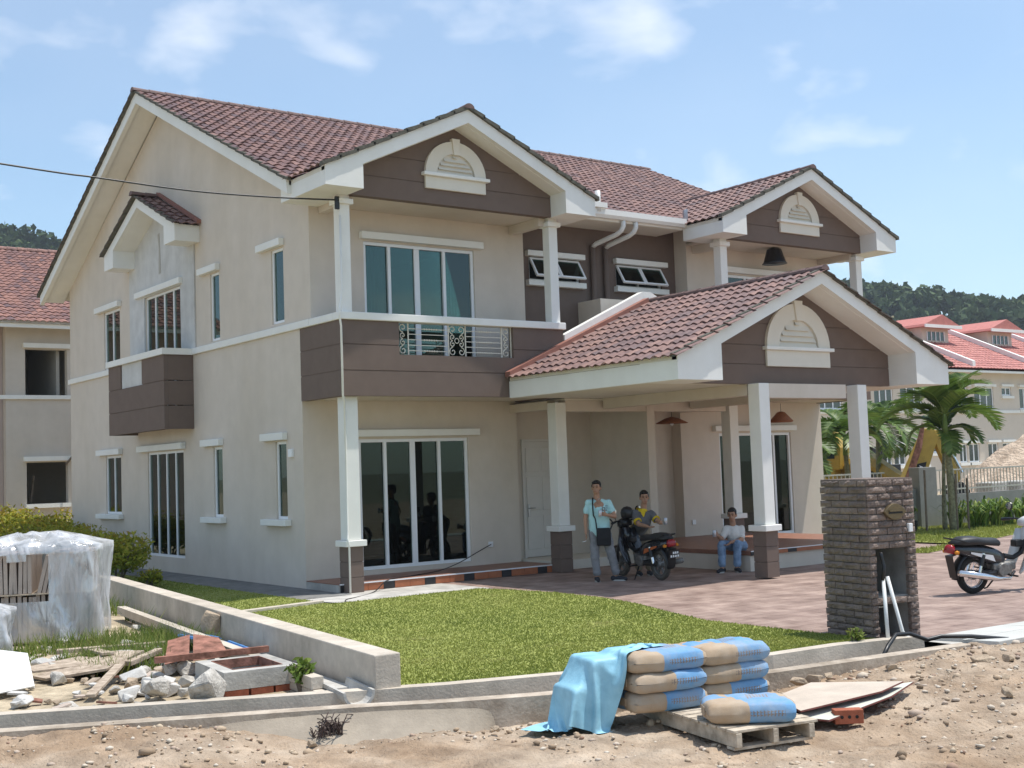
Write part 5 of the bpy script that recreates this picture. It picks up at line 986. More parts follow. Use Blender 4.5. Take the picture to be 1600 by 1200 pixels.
# wrapped tile packs on the far left
def film():
    m = bpy.data.materials.new('plastic_film'); m.use_nodes = True; t = m.node_tree; n = t.nodes; l = t.links; o = n['Material Output']; n.remove(n['Principled BSDF'])
    tr = n.new('ShaderNodeBsdfTransparent'); tr.inputs[0].default_value = (.93, .94, .95, 1); df = n.new('ShaderNodeBsdfDiffuse'); df.inputs[0].default_value = (.72, .73, .75, 1); gl = n.new('ShaderNodeBsdfGlossy'); gl.inputs['Roughness'].default_value = .18
    g = n.new('ShaderNodeNewGeometry'); no = n.new('ShaderNodeTexNoise'); no.inputs['Scale'].default_value = 3.2; no.inputs['Detail'].default_value = 5; no.inputs['Roughness'].default_value = .45; no.inputs['Distortion'].default_value = .6; mq = n.new('ShaderNodeMapping'); mq.inputs['Scale'].default_value = (1.6, 1.6, .45); mq.inputs['Rotation'].default_value = (.25, .3, 0); l.new(g.outputs['Position'], mq.inputs[0]); l.new(mq.outputs[0], no.inputs['Vector'])
    bp = n.new('ShaderNodeBump'); bp.inputs['Strength'].default_value = .9; bp.inputs['Distance'].default_value = .10; l.new(no.outputs['Fac'], bp.inputs['Height']); l.new(bp.outputs[0], gl.inputs['Normal']); l.new(bp.outputs[0], df.inputs['Normal'])
    r = n.new('ShaderNodeMapRange'); r.inputs[1].default_value = .35; r.inputs[2].default_value = .7; r.inputs[3].default_value = .30; r.inputs[4].default_value = .80; l.new(no.outputs['Fac'], r.inputs[0])
    m1 = n.new('ShaderNodeMixShader'); l.new(r.outputs[0], m1.inputs[0]); l.new(tr.outputs[0], m1.inputs[1]); l.new(df.outputs[0], m1.inputs[2]); m2 = n.new('ShaderNodeMixShader'); m2.inputs[0].default_value = .16; l.new(m1.outputs[0], m2.inputs[1]); l.new(gl.outputs[0], m2.inputs[2]); l.new(m2.outputs[0], o.inputs[0]); MATS['plastic_film'] = m
film()
def tile_pack(Mx, nx, tier_h, tiers, label, seed, lean=0, wrapdown=1.0, lx=1.45, ly=1.25):
    rng = random.Random(seed); root = thing('wrapped_tile_pack', label, 'tile pack', Mx.translation)
    part('pallet_base', MB().box(0, lx, 0, ly, 0, .09, Mx), 'timber', root)
    for tier in range(tiers):
        z = .10 + tier * (tier_h + .02); n_ = nx
        for k in range(n_):
            if tier == tiers - 1 and rng.random() < .08: continue
            a = lx * k / n_; th = lx / n_ * .8; tl = rng.uniform(-.05, .05) + (.25 if tier == tiers - 1 and n_ * .52 < k < n_ * .62 else 0)
            for face in (0, 1):
                yy = .02 if face == 0 else ly * .5
                R = Mx @ Matrix.Translation((a, yy + rng.uniform(-.012, .012), z)) @ Matrix.Rotation(tl, 4, 'Y'); part('stacked_tile', MB().box(0, th, 0, ly * .46, 0, tier_h * rng.uniform(.95, 1), R), 'tile_stack', root)
        if tier < tiers - 1: part('layer_board', MB().box(-.01, lx + .01, -.03, ly, z + tier_h + .002, z + tier_h + .016, Mx), 'cardboard', root)
    H = .10 + tiers * (tier_h + .02) + .03; nu, nz = 72, 14; vs = []; fs = []
    per = [(-.03, -.04), (lx * .5, -.07), (lx + .03, -.04), (lx + .06, ly * .5), (lx + .03, ly + .03), (-.03, ly + .03)]; pc = catmull(per + [per[0]], 12)[:-1]; nu = len(pc)
    for j in range(nz + 1):
        for i in range(nu):
            p = pc[i]; zz = H * j / nz * (1 if True else 0); w_ = .03 * math.sin(i * .5 + j * .35) + .03 * (fbm(np.array(i * .23), np.array(j * .31), seed) - .5) * 2
            c_ = Vector((lx / 2, ly / 2)); d_ = (Vector(p[:2]) - c_).normalized(); vs.append(Mx @ Vector((p[0] + d_.x * w_, p[1] + d_.y * w_, zz + .02)))
    for j in range(nz):
        for i in range(nu): fs.append((j * nu + i, j * nu + (i + 1) % nu, (j + 1) * nu + (i + 1) % nu, (j + 1) * nu + i))
    B = len(vs) - nu
    for s_, hz_ in ((.62, .10), (.28, .17)):
        for i in range(nu): p = pc[i]; vs.append(Mx @ Vector((lx / 2 + (p[0] - lx / 2) * s_, ly / 2 + (p[1] - ly / 2) * s_, H + hz_ + .03 * math.sin(i * .7))))
    for r_ in range(2):
        for i in range(nu): fs.append((B + r_ * nu + i, B + r_ * nu + (i + 1) % nu, B + (r_ + 1) * nu + (i + 1) % nu, B + (r_ + 1) * nu + i))
    fs.append([B + 2 * nu + i for i in range(nu)])
    # the wrapping is torn open on the camera side of the upper tier
    keep = []
    for f_ in fs:
        c_ = sum((Mx.inverted() @ Vector(vs[i]) for i in f_), Vector()) / len(f_)
        if wrapdown < 1 and c_.y < .1 and .10 * lx < c_.x < .66 * lx and H * .48 < c_.z < H * .93 + .05 * math.sin(c_.x * 9): continue
        keep.append(f_)
    part('plastic_wrap', MB().add(vs, keep), 'plastic_film', root, smooth=True); return root
tile_pack(Matrix.Translation((-6.15, -3.05, -.07)) @ Matrix.Rotation(math.radians(-22), 4, 'Z'), 26, .50, 2, 'tall plastic-wrapped pack of roof tiles with torn front beside the hedge', 5, wrapdown=.6)
tile_pack(Matrix.Translation((-7.35, -4.6, -.07)) @ Matrix.Rotation(math.radians(-14), 4, 'Z'), 20, .38, 1, 'low plastic-wrapped pack of pale tiles at the left edge of the picture', 8, lx=1.15, ly=.9)
sheet('white_board', [(-7.15, -7.35, -.02), (-6.48, -7.05, -.02), (-6.38, -6.45, .22), (-7.0, -5.9, .33)], .012, 'board_white', 'plain white board leaning against the low tile pack at far left', 'board')
# ------------------------------------------------------------------ weeds and shrubs
n = 42000; x = RNG.uniform(-7.2, -2.7, n); y = RNG.uniform(-7.4, 5.5, n); dn = fbm(x * 1.1, y * .8, 41); lim = -4.42 + (y + 9.6) * .121 + .02
k = (x < lim - .12) & (dn > .40) & ~((x < -3.75) & (x > -6.3) & (y > -3.9) & (y < -.8)) & ((y > -5.6) | (dn > .58)); x, y = x[k], y[k]
V, F, Tn = blades(np.stack([x, y, np.full(len(x), -.09)], 1), .22, .018, .95, RNG, np.clip(RNG.uniform(0, 1, len(x)) * .7 + .3 * fbm(x, y, 4), 0, 1)); tag(numesh('weeds', V, F, 'weed', tint=Tn), 'rank grass and weeds growing between the tile packs and the boundary wall', 'weeds', kind='stuff')
def shrub(p, r, h, label, m='hedge_leaf', n=1500, size=.05, seed=0, group=None, lo=0, hi=1, name='shrub', cat='shrub'):
    rng = np.random.default_rng(seed); root = thing(name, label, cat, p, group); st = MB()
    for k in range(5): a = k * 1.26; st.tube([(p[0], p[1], p[2] - .02), (p[0] + .25 * r * math.cos(a), p[1] + .25 * r * math.sin(a), p[2] + h * .4), (p[0] + .6 * r * math.cos(a), p[1] + .6 * r * math.sin(a), p[2] + h * .8)], .02, 5, rs=[.025, .018, .006])
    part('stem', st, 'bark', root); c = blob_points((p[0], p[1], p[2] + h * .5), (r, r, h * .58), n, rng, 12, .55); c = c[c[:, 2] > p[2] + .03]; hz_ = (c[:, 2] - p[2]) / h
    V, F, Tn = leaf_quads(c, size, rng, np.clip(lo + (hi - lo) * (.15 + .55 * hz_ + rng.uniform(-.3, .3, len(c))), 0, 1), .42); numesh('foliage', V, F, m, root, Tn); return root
HS = [(-2.15, 3.4, .95, 1.15), (-1.9, 5.6, 1.0, 1.2), (-1.6, 7.8, 1.05, 1.25), (-1.3, 10.0, 1.1, 1.3), (-1.0, 12.4, 1.2, 1.35), (-.8, 15, 1.3, 1.45), (-2.4, 15.5, 1.3, 1.4), (-.3, 17.6, 1.3, 1.5), (-2.2, 18, 1.3, 1.5), (1.6, 17.6, 1.3, 1.4)]
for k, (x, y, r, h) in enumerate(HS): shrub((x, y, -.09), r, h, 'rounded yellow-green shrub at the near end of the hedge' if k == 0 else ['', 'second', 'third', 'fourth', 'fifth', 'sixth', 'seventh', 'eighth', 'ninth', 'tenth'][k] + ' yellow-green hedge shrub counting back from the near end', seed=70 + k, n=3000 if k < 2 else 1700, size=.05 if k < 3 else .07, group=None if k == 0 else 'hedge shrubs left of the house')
shrub((-1.75, 2.75, -.05), .3, .4, 'small yellow-green shrub at the foot of the hedge end', seed=99, n=500, size=.045)
shrub((-4.70, -9.12, -.05), .16, .3, 'small leafy green weed at the corner of the manhole box', 'weed', 220, .05, 98, lo=.1, hi=.6, name='weed_plant', cat='plant'); shrub((.62, -11.14, -.04), .10, .2, 'small bright green weed at the foot of the letterbox', 'weed', 120, .04, 97, lo=.3, hi=.8, name='weed_plant', cat='plant')
dbm = MB(); rg = random.Random(4)
for k in range(70):
    a = rg.uniform(0, 6.28); b_ = rg.uniform(.1, 1.2); L = rg.uniform(.06, .17); c_ = Vector((-5.12 + rg.uniform(-.11, .13), -10.42 + rg.uniform(-.05, .05), -.2)); dbm.tube([c_, c_ + Vector((math.cos(a) * L * .6 * b_, math.sin(a) * L * .6 * b_, L * .8)), c_ + Vector((math.cos(a) * L * b_, math.sin(a) * L * b_, L * rg.uniform(.5, 1.1)))], .005, 3)
mat('dead_twig', (.07, .05, .045), .95, .3, 30); tag(part('dead_bush', dbm, 'dead_twig'), 'clump of dark dead roots lying on the dirt below the drain wall', 'dead bush')
# ------------------------------------------------------------------ garden, fence and building site on the right
VERGE = [(11.3, -4.5), (16.56, -2.98), (30, -2.6), (30, .9), (13.8, .9), (13.8, -3.5), (11.0, -3.9)]
structure(part('verge_lawn', MB().add([(x, y, -.045) for x, y in VERGE], [list(range(len(VERGE)))]), 'lawn_soil'))
n = 26000; x = RNG.uniform(11, 26, n); y = RNG.uniform(-4.5, .9, n); k = inside(VERGE, x, y); x, y = x[k], y[k]
V, F, Tn = blades(np.stack([x, y, np.full(len(x), -.045)], 1), .06, .03, .9, RNG, np.clip(.2 + .6 * fbm(x, y, 12) + RNG.uniform(-.15, .15, len(x)), 0, 1)); tag(numesh('grass', V, F, 'grass', tint=Tn), 'strip of green grass beneath the palms beside the driveway', 'grass', kind='stuff')
fn = thing('garden_fence', 'low grey wall topped with thin metal railings at the far side of the driveway', 'fence', (18, .8, 0)); FY = .75
mat('rail', (.42, .40, .35), .6, .1)
part('base_wall', MB().box(13.9, 40, FY, FY + .15, -.1, .78), 'fence_grey', fn); part('post', MB().box(18.3, 19.05, FY - .12, FY + .2, -.1, 1.55), 'fence_grey', fn, bevel=.01)
part('post', MB().box(13.9, 14.3, FY - .12, FY + .2, -.1, 1.55), 'fence_grey', fn, bevel=.01); part('solid_panel', MB().box(17.1, 18.28, FY - .02, FY + .12, .78, 1.0), 'fence_grey', fn)
for a, b in ((19.07, 24), (24, 30), (14.32, 17.08)):
    for z in (.92, 1.45): part('rail', MB().box(a, b, FY + .05, FY + .08, z - .02, z + .02), 'rail', fn)
    k = int((b - a) / .16)
    for q in range(k): part('baluster', MB().box(a + .16 * q + .08 - .01, a + .16 * q + .08 + .01, FY + .055, FY + .075, .80, 1.45), 'rail', fn)
def frond(mb, base, az, el, L, rng, droop=1.0, nl=34, wl=.36, lw=.034):
    pts = []; p = Vector(base); e = el
    for k in range(13):
        pts.append(p.copy()); d_ = Vector((math.cos(az) * math.cos(e), math.sin(az) * math.cos(e), math.sin(e))); p += d_ * L / 12; e -= droop * .12 * (1 + k * .08)
    mb.tv = .75; mb.tube(pts, .012, 4, rs=[.018 - .0012 * k for k in range(13)])
    for k in range(nl):
        t_ = .12 + .88 * k / nl; f_ = t_ * 12; i = min(11, int(f_)); q = pts[i].lerp(pts[i + 1], f_ - i); d_ = (pts[i + 1] - pts[i]).normalized(); s_ = d_.cross(Vector((0, 0, 1))).normalized(); u_ = s_.cross(d_)
        ll = wl * L * (math.sin(math.pi * min(1, t_ * .85 + .12)) ** .7) * rng.uniform(.85, 1.1)
        for sg in (-1, 1):
            dr = (s_ * sg * .85 + d_ * .55 + u_ * .35).normalized(); a = q; m_ = a + dr * ll * .5 + Vector((0, 0, -.02)); e_ = a + dr * ll + Vector((0, 0, -.22 * ll * droop)); wv = d_ * lw; mb.tv = min(1, max(0, rng.uniform(.05, .7) + (.15 if sg > 0 else 0))); mb.add([a - wv * .4, a + wv * .4, m_ + wv, e_, m_ - wv], [(0, 1, 2, 3, 4)])
    mb.tv = .5
def palm(x, y, h, n, L, label, seed, lean=(0, 0), r=.085, lo=.15, dr=1.0):
    rng = random.Random(seed); o = thing('palm_tree', label, 'palm', (x, y, -.05), 'garden palms beside the driveway')
    path = [(x + lean[0] * t_ ** 2, y + lean[1] * t_ ** 2, -.05 + h * t_) for t_ in [k / 14 for k in range(15)]]; part('trunk', MB().tube(path, r, 10, rs=[r * (1.25 - .5 * k / 14) * (1.06 if k % 2 else .97) for k in range(15)]), 'palm_trunk', o, smooth=True)
    top = Vector(path[-1]); cs = MB(); cs.tube([top - Vector((0, 0, .1)), top + Vector((0, 0, .45))], .05, 8, rs=[.075, .045]); part('crownshaft', cs, 'palm_green', o, smooth=True)
    for k in range(n):
        mb = MB(); frond(mb, top + Vector((0, 0, .42)), k * 2.4 + rng.uniform(-.3, .3), rng.uniform(lo, 1.25) if k % 3 else rng.uniform(.9, 1.45), L * rng.uniform(.8, 1.1), rng, rng.uniform(.8, 1.4) * dr); part('frond', mb, 'palm_leaf', o)
mat('palm_trunk', (.16, .15, .10), .9, .3, 14, .6, 40, c2=(.22, .22, .14)); mat('palm_green', (.13, .20, .05), .5, .15, 5)
palm(17.55, -.85, 2.5, 15, 1.75, 'tall palm with the widest crown standing in front of the grey fence', 11, (-.05, .05), lo=.35, dr=.65); palm(17.75, -.45, 2.05, 8, 1.15, 'slender young palm just right of the tall palm trunk', 12, (.15, 0), .05)
palm(18.9, 3.4, 2.1, 13, 1.7, 'dark palm seen left of the right carport column', 13, (-.1, 0), .08); palm(21.4, 4.3, 2.5, 12, 1.75, 'palm with drooping fronds seen just right of the carport column', 14, (.1, 0), .08); palm(17.2, 3.9, 1.5, 12, 1.5, 'short yellowish palm beside the right end of the house', 15, (-.1, 0), .06)
for k, (x, y) in enumerate(((16.85, -.55), (17.55, -.95), (17.95, -1.0))): tag(part('support_stake', MB().tube([(x, y, -.06), (x + .03, y, 1.5 - .12 * k)], .03, 6), 'bark'), ['left wooden stake propping the tall palm', 'middle wooden stake propping the tall palm', 'right wooden stake propping the slender palm'][k], 'stake')
for k, (x, y) in enumerate(((16.5, -.2), (16.95, -.05))):
    o = thing('potted_plant', ['left potted seedling at the foot of the grey fence', 'right potted seedling at the foot of the grey fence'][k], 'potted plant', (x, y, -.05)); part('pot', MB().lathe([(.11, 0), (.14, .25), (.15, .25), (.15, .28), (.12, .28)], 12, Matrix.Translation((x, y, -.05))), 'dark', o); rng = np.random.default_rng(k); c = blob_points((x, y, .45), (.22, .22, .25), 160, rng, 5, .3); V, F, Tn = leaf_quads(c, .06, rng, rng.random(len(c)), .45); numesh('foliage', V, F, 'strap_leaf', o, Tn)
for k in range(13):
    x = 18.2 + .48 * k + random.uniform(-.1, .1); y = -.45 - .12 * (k % 2) - .05 * k; o = thing('strap_leaf_plant', ['leftmost', 'second', 'third', 'fourth', 'fifth', 'sixth', 'seventh', 'eighth', 'ninth', 'tenth', 'eleventh', 'twelfth', 'thirteenth'][k] + ' bright green strap-leaved plant from the left along the grey fence', 'plant', (x, y, -.05), 'strap-leaved plants along the fence'); mb = MB(); rng = random.Random(500 + k)
    for q in range(46):
        a = rng.uniform(0, 6.28); L = rng.uniform(.55, 1.0); e = rng.uniform(.75, 1.45); d_ = Vector((math.cos(a), math.sin(a), 0)); p0 = Vector((x + rng.uniform(-.14, .14), y + rng.uniform(-.12, .12), -.05)); p1 = p0 + d_ * L * .35 * math.cos(e) + Vector((0, 0, L * .6 * math.sin(e))); p2 = p0 + d_ * L * .8 * math.cos(e) + Vector((0, 0, L * .85 * math.sin(e))); p3 = p0 + d_ * L * 1.2 * math.cos(e) + Vector((0, 0, L * .7 * math.sin(e))); s_ = Vector((-d_.y, d_.x, 0)) * .03; mb.tv = rng.random(); mb.add([p0 - s_ * .6, p0 + s_ * .6, p1 + s_, p1 - s_, p2 + s_ * .8, p2 - s_ * .8, p3], [(0, 1, 2, 3), (3, 2, 4, 5), (5, 4, 6)])
    part('foliage', mb, 'strap_leaf', o)
# earth heap and building debris behind the fence
def heap(name, c, r, h, m, label, seed):
    nr, na = 16, 40; vs = [(c[0], c[1], c[2] + h)]; fs = []
    for i in range(1, nr + 1):
        for k in range(na):
            a = 2 * math.pi * k / na; q = i / nr; rr_ = q * (1 + .18 * (vnoise(np.array(a * 1.3), np.array(seed * 1.0)) - .5)); z = h * max(0, 1 - q) ** .85 + .16 * h * float(fbm(np.array(c[0] + math.cos(a) * q * 5), np.array(math.sin(a) * q * 5), seed) - .45) * (1 - q * .6); vs.append((c[0] + r[0] * rr_ * math.cos(a), c[1] + r[1] * rr_ * math.sin(a), c[2] + max(z, -.1)))
    for k in range(na): fs.append((0, 1 + k, 1 + (k + 1) % na))
    for i in range(nr - 1):
        for k in range(na): fs.append((1 + i * na + k, 1 + (i + 1) * na + k, 1 + (i + 1) * na + (k + 1) % na, 1 + i * na + (k + 1) % na))
    return tag(part(name, MB().add(vs, fs), m, smooth=True), label, 'heap')
mat('heap_earth', (.42, .31, .22), .95, .25, 2.5, 1, 9, c2=(.56, .44, .33), bdist=.15)
heap('earth_heap', (33.5, 6.5, -.3), (5.2, 3), 3.0, 'heap_earth', 'tall heap of tan earth and rubble behind the railings at far right', 3); heap('earth_heap', (23.6, 6.4, -.3), (2.8, 1.8), 1.25, 'heap_earth', 'lower heap of pale rubble behind the fence near the excavator', 5)
tag(part('blue_sheet', MB().add([(19.4 + .12 * i, 2.85 + .22 * j + .04 * math.sin(i * 1.3), (-.12, .62, .82, .86, .6, -.12)[j] + .07 * math.sin(i * .9 + j) * (0 < j < 5)) for j in range(6) for i in range(14)], [(j * 14 + i, j * 14 + i + 1, (j + 1) * 14 + i + 1, (j + 1) * 14 + i) for j in range(5) for i in range(13)]), 'tarp', smooth=True), 'blue plastic sheet lying over debris behind the grey fence', 'plastic sheet')
for k in range(4): tag(part('concrete_block', MB().cbox((25.8 + .75 * k, 3.4 + .3 * (k % 2), .62), (.65, .6, .62), None), 'concrete', bevel=.03), ['leftmost', 'second', 'third', 'rightmost'][k] + ' pale concrete block behind the railings below the earth heap', 'block', 'concrete blocks behind the railings')
# excavator parked on the site
mat('digger', (.44, .29, .05), .5, .15, 4, spec=.4); mat('digger_dark', (.03, .03, .032), .6, .2)
ex = thing('excavator', 'yellow excavator with raised boom standing on the site behind the palms', 'excavator', (24, 8, 0)); exM = Matrix.Translation((22.6, 7.6, -.1)) @ Matrix.Rotation(math.radians(-70), 4, 'Z')
def exb(name, prof, a, b, m, par=None): return part(name, MB().add([exM @ Vector(v) for v in MB().prism(prof, 'y', a, b).v], MB().prism(prof, 'y', a, b).f), m, par or ex, bevel=.03)
for s_ in (-1.1, 1.1):
    tr = [(-1.7 + .4 * math.cos(a), .42 + .42 * math.sin(a)) for a in [math.pi / 2 + math.pi * k / 8 for k in range(9)]] + [(1.7 + .4 * math.cos(a), .42 + .42 * math.sin(a)) for a in [-math.pi / 2 + math.pi * k / 8 for k in range(9)]]; exb('track', tr, s_ - .28, s_ + .28, 'digger_dark')
exb('turntable', [(-.8, .8), (.8, .8), (.8, 1.0), (-.8, 1.0)], -.8, .8, 'digger_dark'); exb('body', [(-2.3, 1.0), (1.0, 1.0), (1.0, 1.6), (.3, 1.9), (-2.2, 1.9), (-2.4, 1.5)], -1.2, 1.2, 'digger')
cb = exb('cab', [(-.2, 1.6), (1.15, 1.6), (1.2, 2.3), (.95, 2.85), (-.2, 2.85)], -1.19, -.3, 'digger'); exb('cab_window', [(.0, 1.95), (1.0, 1.95), (1.02, 2.3), (.85, 2.7), (.0, 2.7)], -1.21, -1.192, 'far_glass', cb)
bmM = Matrix.Translation((21.15, 2.45, .12)) @ Matrix.Rotation(math.radians(-33), 4, 'Z') @ Matrix.Diagonal((.70, .8, .76, 1))
part('main_boom', MB().tube([(22.7, 6.9, 1.5), (22.0, 5.0, 1.75), (21.0, 2.9, 1.0)], .2, 6, rs=[.24, .26, .2]), 'digger', ex)
def bmb(name, prof, a, b, m, par=None): q = MB().prism(prof, 'y', a, b); return part(name, MB().add([bmM @ Vector(v) for v in q.v], q.f), m, par or ex, bevel=.02)
bo = bmb('boom', [(-1.05, .55), (-.45, .55), (.55, 3.0), (.35, 3.35), (.02, 3.3), (-1.1, 1.3)], -.22, .22, 'digger'); bmb('decal', [(-.56, 1.55), (-.14, 1.62), (-.02, 2.05), (-.42, 1.98)], -.226, -.222, 'dark', bo); bmb('decal_arrow', [(-.36, 1.66), (-.24, 1.7), (-.2, 1.86), (-.34, 1.92), (-.3, 1.8)], -.230, -.2265, 'frame', bo)
bmb('stick', [(.25, 3.2), (.55, 3.25), (1.45, 1.5), (1.3, 1.1), (1.05, 1.25)], -.15, .15, 'digger'); bmb('bucket', [(1.0, .4), (1.5, .3), (1.65, .9), (1.35, 1.25), (1.0, 1.1)], -.45, .45, 'digger_dark')
part('ram', MB().tube([bmM @ Vector((-.95, -.28, 1.2)), bmM @ Vector((-.35, -.28, 2.6)), bmM @ Vector((-.1, -.28, 3.5))], .07, 8, rs=[.1, .1, .05]), 'rust', ex); part('ram', MB().tube([bmM @ Vector((.6, -.1, 3.3)), bmM @ Vector((1.5, -.1, 1.6))], .05, 8), 'chrome', ex)
tag(part('timber_stack', MB().box(22.9, 23.6, 5.6, 6.4, -.1, 2.2, None).box(23.6, 24.3, 5.6, 6.4, -.1, 1.6), 'digger_dark', weld=True), 'dark stepped stack of site material left of the excavator boom', 'stack')
# ------------------------------------------------------------------ overhead wire and hanging lamps
tag(part('overhead_wire', MB().tube(catmull([(-12, -1.6, 6.75), (-5.36, -1.5, 6.43), (-4.0, -1.49, 6.385), (-2.54, -1.48, 6.345), (-1.14, -1.47, 6.39), (-.05, -1.46, 6.46)], 6), .014, 6), 'black', smooth=True), 'black service wire strung from the left to the top of the corner column', 'wire')
tag(part('cable_clamp', MB().box(-.06, .02, -1.50, -1.455, 6.30, 6.52), 'black', bevel=.01), 'black cable clamp on the corner column where the service wire ends', 'clamp')
def hanging(name, p, prof, m, ztop, label, n=20):
    o = thing(name, label, 'lamp', p); part('cord', MB().tube([(p[0], p[1], p[2]), (p[0], p[1], ztop)], .006, 4), 'dark', o); part('lamp_shade', MB().lathe(prof, n, Matrix.Translation(p)), m, o, smooth=True); part('bulb', MB().lathe([(.0, -.14), (.03, -.12), (.04, -.08), (.02, -.03)], 8, Matrix.Translation(p)), 'frame', o)
hanging('pendant_lamp', (11.1, -1.1, 6.42), [(.28, -.20), (.25, -.17), (.16, .12), (.11, .14), (.02, .15)], 'black', 6.6, 'black cone pendant lamp hanging on the right upper balcony')
hanging('pendant_lamp', (8.0, -.85, 2.80), [(.31, -.09), (.34, -.08), (.14, .02), (.03, .05)], 'rattan', 3.14, 'flat brown rattan lamp by the right house entrance'); hanging('pendant_lamp', (11.4, -.8, 2.86), [(.24, -.14), (.27, -.12), (.09, .08), (.03, .10)], 'rattan', 3.14, 'brown rattan lamp partly behind the front carport column')
tag(part('wall_cable', MB().tube(catmull([(3.90, -.04, .47), (3.5, -.12, .34), (3.0, -.25, .19), (2.4, -.5, .105), (1.6, -.9, .10), (.9, -1.22, .09), (.4, -1.6, -.045), (-.4, -2.2, -.045), (-.9, -2.4, -.04), (-1.2, 2, -.04)], 8), .009, 5), 'black', smooth=True), 'thin dark cable trailing from the wall socket across the porch', 'cable')
# ------------------------------------------------------------------ motorbikes (small step-through type): x forward, rear axle above origin
mat('tyre', (.022, .021, .020), .85, .3, 30, .4, 90); mat('tyre_dusty', (.10, .088, .075), .9, .3, 14, .4, 60); mat('seat_vinyl', (.02, .02, .022), .5, .15, 30, spec=.4); mat('paint_black', (.018, .018, .022), .22, .1, 5, spec=.5, coat=.4); mat('paint_white', (.62, .63, .62), .3, .05, 5, coat=.3); mat('paint_orange', (.50, .13, .04), .35, .1, 5); mat('engine_metal', (.22, .215, .205), .5, .3, 20, metal=.6); mat('tail_red', (.28, .012, .02), .2, .1, 5, spec=.6); mat('plate', (.75, .75, .74), .5, .03); mat('amber', (.6, .22, .02), .25, .1)
def motorbike(label, p, rz, shield, dusty, plate=True, stand_lean=.08):
    o = thing('motorbike', label, 'motorbike', p, 'step-through motorbikes', rz); o.rotation_euler = (stand_lean, 0, rz)
    def P(name, mb, m, par=None, **k): return part(name, mb, m, par or o, world=False, **k)
    R = .265
    for ax in (0, 1.22):
        Mw = Matrix.Translation((ax, 0, R)) @ Matrix.Rotation(math.pi / 2, 4, 'X'); w = P('wheel', MB().lathe([(R - .085, -.028), (R - .05, -.045), (R - .012, -.035), (R, 0), (R - .012, .035), (R - .05, .045), (R - .085, .028)], 36, Mw, closed=True), 'tyre_dusty' if dusty else 'tyre', smooth=True)
        P('rim', MB().lathe([(R - .095, -.024), (R - .072, -.032), (R - .072, .032), (R - .095, .024)], 36, Mw, closed=True), 'engine_metal' if dusty else 'chrome', w, smooth=True); P('hub', MB().lathe([(.055, -.06), (.07, -.03), (.07, .03), (.055, .06)], 16, Mw), 'engine_metal', w)
        sp_ = MB()
        if dusty:
            for k in range(6): a = k * math.pi / 3; d_ = Vector((math.cos(a), 0, math.sin(a))); c_ = Vector((ax, 0, R)); t_ = Vector((-d_.z, 0, d_.x)) * .022; y_ = Vector((0, .014, 0)); sp_.add([c_ + d_ * .05 - t_ - y_, c_ + d_ * .05 + t_ - y_, c_ + d_ * (R - .085) + t_ * .8 - y_, c_ + d_ * (R - .085) - t_ * .8 - y_, c_ + d_ * .05 - t_ + y_, c_ + d_ * .05 + t_ + y_, c_ + d_ * (R - .085) + t_ * .8 + y_, c_ + d_ * (R - .085) - t_ * .8 + y_], [(0, 1, 2, 3), (7, 6, 5, 4), (0, 3, 7, 4), (1, 5, 6, 2)])
        else:
            for k in range(18): a = k * math.pi / 9; s_ = .04 if k % 2 else -.04; sp_.tube([(ax + .06 * math.cos(a + .5), s_, R + .06 * math.sin(a + .5)), (ax + (R - .09) * math.cos(a), 0, R + (R - .09) * math.sin(a))], .0035, 3)
        P('spokes', sp_, 'engine_metal' if dusty else 'chrome', w)
    for s_ in (-.11, .11):
        P('swingarm', MB().tube([(0, s_, R), (.40, s_ * .8, R + .03)], .022, 6), 'black'); sh = P('shock_absorber', MB().tube([(.02, s_ * 1.1, R + .03), (.10, s_ * 1.05, R + .30)], .022, 8), 'chrome'); P('spring', MB().tube([(.045, s_ * 1.1, R + .13), (.095, s_ * 1.05, R + .28)], .032, 8), 'black', sh)
        P('fork_leg', MB().tube([(1.22, s_ * .75, R), (1.17, s_ * .75, R + .18), (1.10, s_ * .7, R + .36)], .024, 8), 'chrome' if not dusty else 'black')
    P('chain_case', MB().cbox((.22, -.09 if not dusty else .09, R + .02), (.46, .03, .09)), 'black', bevel=.02)
    def fender(ax, a0, a1, r, wd, m, name):
        vs = []; fs = []; nn = 12
        for k in range(nn + 1):
            a = a0 + (a1 - a0) * k / nn
            for q in range(5): b_ = -1 + q / 2; rr_ = r - .02 * b_ * b_; vs.append((ax + rr_ * math.cos(a), wd * b_, R + rr_ * math.sin(a)))
        for k in range(nn):
            for q in range(4): fs.append((k * 5 + q, k * 5 + q + 1, (k + 1) * 5 + q + 1, (k + 1) * 5 + q))
        f_ = P(name, MB().add(vs, fs), m, smooth=True); s_ = f_.modifiers.new('s', 'SOLIDIFY'); s_.thickness = .006; return f_
    fender(0, math.radians(35), math.radians(190), R + .06, .075, 'black', 'rear_fender'); fender(1.22, math.radians(-5), math.radians(140), R + .035, .06, 'paint_black' if dusty else 'paint_white', 'front_fender')
    P('mud_flap', MB().add([(-.33, -.07, R - .03), (-.33, .07, R - .03), (-.40, .08, R + .28), (-.40, -.08, R + .28), (-.29, -.06, R + .30), (-.29, .06, R + .30)], [(0, 1, 2, 3), (3, 2, 5, 4)]), 'black')
    sec = lambda x, w, zb, zt, e=.35: [(x, -w, zb), (x, -w * 1.05, zb + (zt - zb) * .5), (x, -w * (1 - e * .3), zt - .02), (x, -w * .4, zt), (x, w * .4, zt), (x, w * (1 - e * .3), zt - .02), (x, w * 1.05, zb + (zt - zb) * .5), (x, w, zb)]
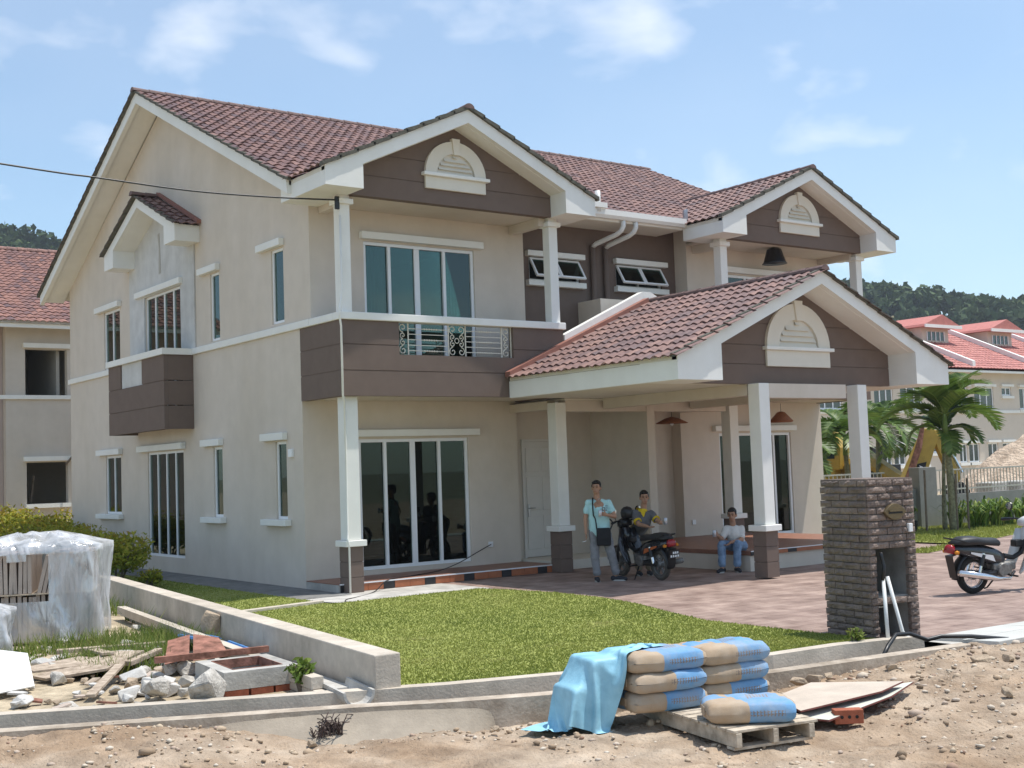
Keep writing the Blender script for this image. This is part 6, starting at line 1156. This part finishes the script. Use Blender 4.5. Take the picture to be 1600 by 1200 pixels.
    def loft(secs):
        mb = MB(); n_ = len(secs[0]); vs = [v for s_ in secs for v in s_]; fs = []
        for i in range(len(secs) - 1):
            for k in range(n_): fs.append((i * n_ + k, i * n_ + (k + 1) % n_, (i + 1) * n_ + (k + 1) % n_, (i + 1) * n_ + k))
        fs += [list(range(n_))[::-1], [(len(secs) - 1) * n_ + k for k in range(n_)]]; return mb.add(vs, fs)
    bd = P('side_cover', loft([sec(-.38, .05, .60, .68), sec(-.22, .10, .53, .70), (sec(0, .12, .47, .69)), sec(.22, .115, .40, .67), sec(.42, .10, .34, .60), sec(.56, .06, .36, .52)]), 'paint_black', smooth=True); bd.modifiers.new('sub', 'SUBSURF').levels = 1; bd.modifiers['sub'].render_levels = 1
    for s_ in (-1, 1): P('graphic', MB().add([(.30, s_ * .124, .44), (.10, s_ * .132, .50), (-.12, s_ * .122, .57), (-.12, s_ * .122, .595), (.08, s_ * .130, .56), (.26, s_ * .124, .53)], [(0, 1, 2, 3, 4, 5)]), 'paint_orange' if dusty else 'plate', bd)
    P('seat', loft([sec(-.34, .08, .70, .745), sec(-.2, .125, .69, .80), sec(0, .135, .69, .80), sec(.18, .13, .67, .765), sec(.38, .11, .65, .755), sec(.46, .05, .66, .72)]), 'seat_vinyl', smooth=True)
    P('grab_rail', MB().tube([(-.15, .13, .73), (-.36, .11, .78), (-.43, .06, .79), (-.43, -.06, .79), (-.36, -.11, .78), (-.15, -.13, .73)], .011, 6), 'black')
    P('tail_light', loft([sec(-.44, .05, .60, .67), sec(-.40, .08, .58, .70), sec(-.36, .08, .58, .70)]), 'tail_red', smooth=True)
    for s_ in (-.12, .12): P('rear_indicator', MB().lathe([(.0, -.03), (.03, -.02), (.035, .01), (.0, .03)], 10, Matrix.Translation((-.36, s_, .60))), 'amber')
    if plate:
        pl = P('number_plate', MB().add([(-.425, -.10, .40), (-.425, .10, .40), (-.46, .10, .53), (-.46, -.10, .53)], [(0, 1, 2, 3)]), 'black')
        pc_ = MB()
        for r_, ys in ((.48, (-.06, -.02, .02)), (.425, (-.075, -.03, .015, .06))):
            for y_ in ys: pc_.box(-.470 + (.53 - r_) * .27, -.452 + (.53 - r_) * .27, y_ - .013, y_ + .013, r_ - .018, r_ + .018)
        P('plate_characters', pc_, 'plate', pl)['kind'] = 'stuff'
    P('engine', MB().cbox((.46, 0, .33), (.34, .20, .17)).cbox((.62, 0, .36), (.20, .14, .13)), 'engine_metal', bevel=.03); P('crankcase_cover', MB().lathe([(.09, -.14), (.10, -.10), (.10, .10), (.09, .14)], 18, Matrix.Translation((.44, 0, .32)) @ Matrix.Rotation(math.pi / 2, 4, 'X')), 'engine_metal', bevel=.008)
    sy = -.15; P('exhaust', MB().tube([(.66, sy * .6, .28), (.52, sy, .20), (.30, sy * 1.1, .21), (.10, sy * 1.15, .25), (-.38, sy * 1.2, .33)], .03, 12, rs=[.02, .022, .03, .048, .045]), 'chrome' if not dusty else 'engine_metal', smooth=True)
    P('frame_tube', MB().tube([(.55, 0, .50), (.72, 0, .46), (.86, 0, .52), (1.02, 0, .80)], .035, 8), 'black'); P('foot_peg', MB().tube([(.55, -.27, .24), (.55, .27, .24)], .014, 6), 'black'); P('foot_peg', MB().tube([(.20, -.2, .34), (.20, .2, .34)], .012, 6), 'black')
    for s_ in (-1, 1):
        vs = []; 
        for (x, z, y0, y1) in ((.92, .86, .04, .15), (.90, .66, .05, .22), (.84, .48, .06, .23), (.76, .33, .07, .20), (.70, .25, .09, .16)): vs += [(x + .05, s_ * y0, z), (x, s_ * y1, z - .01)]
        q = P('leg_shield', MB().add(vs, [(2 * i, 2 * i + 1, 2 * i + 3, 2 * i + 2) for i in range(4)]), shield, smooth=True); z_ = q.modifiers.new('s', 'SOLIDIFY'); z_.thickness = .014
    P('front_cowl', loft([[(x, y * w, z) for y, z in ((-1, zb), (-1, zt), (0, zt + .01), (1, zt), (1, zb), (0, zb - .01))] for x, w, zb, zt in ((.93, .05, .50, .86), (1.02, .09, .55, .90), (1.10, .07, .60, .86))]), shield, smooth=True)
    hc = P('handlebar_cowl', loft([sec(.90, .09, .90, 1.0), sec(1.0, .12, .88, 1.03), sec(1.10, .09, .88, 1.0), sec(1.14, .06, .90, .97)]), 'black' if dusty else shield, smooth=True); P('headlight', MB().lathe([(.0, 0), (.06, .0), (.065, -.03)], 14, Matrix.Translation((1.15, 0, .935)) @ Matrix.Rotation(math.pi / 2, 4, 'Y')), 'plate', hc)
    P('handlebar', MB().tube([(.86, -.34, .97), (.95, -.2, .985), (1.0, 0, .98), (.95, .2, .985), (.86, .34, .97)], .014, 8), 'black')
    for s_ in (-1, 1):
        P('grip', MB().tube([(.92, s_ * .24, .98), (.855, s_ * .35, .968)], .022, 8), 'black'); mi = P('mirror', MB().tube([(.95, s_ * .20, .99), (.93, s_ * .24, 1.12)], .006, 5), 'black'); P('mirror_head', MB().lathe([(.0, -.015), (.055, -.012), (.06, .008), (.0, .012)], 14, Matrix.Translation((.92, s_ * .255, 1.16)) @ Matrix.Rotation(math.pi / 2, 4, 'Y')), 'black', mi); P('mirror_glass', MB().lathe([(.052, -.002), (.0, -.004)], 14, Matrix.Translation((.903, s_ * .255, 1.16)) @ Matrix.Rotation(math.pi / 2, 4, 'Y')), 'chrome', mi)
    P('carrier_basket', MB().cbox((.80, 0, .66), (.14, .12, .10)), 'black', bevel=.02)
    P('side_stand', MB().tube([(.52, .09, .22), (.46, .23, .03), (.43, .26, .012)], .012, 6), 'black')
    return o
b1 = motorbike('dusty black motorbike with orange stripe parked beside the standing man', (4.52, -4.08, -.055), math.radians(81), 'paint_black', True, stand_lean=-.06)
b2 = motorbike('black motorbike with pale leg shield parked on the driveway at the right edge', (5.50, -9.30, -.055), math.radians(-15), 'paint_white', False, plate=False, stand_lean=.05)
tag(part('helmet', MB().lathe([(.085, -.10), (.105, -.07), (.115, 0), (.10, .06), (.06, .10), (.0, .115)], 18, Matrix.Translation((4.62, -3.16, 1.06))), 'black', smooth=True), 'black helmet resting on the handlebar of the dusty motorbike', 'helmet')
# ------------------------------------------------------------------ people
mat('skin', (.40, .225, .145), .55, .06, 12, spec=.35); mat('hair', (.010, .009, .009), .5, .2, 40); mat('shirt_aqua', (.42, .66, .66), .85, .06, 9); mat('jeans_grey', (.24, .24, .25), .9, .18, 9); mat('shoe_dark', (.03, .032, .04), .7, .2); mat('sole', (.45, .45, .42), .8, .1); mat('polo_grey', (.13, .13, .135), .85, .08, 10); mat('yellow_trim', (.62, .44, .02), .8, .05); mat('khaki', (.30, .25, .18), .9, .12, 9); mat('shirt_white', (.66, .65, .62), .85, .05, 9); mat('denim', (.12, .20, .33), .9, .25, 7, c2=(.24, .34, .48)); mat('canvas_black', (.02, .02, .022), .85, .15, 20); mat('can', (.55, .56, .60), .3, .3, 25, metal=.6); mat('lips', (.25, .09, .07), .6)
def ell(mb, c, r, n=12):
    prof = [(max(1e-4, math.sin(math.pi * k / 8)), -math.cos(math.pi * k / 8)) for k in range(9)]
    mb.lathe(prof, n, Matrix.Translation(c) @ Matrix.Diagonal((r[0], r[1], r[2], 1)))
def limb(mb, *pr, n=10):
    """tapered limb with rounded ends: (point, radius), ..."""
    pts = [Vector(p) for p, _ in pr]; rs = [r for _, r in pr]; mb.tube(pts, .05, n, rs=rs)
    for p, r in zip(pts, rs): ell(mb, p, (r, r, r), n)
def fuse(name, mb, m, parent, vox=.012, sm=6):
    """the overlapping volumes become one continuous skin"""
    o = part(name, mb, m, parent); r = o.modifiers.new('remesh', 'REMESH'); r.mode = 'VOXEL'; r.voxel_size = vox; r.use_smooth_shade = True; s_ = o.modifiers.new('smooth', 'SMOOTH'); s_.factor = .5; s_.iterations = sm
    if m not in ('skin', 'hair') and not m.startswith('shoe'):
        tx = bpy.data.textures.get('folds') or bpy.data.textures.new('folds', 'CLOUDS'); tx.noise_scale = .11; tx.noise_depth = 2; dm_ = o.modifiers.new('folds', 'DISPLACE'); dm_.texture = tx; dm_.strength = .032; dm_.mid_level = .5; dm_.texture_coords = 'GLOBAL'
    return o
def hand(mb, w, d, side, curl=.5, r=.0085):
    """palm and five fingers; w wrist, d direction of the hand, side the thumb side"""
    w = Vector(w); d = Vector(d).normalized(); side = Vector(side); side = (side - d * side.dot(d)).normalized(); nn = d.cross(side)
    for k in range(4): q = (k - 1.5) * .018; limb(mb, (w + side * q * .7, .014), (w + d * .085 + side * q, .012), n=6)
    for k, L in enumerate((.065, .078, .072, .055)):
        b = w + d * .088 - side * ((k - 1.5) * .019); a = b + (d * math.cos(curl * .6) + nn * math.sin(curl * .6)) * L * .5; e = a + (d * math.cos(curl * 1.8) + nn * math.sin(curl * 1.8)) * L * .5; limb(mb, (b, r), (a, r * .95), (e, r * .8), n=6)
    b = w + d * .03 + side * .03; a = b + (d * .6 + side * .8 + nn * .2) * .04; limb(mb, (b, r * 1.3), (a, r * 1.1), (a + (d * .9 + side * .2 + nn * .4) * .035, r * .85), n=6)
def head(mb, c, face, tilt=0):
    """skull, jaw, nose, ears around centre c looking along face"""
    c = Vector(c); f_ = Vector(face).normalized(); s_ = f_.cross(Vector((0, 0, 1))).normalized(); u_ = s_.cross(f_); Mh_ = Matrix((s_, f_, u_)).transposed().to_4x4(); T = Matrix.Translation(c) @ Mh_
    def e(p, r): prof = [(max(1e-4, math.sin(math.pi * k / 8)), -math.cos(math.pi * k / 8)) for k in range(9)]; mb.lathe(prof, 14, T @ Matrix.Translation(p) @ Matrix.Diagonal((*r, 1)))
    e((0, -.012, .02), (.074, .094, .098)); e((0, .028, -.055), (.054, .058, .062)); e((0, .088, -.018), (.013, .02, .024)); e((0, .06, -.062), (.03, .022, .018)); e((.076, -.01, -.01), (.012, .022, .032)); e((-.076, -.01, -.01), (.012, .022, .032)); e((0, .072, .028), (.05, .016, .012))
    return T
def face_bits(parent, T):
    for sx in (-1, 1):
        part('eye', MB().lathe([(.0001, -.008), (.012, 0), (.0001, .008)], 8, T @ Matrix.Translation((sx * .030, .083, .008))), 'hair', parent); part('eyebrow', MB().box(sx * .03 - .018, sx * .03 + .018, .078, .09, .028, .036, T), 'hair', parent)
    part('mouth', MB().box(-.02, .02, .076, .088, -.064, -.056, T), 'lips', parent)
def hair_cap(parent, T, h=.03):
    mb = MB()
    def e(p, r): prof = [(max(1e-4, math.sin(math.pi * k / 8)), -math.cos(math.pi * k / 8)) for k in range(9)]; mb.lathe(prof, 14, T @ Matrix.Translation(p) @ Matrix.Diagonal((*r, 1)))
    e((0, -.028, .052), (.081, .090, .083)); e((0, -.06, .0), (.07, .055, .075)); e((0, .045, .092), (.062, .045, .032)); e((.03, .06, .085), (.035, .03, .022)); e((-.03, .055, .09), (.035, .03, .022)); e((.068, .0, .03), (.016, .03, .04)); e((-.068, .0, .03), (.016, .03, .04))
    fuse('hair', mb, 'hair', parent, .009, 3)
V3 = Vector
# --- man standing with a shoulder bag
p1 = thing('person', 'standing man in light blue V-neck shirt and grey jeans with a black shoulder bag', 'person', (3.87, -3.36, -.055)); FD = V3((-.80, -.60, -.02))
J = {'head': (3.80, -3.33, 1.525), 'neck': (3.812, -3.317, 1.36), 'shl': (3.692, -3.228, 1.27), 'shr': (3.970, -3.434, 1.26), 'ell': (3.640, -3.205, 1.02), 'wrl': (3.615, -3.235, .77), 'elr': (3.985, -3.560, 1.03), 'wrr': (3.77, -3.60, 1.07), 'hpl': (3.765, -3.275, .82), 'hpr': (3.905, -3.385, .82), 'knl': (3.735, -3.305, .42), 'knr': (3.950, -3.470, .42), 'anl': (3.775, -3.290, .035), 'anr': (4.035, -3.475, .04)}
J = {k: V3(v) for k, v in J.items()}
bd = MB(); T1 = head(bd, J['head'], FD); limb(bd, (J['neck'] - V3((0, 0, .06)), .058), (J['head'] - V3((0, 0, .05)), .05)); mid = (J['shl'] + J['shr']) / 2
limb(bd, (mid - V3((0, 0, .05)), .11), ((J['hpl'] + J['hpr']) / 2 + V3((0, 0, .1)), .10)); 
for s_, (sh, el_, wr) in (('l', ('shl', 'ell', 'wrl')), ('r', ('shr', 'elr', 'wrr'))): limb(bd, (J[sh], .048), (J[el_], .038)); limb(bd, (J[el_], .037), (J[wr], .026)); limb(bd, (J['hp' + s_], .08), (J['kn' + s_], .055)); limb(bd, (J['kn' + s_], .05), (J['an' + s_], .035))
hand(bd, J['wrl'], (-.05, -.15, -1), (-.6, -.8, 0), .7); hand(bd, J['wrr'], (-.75, .35, .25), (0, -.3, 1), 1.1); fuse('body', bd, 'skin', p1, .0085, 3); face_bits(p1, T1); hair_cap(p1, T1)
sh = MB(); limb(sh, (J['shl'] + V3((.02, -.015, .0)), .058), (mid + V3((0, 0, .025)), .066), (J['shr'] + V3((-.02, .015, .0)), .058)); limb(sh, (mid - V3((0, 0, .13)), .130), (mid - V3((0, 0, .30)), .122), ((J['hpl'] + J['hpr']) / 2 + V3((0, 0, -.03)), .150)); limb(sh, (mid - V3((0, 0, .10)) + (J['shl'] - mid) * .42, .095), ((J['hpl'] + J['hpr']) / 2 + (J['shl'] - mid) * .40, .120)); limb(sh, (mid - V3((0, 0, .10)) + (J['shr'] - mid) * .42, .095), ((J['hpl'] + J['hpr']) / 2 + (J['shr'] - mid) * .40, .120))
limb(sh, (J['shl'], .060), (J['shl'].lerp(J['ell'], .58), .057)); limb(sh, (J['shr'], .060), (J['shr'].lerp(J['elr'], .58), .057)); fuse('shirt', sh, 'shirt_aqua', p1, .012, 4)
fw = V3((-.593, -.805, 0)); rt = V3((.805, -.593, 0))
part('v_neck', MB().add([mid + fw * .075 - rt * .048 + V3((0, 0, .085)), mid + fw * .140 + V3((0, 0, -.035)), mid + fw * .075 + rt * .048 + V3((0, 0, .085)), mid + fw * .05 + V3((0, 0, .06))], [(0, 1, 2, 3)]), 'skin', p1)
pm = MB()
for a, b, w_, h_ in ((.075, -.075, .022, .012), (.075, -.125, .022, .012), (.055, -.10, .006, .06), (.095, -.10, .006, .06), (.125, -.05, .022, .012), (.125, -.085, .018, .012), (.12, -.12, .014, .02)):
    c_ = mid + fw * (.142 - .25 * max(0, a - .06)) + rt * a + V3((0, 0, b)); pm.add([c_ - rt * w_ - V3((0, 0, h_ / 2)), c_ + rt * w_ - V3((0, 0, h_ / 2)), c_ + rt * w_ + V3((0, 0, h_ / 2)), c_ - rt * w_ + V3((0, 0, h_ / 2))], [(0, 1, 2, 3)])
part('shirt_print', pm, 'polo_grey', p1)['kind'] = 'stuff'
tr = MB(); hp = (J['hpl'] + J['hpr']) / 2; limb(tr, (J['hpl'] + V3((0, 0, .02)), .092), (J['hpr'] + V3((0, 0, .02)), .092))
for s_ in 'lr': limb(tr, (J['hp' + s_], .102), (J['kn' + s_], .078), (J['an' + s_] + V3((0, 0, .06)), .068)); ell(tr, J['an' + s_] + V3((0, 0, .07)), (.075, .075, .04))
fuse('trousers', tr, 'jeans_grey', p1, .012, 3)
def shoe(parent, an, d_, z0, m='shoe_dark'):
    d_ = V3(d_).normalized(); mb = MB(); a = V3((an.x, an.y, z0)); limb(mb, (a - d_ * .05 + V3((0, 0, .045)), .045), (a + d_ * .08 + V3((0, 0, .04)), .042), (a + d_ * .17 + V3((0, 0, .032)), .034)); o = fuse('shoe', mb, m, parent, .012, 2); part('sole', MB().tube([a - d_ * .085 + V3((0, 0, .012)), a + d_ * .06 + V3((0, 0, .012)), a + d_ * .20 + V3((0, 0, .012))], .04, 8, rs=[.03, .042, .03]).v and MB().prism([(a.x + math.cos(t_) * .12 * d_.x + d_.x * .06 - math.sin(t_) * .046 * d_.y, a.y + math.cos(t_) * .12 * d_.y + d_.y * .06 + math.sin(t_) * .046 * d_.x) for t_ in [2 * math.pi * k / 14 for k in range(14)]], 'z', z0, z0 + .022), 'sole', parent)
shoe(p1, J['anl'], (-.55, -.83, 0), -.055); shoe(p1, J['anr'], (.55, -.83, 0), -.055)
bg_ = thing('shoulder_bag', 'black canvas shoulder bag hanging in front of the standing man', 'bag', (3.74, -3.50, .55)); bc = V3((3.775, -3.505, .70)); Mb = Matrix((rt, -fw, V3((0, 0, 1)))).transposed().to_4x4(); part('pouch', MB().cbox((0, 0, 0), (.24, .08, .30), Matrix.Translation(bc) @ Mb), 'canvas_black', bg_, bevel=.025); part('flap', MB().cbox((0, -.045, .055), (.235, .012, .17), Matrix.Translation(bc) @ Mb), 'canvas_black', bg_, bevel=.005)
part('strap', MB().tube(catmull([bc - rt * .11 + V3((0, 0, .13)), bc - rt * .13 + V3((0, 0, .3)) + fw * .0, mid - rt * .10 + fw * .13 + V3((0, 0, -.18)), mid - rt * .10 + fw * .08 + V3((0, 0, .045)), mid - rt * .08 - fw * .05 + V3((0, 0, .07)), mid - fw * .16 + V3((0, 0, -.15)), bc + rt * .16 + V3((0, 0, .25)) - fw * .2, bc + rt * .12 + V3((0, 0, .13))], 6), .013, 5), 'canvas_black', bg_)
tag(part('cigarette', MB().tube([J['wrl'] + V3((-.04, -.05, -.13)), J['wrl'] + V3((-.11, -.02, -.145))], .0055, 6), 'plate'), 'white cigarette between the fingers of the standing man', 'cigarette')
tag(part('drink_can', MB().lathe([(.024, -.055), (.03, -.05), (.03, .045), (.024, .055)], 12, Matrix.Translation(J['wrr'] + V3((-.12, .02, .03)))), 'can', smooth=True), 'small drink can held at the chest of the standing man', 'can')
# --- man leaning on the motorbike
p2 = thing('person', 'smiling man in grey polo shirt with yellow collar leaning on the motorbike seat', 'person', (4.98, -3.15, -.055)); sft = V3((-.15, -.20, 0))
J = {'head': (4.999, -3.170, 1.315), 'neck': (5.004, -3.129, 1.14), 'shl': (4.874, -3.033, 1.07), 'shr': (5.109, -3.207, 1.05), 'ell': (4.80, -3.22, .86), 'wrl': (4.80, -3.43, .83), 'elr': (5.10, -3.38, .90), 'wrr': (4.99, -3.53, .88), 'hpl': (5.05, -2.86, .72), 'hpr': (5.17, -2.96, .72), 'knl': (5.00, -2.93, .36), 'knr': (5.16, -3.05, .36), 'anl': (5.10, -2.85, .03), 'anr': (5.24, -2.96, .03)}
J = {k: V3(v) + sft for k, v in J.items()}; J['shl'].z -= .025; J['shr'].z -= .025; FD2 = V3((-.55, -.83, -.05)); bd = MB(); T2 = head(bd, J['head'], FD2); limb(bd, (J['neck'] - V3((0, 0, .06)), .058), (J['head'] - V3((0, 0, .05)), .05)); mid = (J['shl'] + J['shr']) / 2; hp = (J['hpl'] + J['hpr']) / 2
limb(bd, (mid - V3((0, 0, .06)), .11), (hp + V3((0, 0, .08)), .1))
for s_, (a, b, c_) in (('l', ('shl', 'ell', 'wrl')), ('r', ('shr', 'elr', 'wrr'))): limb(bd, (J[a], .05), (J[b], .04)); limb(bd, (J[b], .039), (J[c_], .028)); limb(bd, (J['hp' + s_], .08), (J['kn' + s_], .055)); limb(bd, (J['kn' + s_], .05), (J['an' + s_], .035))
hand(bd, J['wrl'], (.25, -1, -.25), (.9, .2, 0), .5); hand(bd, J['wrr'], (-.1, -1, .1), (0, 0, 1), 1.1); fuse('body', bd, 'skin', p2, .0085, 3); face_bits(p2, T2); hair_cap(p2, T2)
sh = MB(); limb(sh, (J['shl'] + V3((.02, -.01, -.02)), .072), (mid, .08), (J['shr'] + V3((-.02, .01, -.02)), .072)); limb(sh, (mid - V3((0, 0, .12)), .15), (mid.lerp(hp, .6), .145), (hp + V3((0, 0, .04)), .15))
for a, b in (('shl', 'ell'), ('shr', 'elr')): limb(sh, (J[a], .07), (J[a].lerp(J[b], .66), .066))
fuse('polo_shirt', sh, 'polo_grey', p2, .012, 4)
for a, b in (('shl', 'ell'), ('shr', 'elr')): q0, q1 = J[a].lerp(J[b], .66), J[a].lerp(J[b], .8); part('sleeve_band', MB().tube([q0, q1], .072, 12), 'yellow_trim', p2)
part('collar', MB().tube([mid + V3((0, 0, .045)), mid + V3((0, 0, .095)) + fw * .005], .085, 14, rs=[.092, .066], cap=False), 'yellow_trim', p2); part('placket', MB().add([mid + fw * .142 - rt * .008 + V3((0, 0, -.05)), mid + fw * .142 + rt * .008 + V3((0, 0, -.05)), mid + fw * .10 + rt * .05 + V3((0, 0, .05)), mid + fw * .10 - rt * .05 + V3((0, 0, .05))], [(0, 1, 2, 3)]), 'yellow_trim', p2)
tr = MB(); limb(tr, (J['hpl'] + V3((0, 0, .04)), .11), (J['hpr'] + V3((0, 0, .04)), .11))
for s_ in 'lr': limb(tr, (J['hp' + s_], .10), (J['kn' + s_], .08), (J['an' + s_] + V3((0, 0, .06)), .07))
fuse('trousers', tr, 'khaki', p2, .013, 3); shoe(p2, J['anl'], (-.5, -.8, 0), -.055); shoe(p2, J['anr'], (-.5, -.8, 0), -.055)
tag(part('drink_can', MB().lathe([(.026, -.06), (.033, -.055), (.033, .05), (.026, .06)], 12, Matrix.Translation(J['wrr'] + V3((.02, -.14, .03)))), 'can', smooth=True), 'drink can in the hand of the man leaning on the motorbike', 'can')
# --- man sitting on the terrace edge
p3 = thing('person', 'sitting man in white t-shirt and blue jeans on the terrace edge holding a can', 'person', (6.45, -3.95, .3)); sft = V3((.10, .04, .05))
J = {'head': (6.306, -3.990, .89), 'neck': (6.343, -3.968, .73), 'shl': (6.254, -3.90, .67), 'shr': (6.454, -4.055, .66), 'ell': (6.06, -3.93, .47), 'wrl': (5.93, -3.99, .55), 'elr': (6.35, -4.15, .45), 'wrr': (6.11, -4.12, .42), 'hpl': (6.42, -3.87, .33), 'hpr': (6.53, -3.99, .33), 'knl': (6.00, -4.00, .38), 'knr': (6.22, -4.17, .38), 'anl': (5.99, -4.0, -.03), 'anr': (6.21, -4.15, -.04)}
J = {k: V3(v) + sft for k, v in J.items()}; J['shl'].z -= .025; J['shr'].z -= .025; J['hpl'].z = J['hpr'].z = .385; bd = MB(); T3 = head(bd, J['head'], (-.85, -.5, -.12)); limb(bd, (J['neck'] - V3((0, 0, .06)), .058), (J['head'] - V3((0, 0, .05)), .05)); mid = (J['shl'] + J['shr']) / 2; hp = (J['hpl'] + J['hpr']) / 2
limb(bd, (mid - V3((0, 0, .06)), .11), (hp + V3((0, 0, .08)), .1))
for s_, (a, b, c_) in (('l', ('shl', 'ell', 'wrl')), ('r', ('shr', 'elr', 'wrr'))): limb(bd, (J[a], .05), (J[b], .04)); limb(bd, (J[b], .039), (J[c_], .028)); limb(bd, (J['hp' + s_], .08), (J['kn' + s_], .055)); limb(bd, (J['kn' + s_], .05), (J['an' + s_], .038))
hand(bd, J['wrl'], (-.8, -.3, .35), (0, 0, 1), 1.1); hand(bd, J['wrr'], (-.8, .2, -.45), (-.3, -.9, 0), .6); fuse('body', bd, 'skin', p3, .0085, 3); face_bits(p3, T3); hair_cap(p3, T3)
sh = MB(); limb(sh, (J['shl'] + V3((.02, -.01, -.02)), .072), (mid, .08), (J['shr'] + V3((-.02, .01, -.02)), .072)); limb(sh, (mid - V3((0, 0, .10)), .145), (mid.lerp(hp, .6), .145), (hp + V3((.03, .02, .02)), .15))
for a, b in (('shl', 'ell'), ('shr', 'elr')): limb(sh, (J[a], .07), (J[a].lerp(J[b], .62), .066))
fuse('t_shirt', sh, 'shirt_white', p3, .012, 4); tr = MB(); limb(tr, (J['hpl'], .105), (J['hpr'], .105))
for s_ in 'lr': limb(tr, (J['hp' + s_], .098), (J['kn' + s_], .076)); limb(tr, (J['kn' + s_], .075), (J['an' + s_] + V3((0, 0, .07)), .066))
fuse('jeans', tr, 'denim', p3, .012, 3); shoe(p3, J['anl'], (-.9, -.3, 0), -.055); shoe(p3, J['anr'], (-.5, -.85, 0), -.055)
tag(part('drink_can', MB().lathe([(.026, -.06), (.033, -.055), (.033, .05), (.026, .06)], 12, Matrix.Translation(J['wrl'] + V3((-.11, -.02, .04)))), 'can', smooth=True), 'drink can held out by the man sitting on the terrace', 'can')
# ------------------------------------------------------------------ thin tropical haze
hz = part('haze', MB().box(-420, 620, -260, 620, -1.7, 100), 'white'); hm = bpy.data.materials.new('haze_air'); hm.use_nodes = True; n = hm.node_tree.nodes; n.remove(n['Principled BSDF'])
pv_ = n.new('ShaderNodeVolumePrincipled'); pv_.inputs['Color'].default_value = (.82, .89, .97, 1); pv_.inputs['Density'].default_value = .00035; pv_.inputs['Anisotropy'].default_value = .3; hm.node_tree.links.new(pv_.outputs[0], n['Material Output'].inputs['Volume'])
hz.data.materials.clear(); hz.data.materials.append(hm); tag(hz, 'thin pale haze in the air over the site and hills', 'haze', kind='stuff')
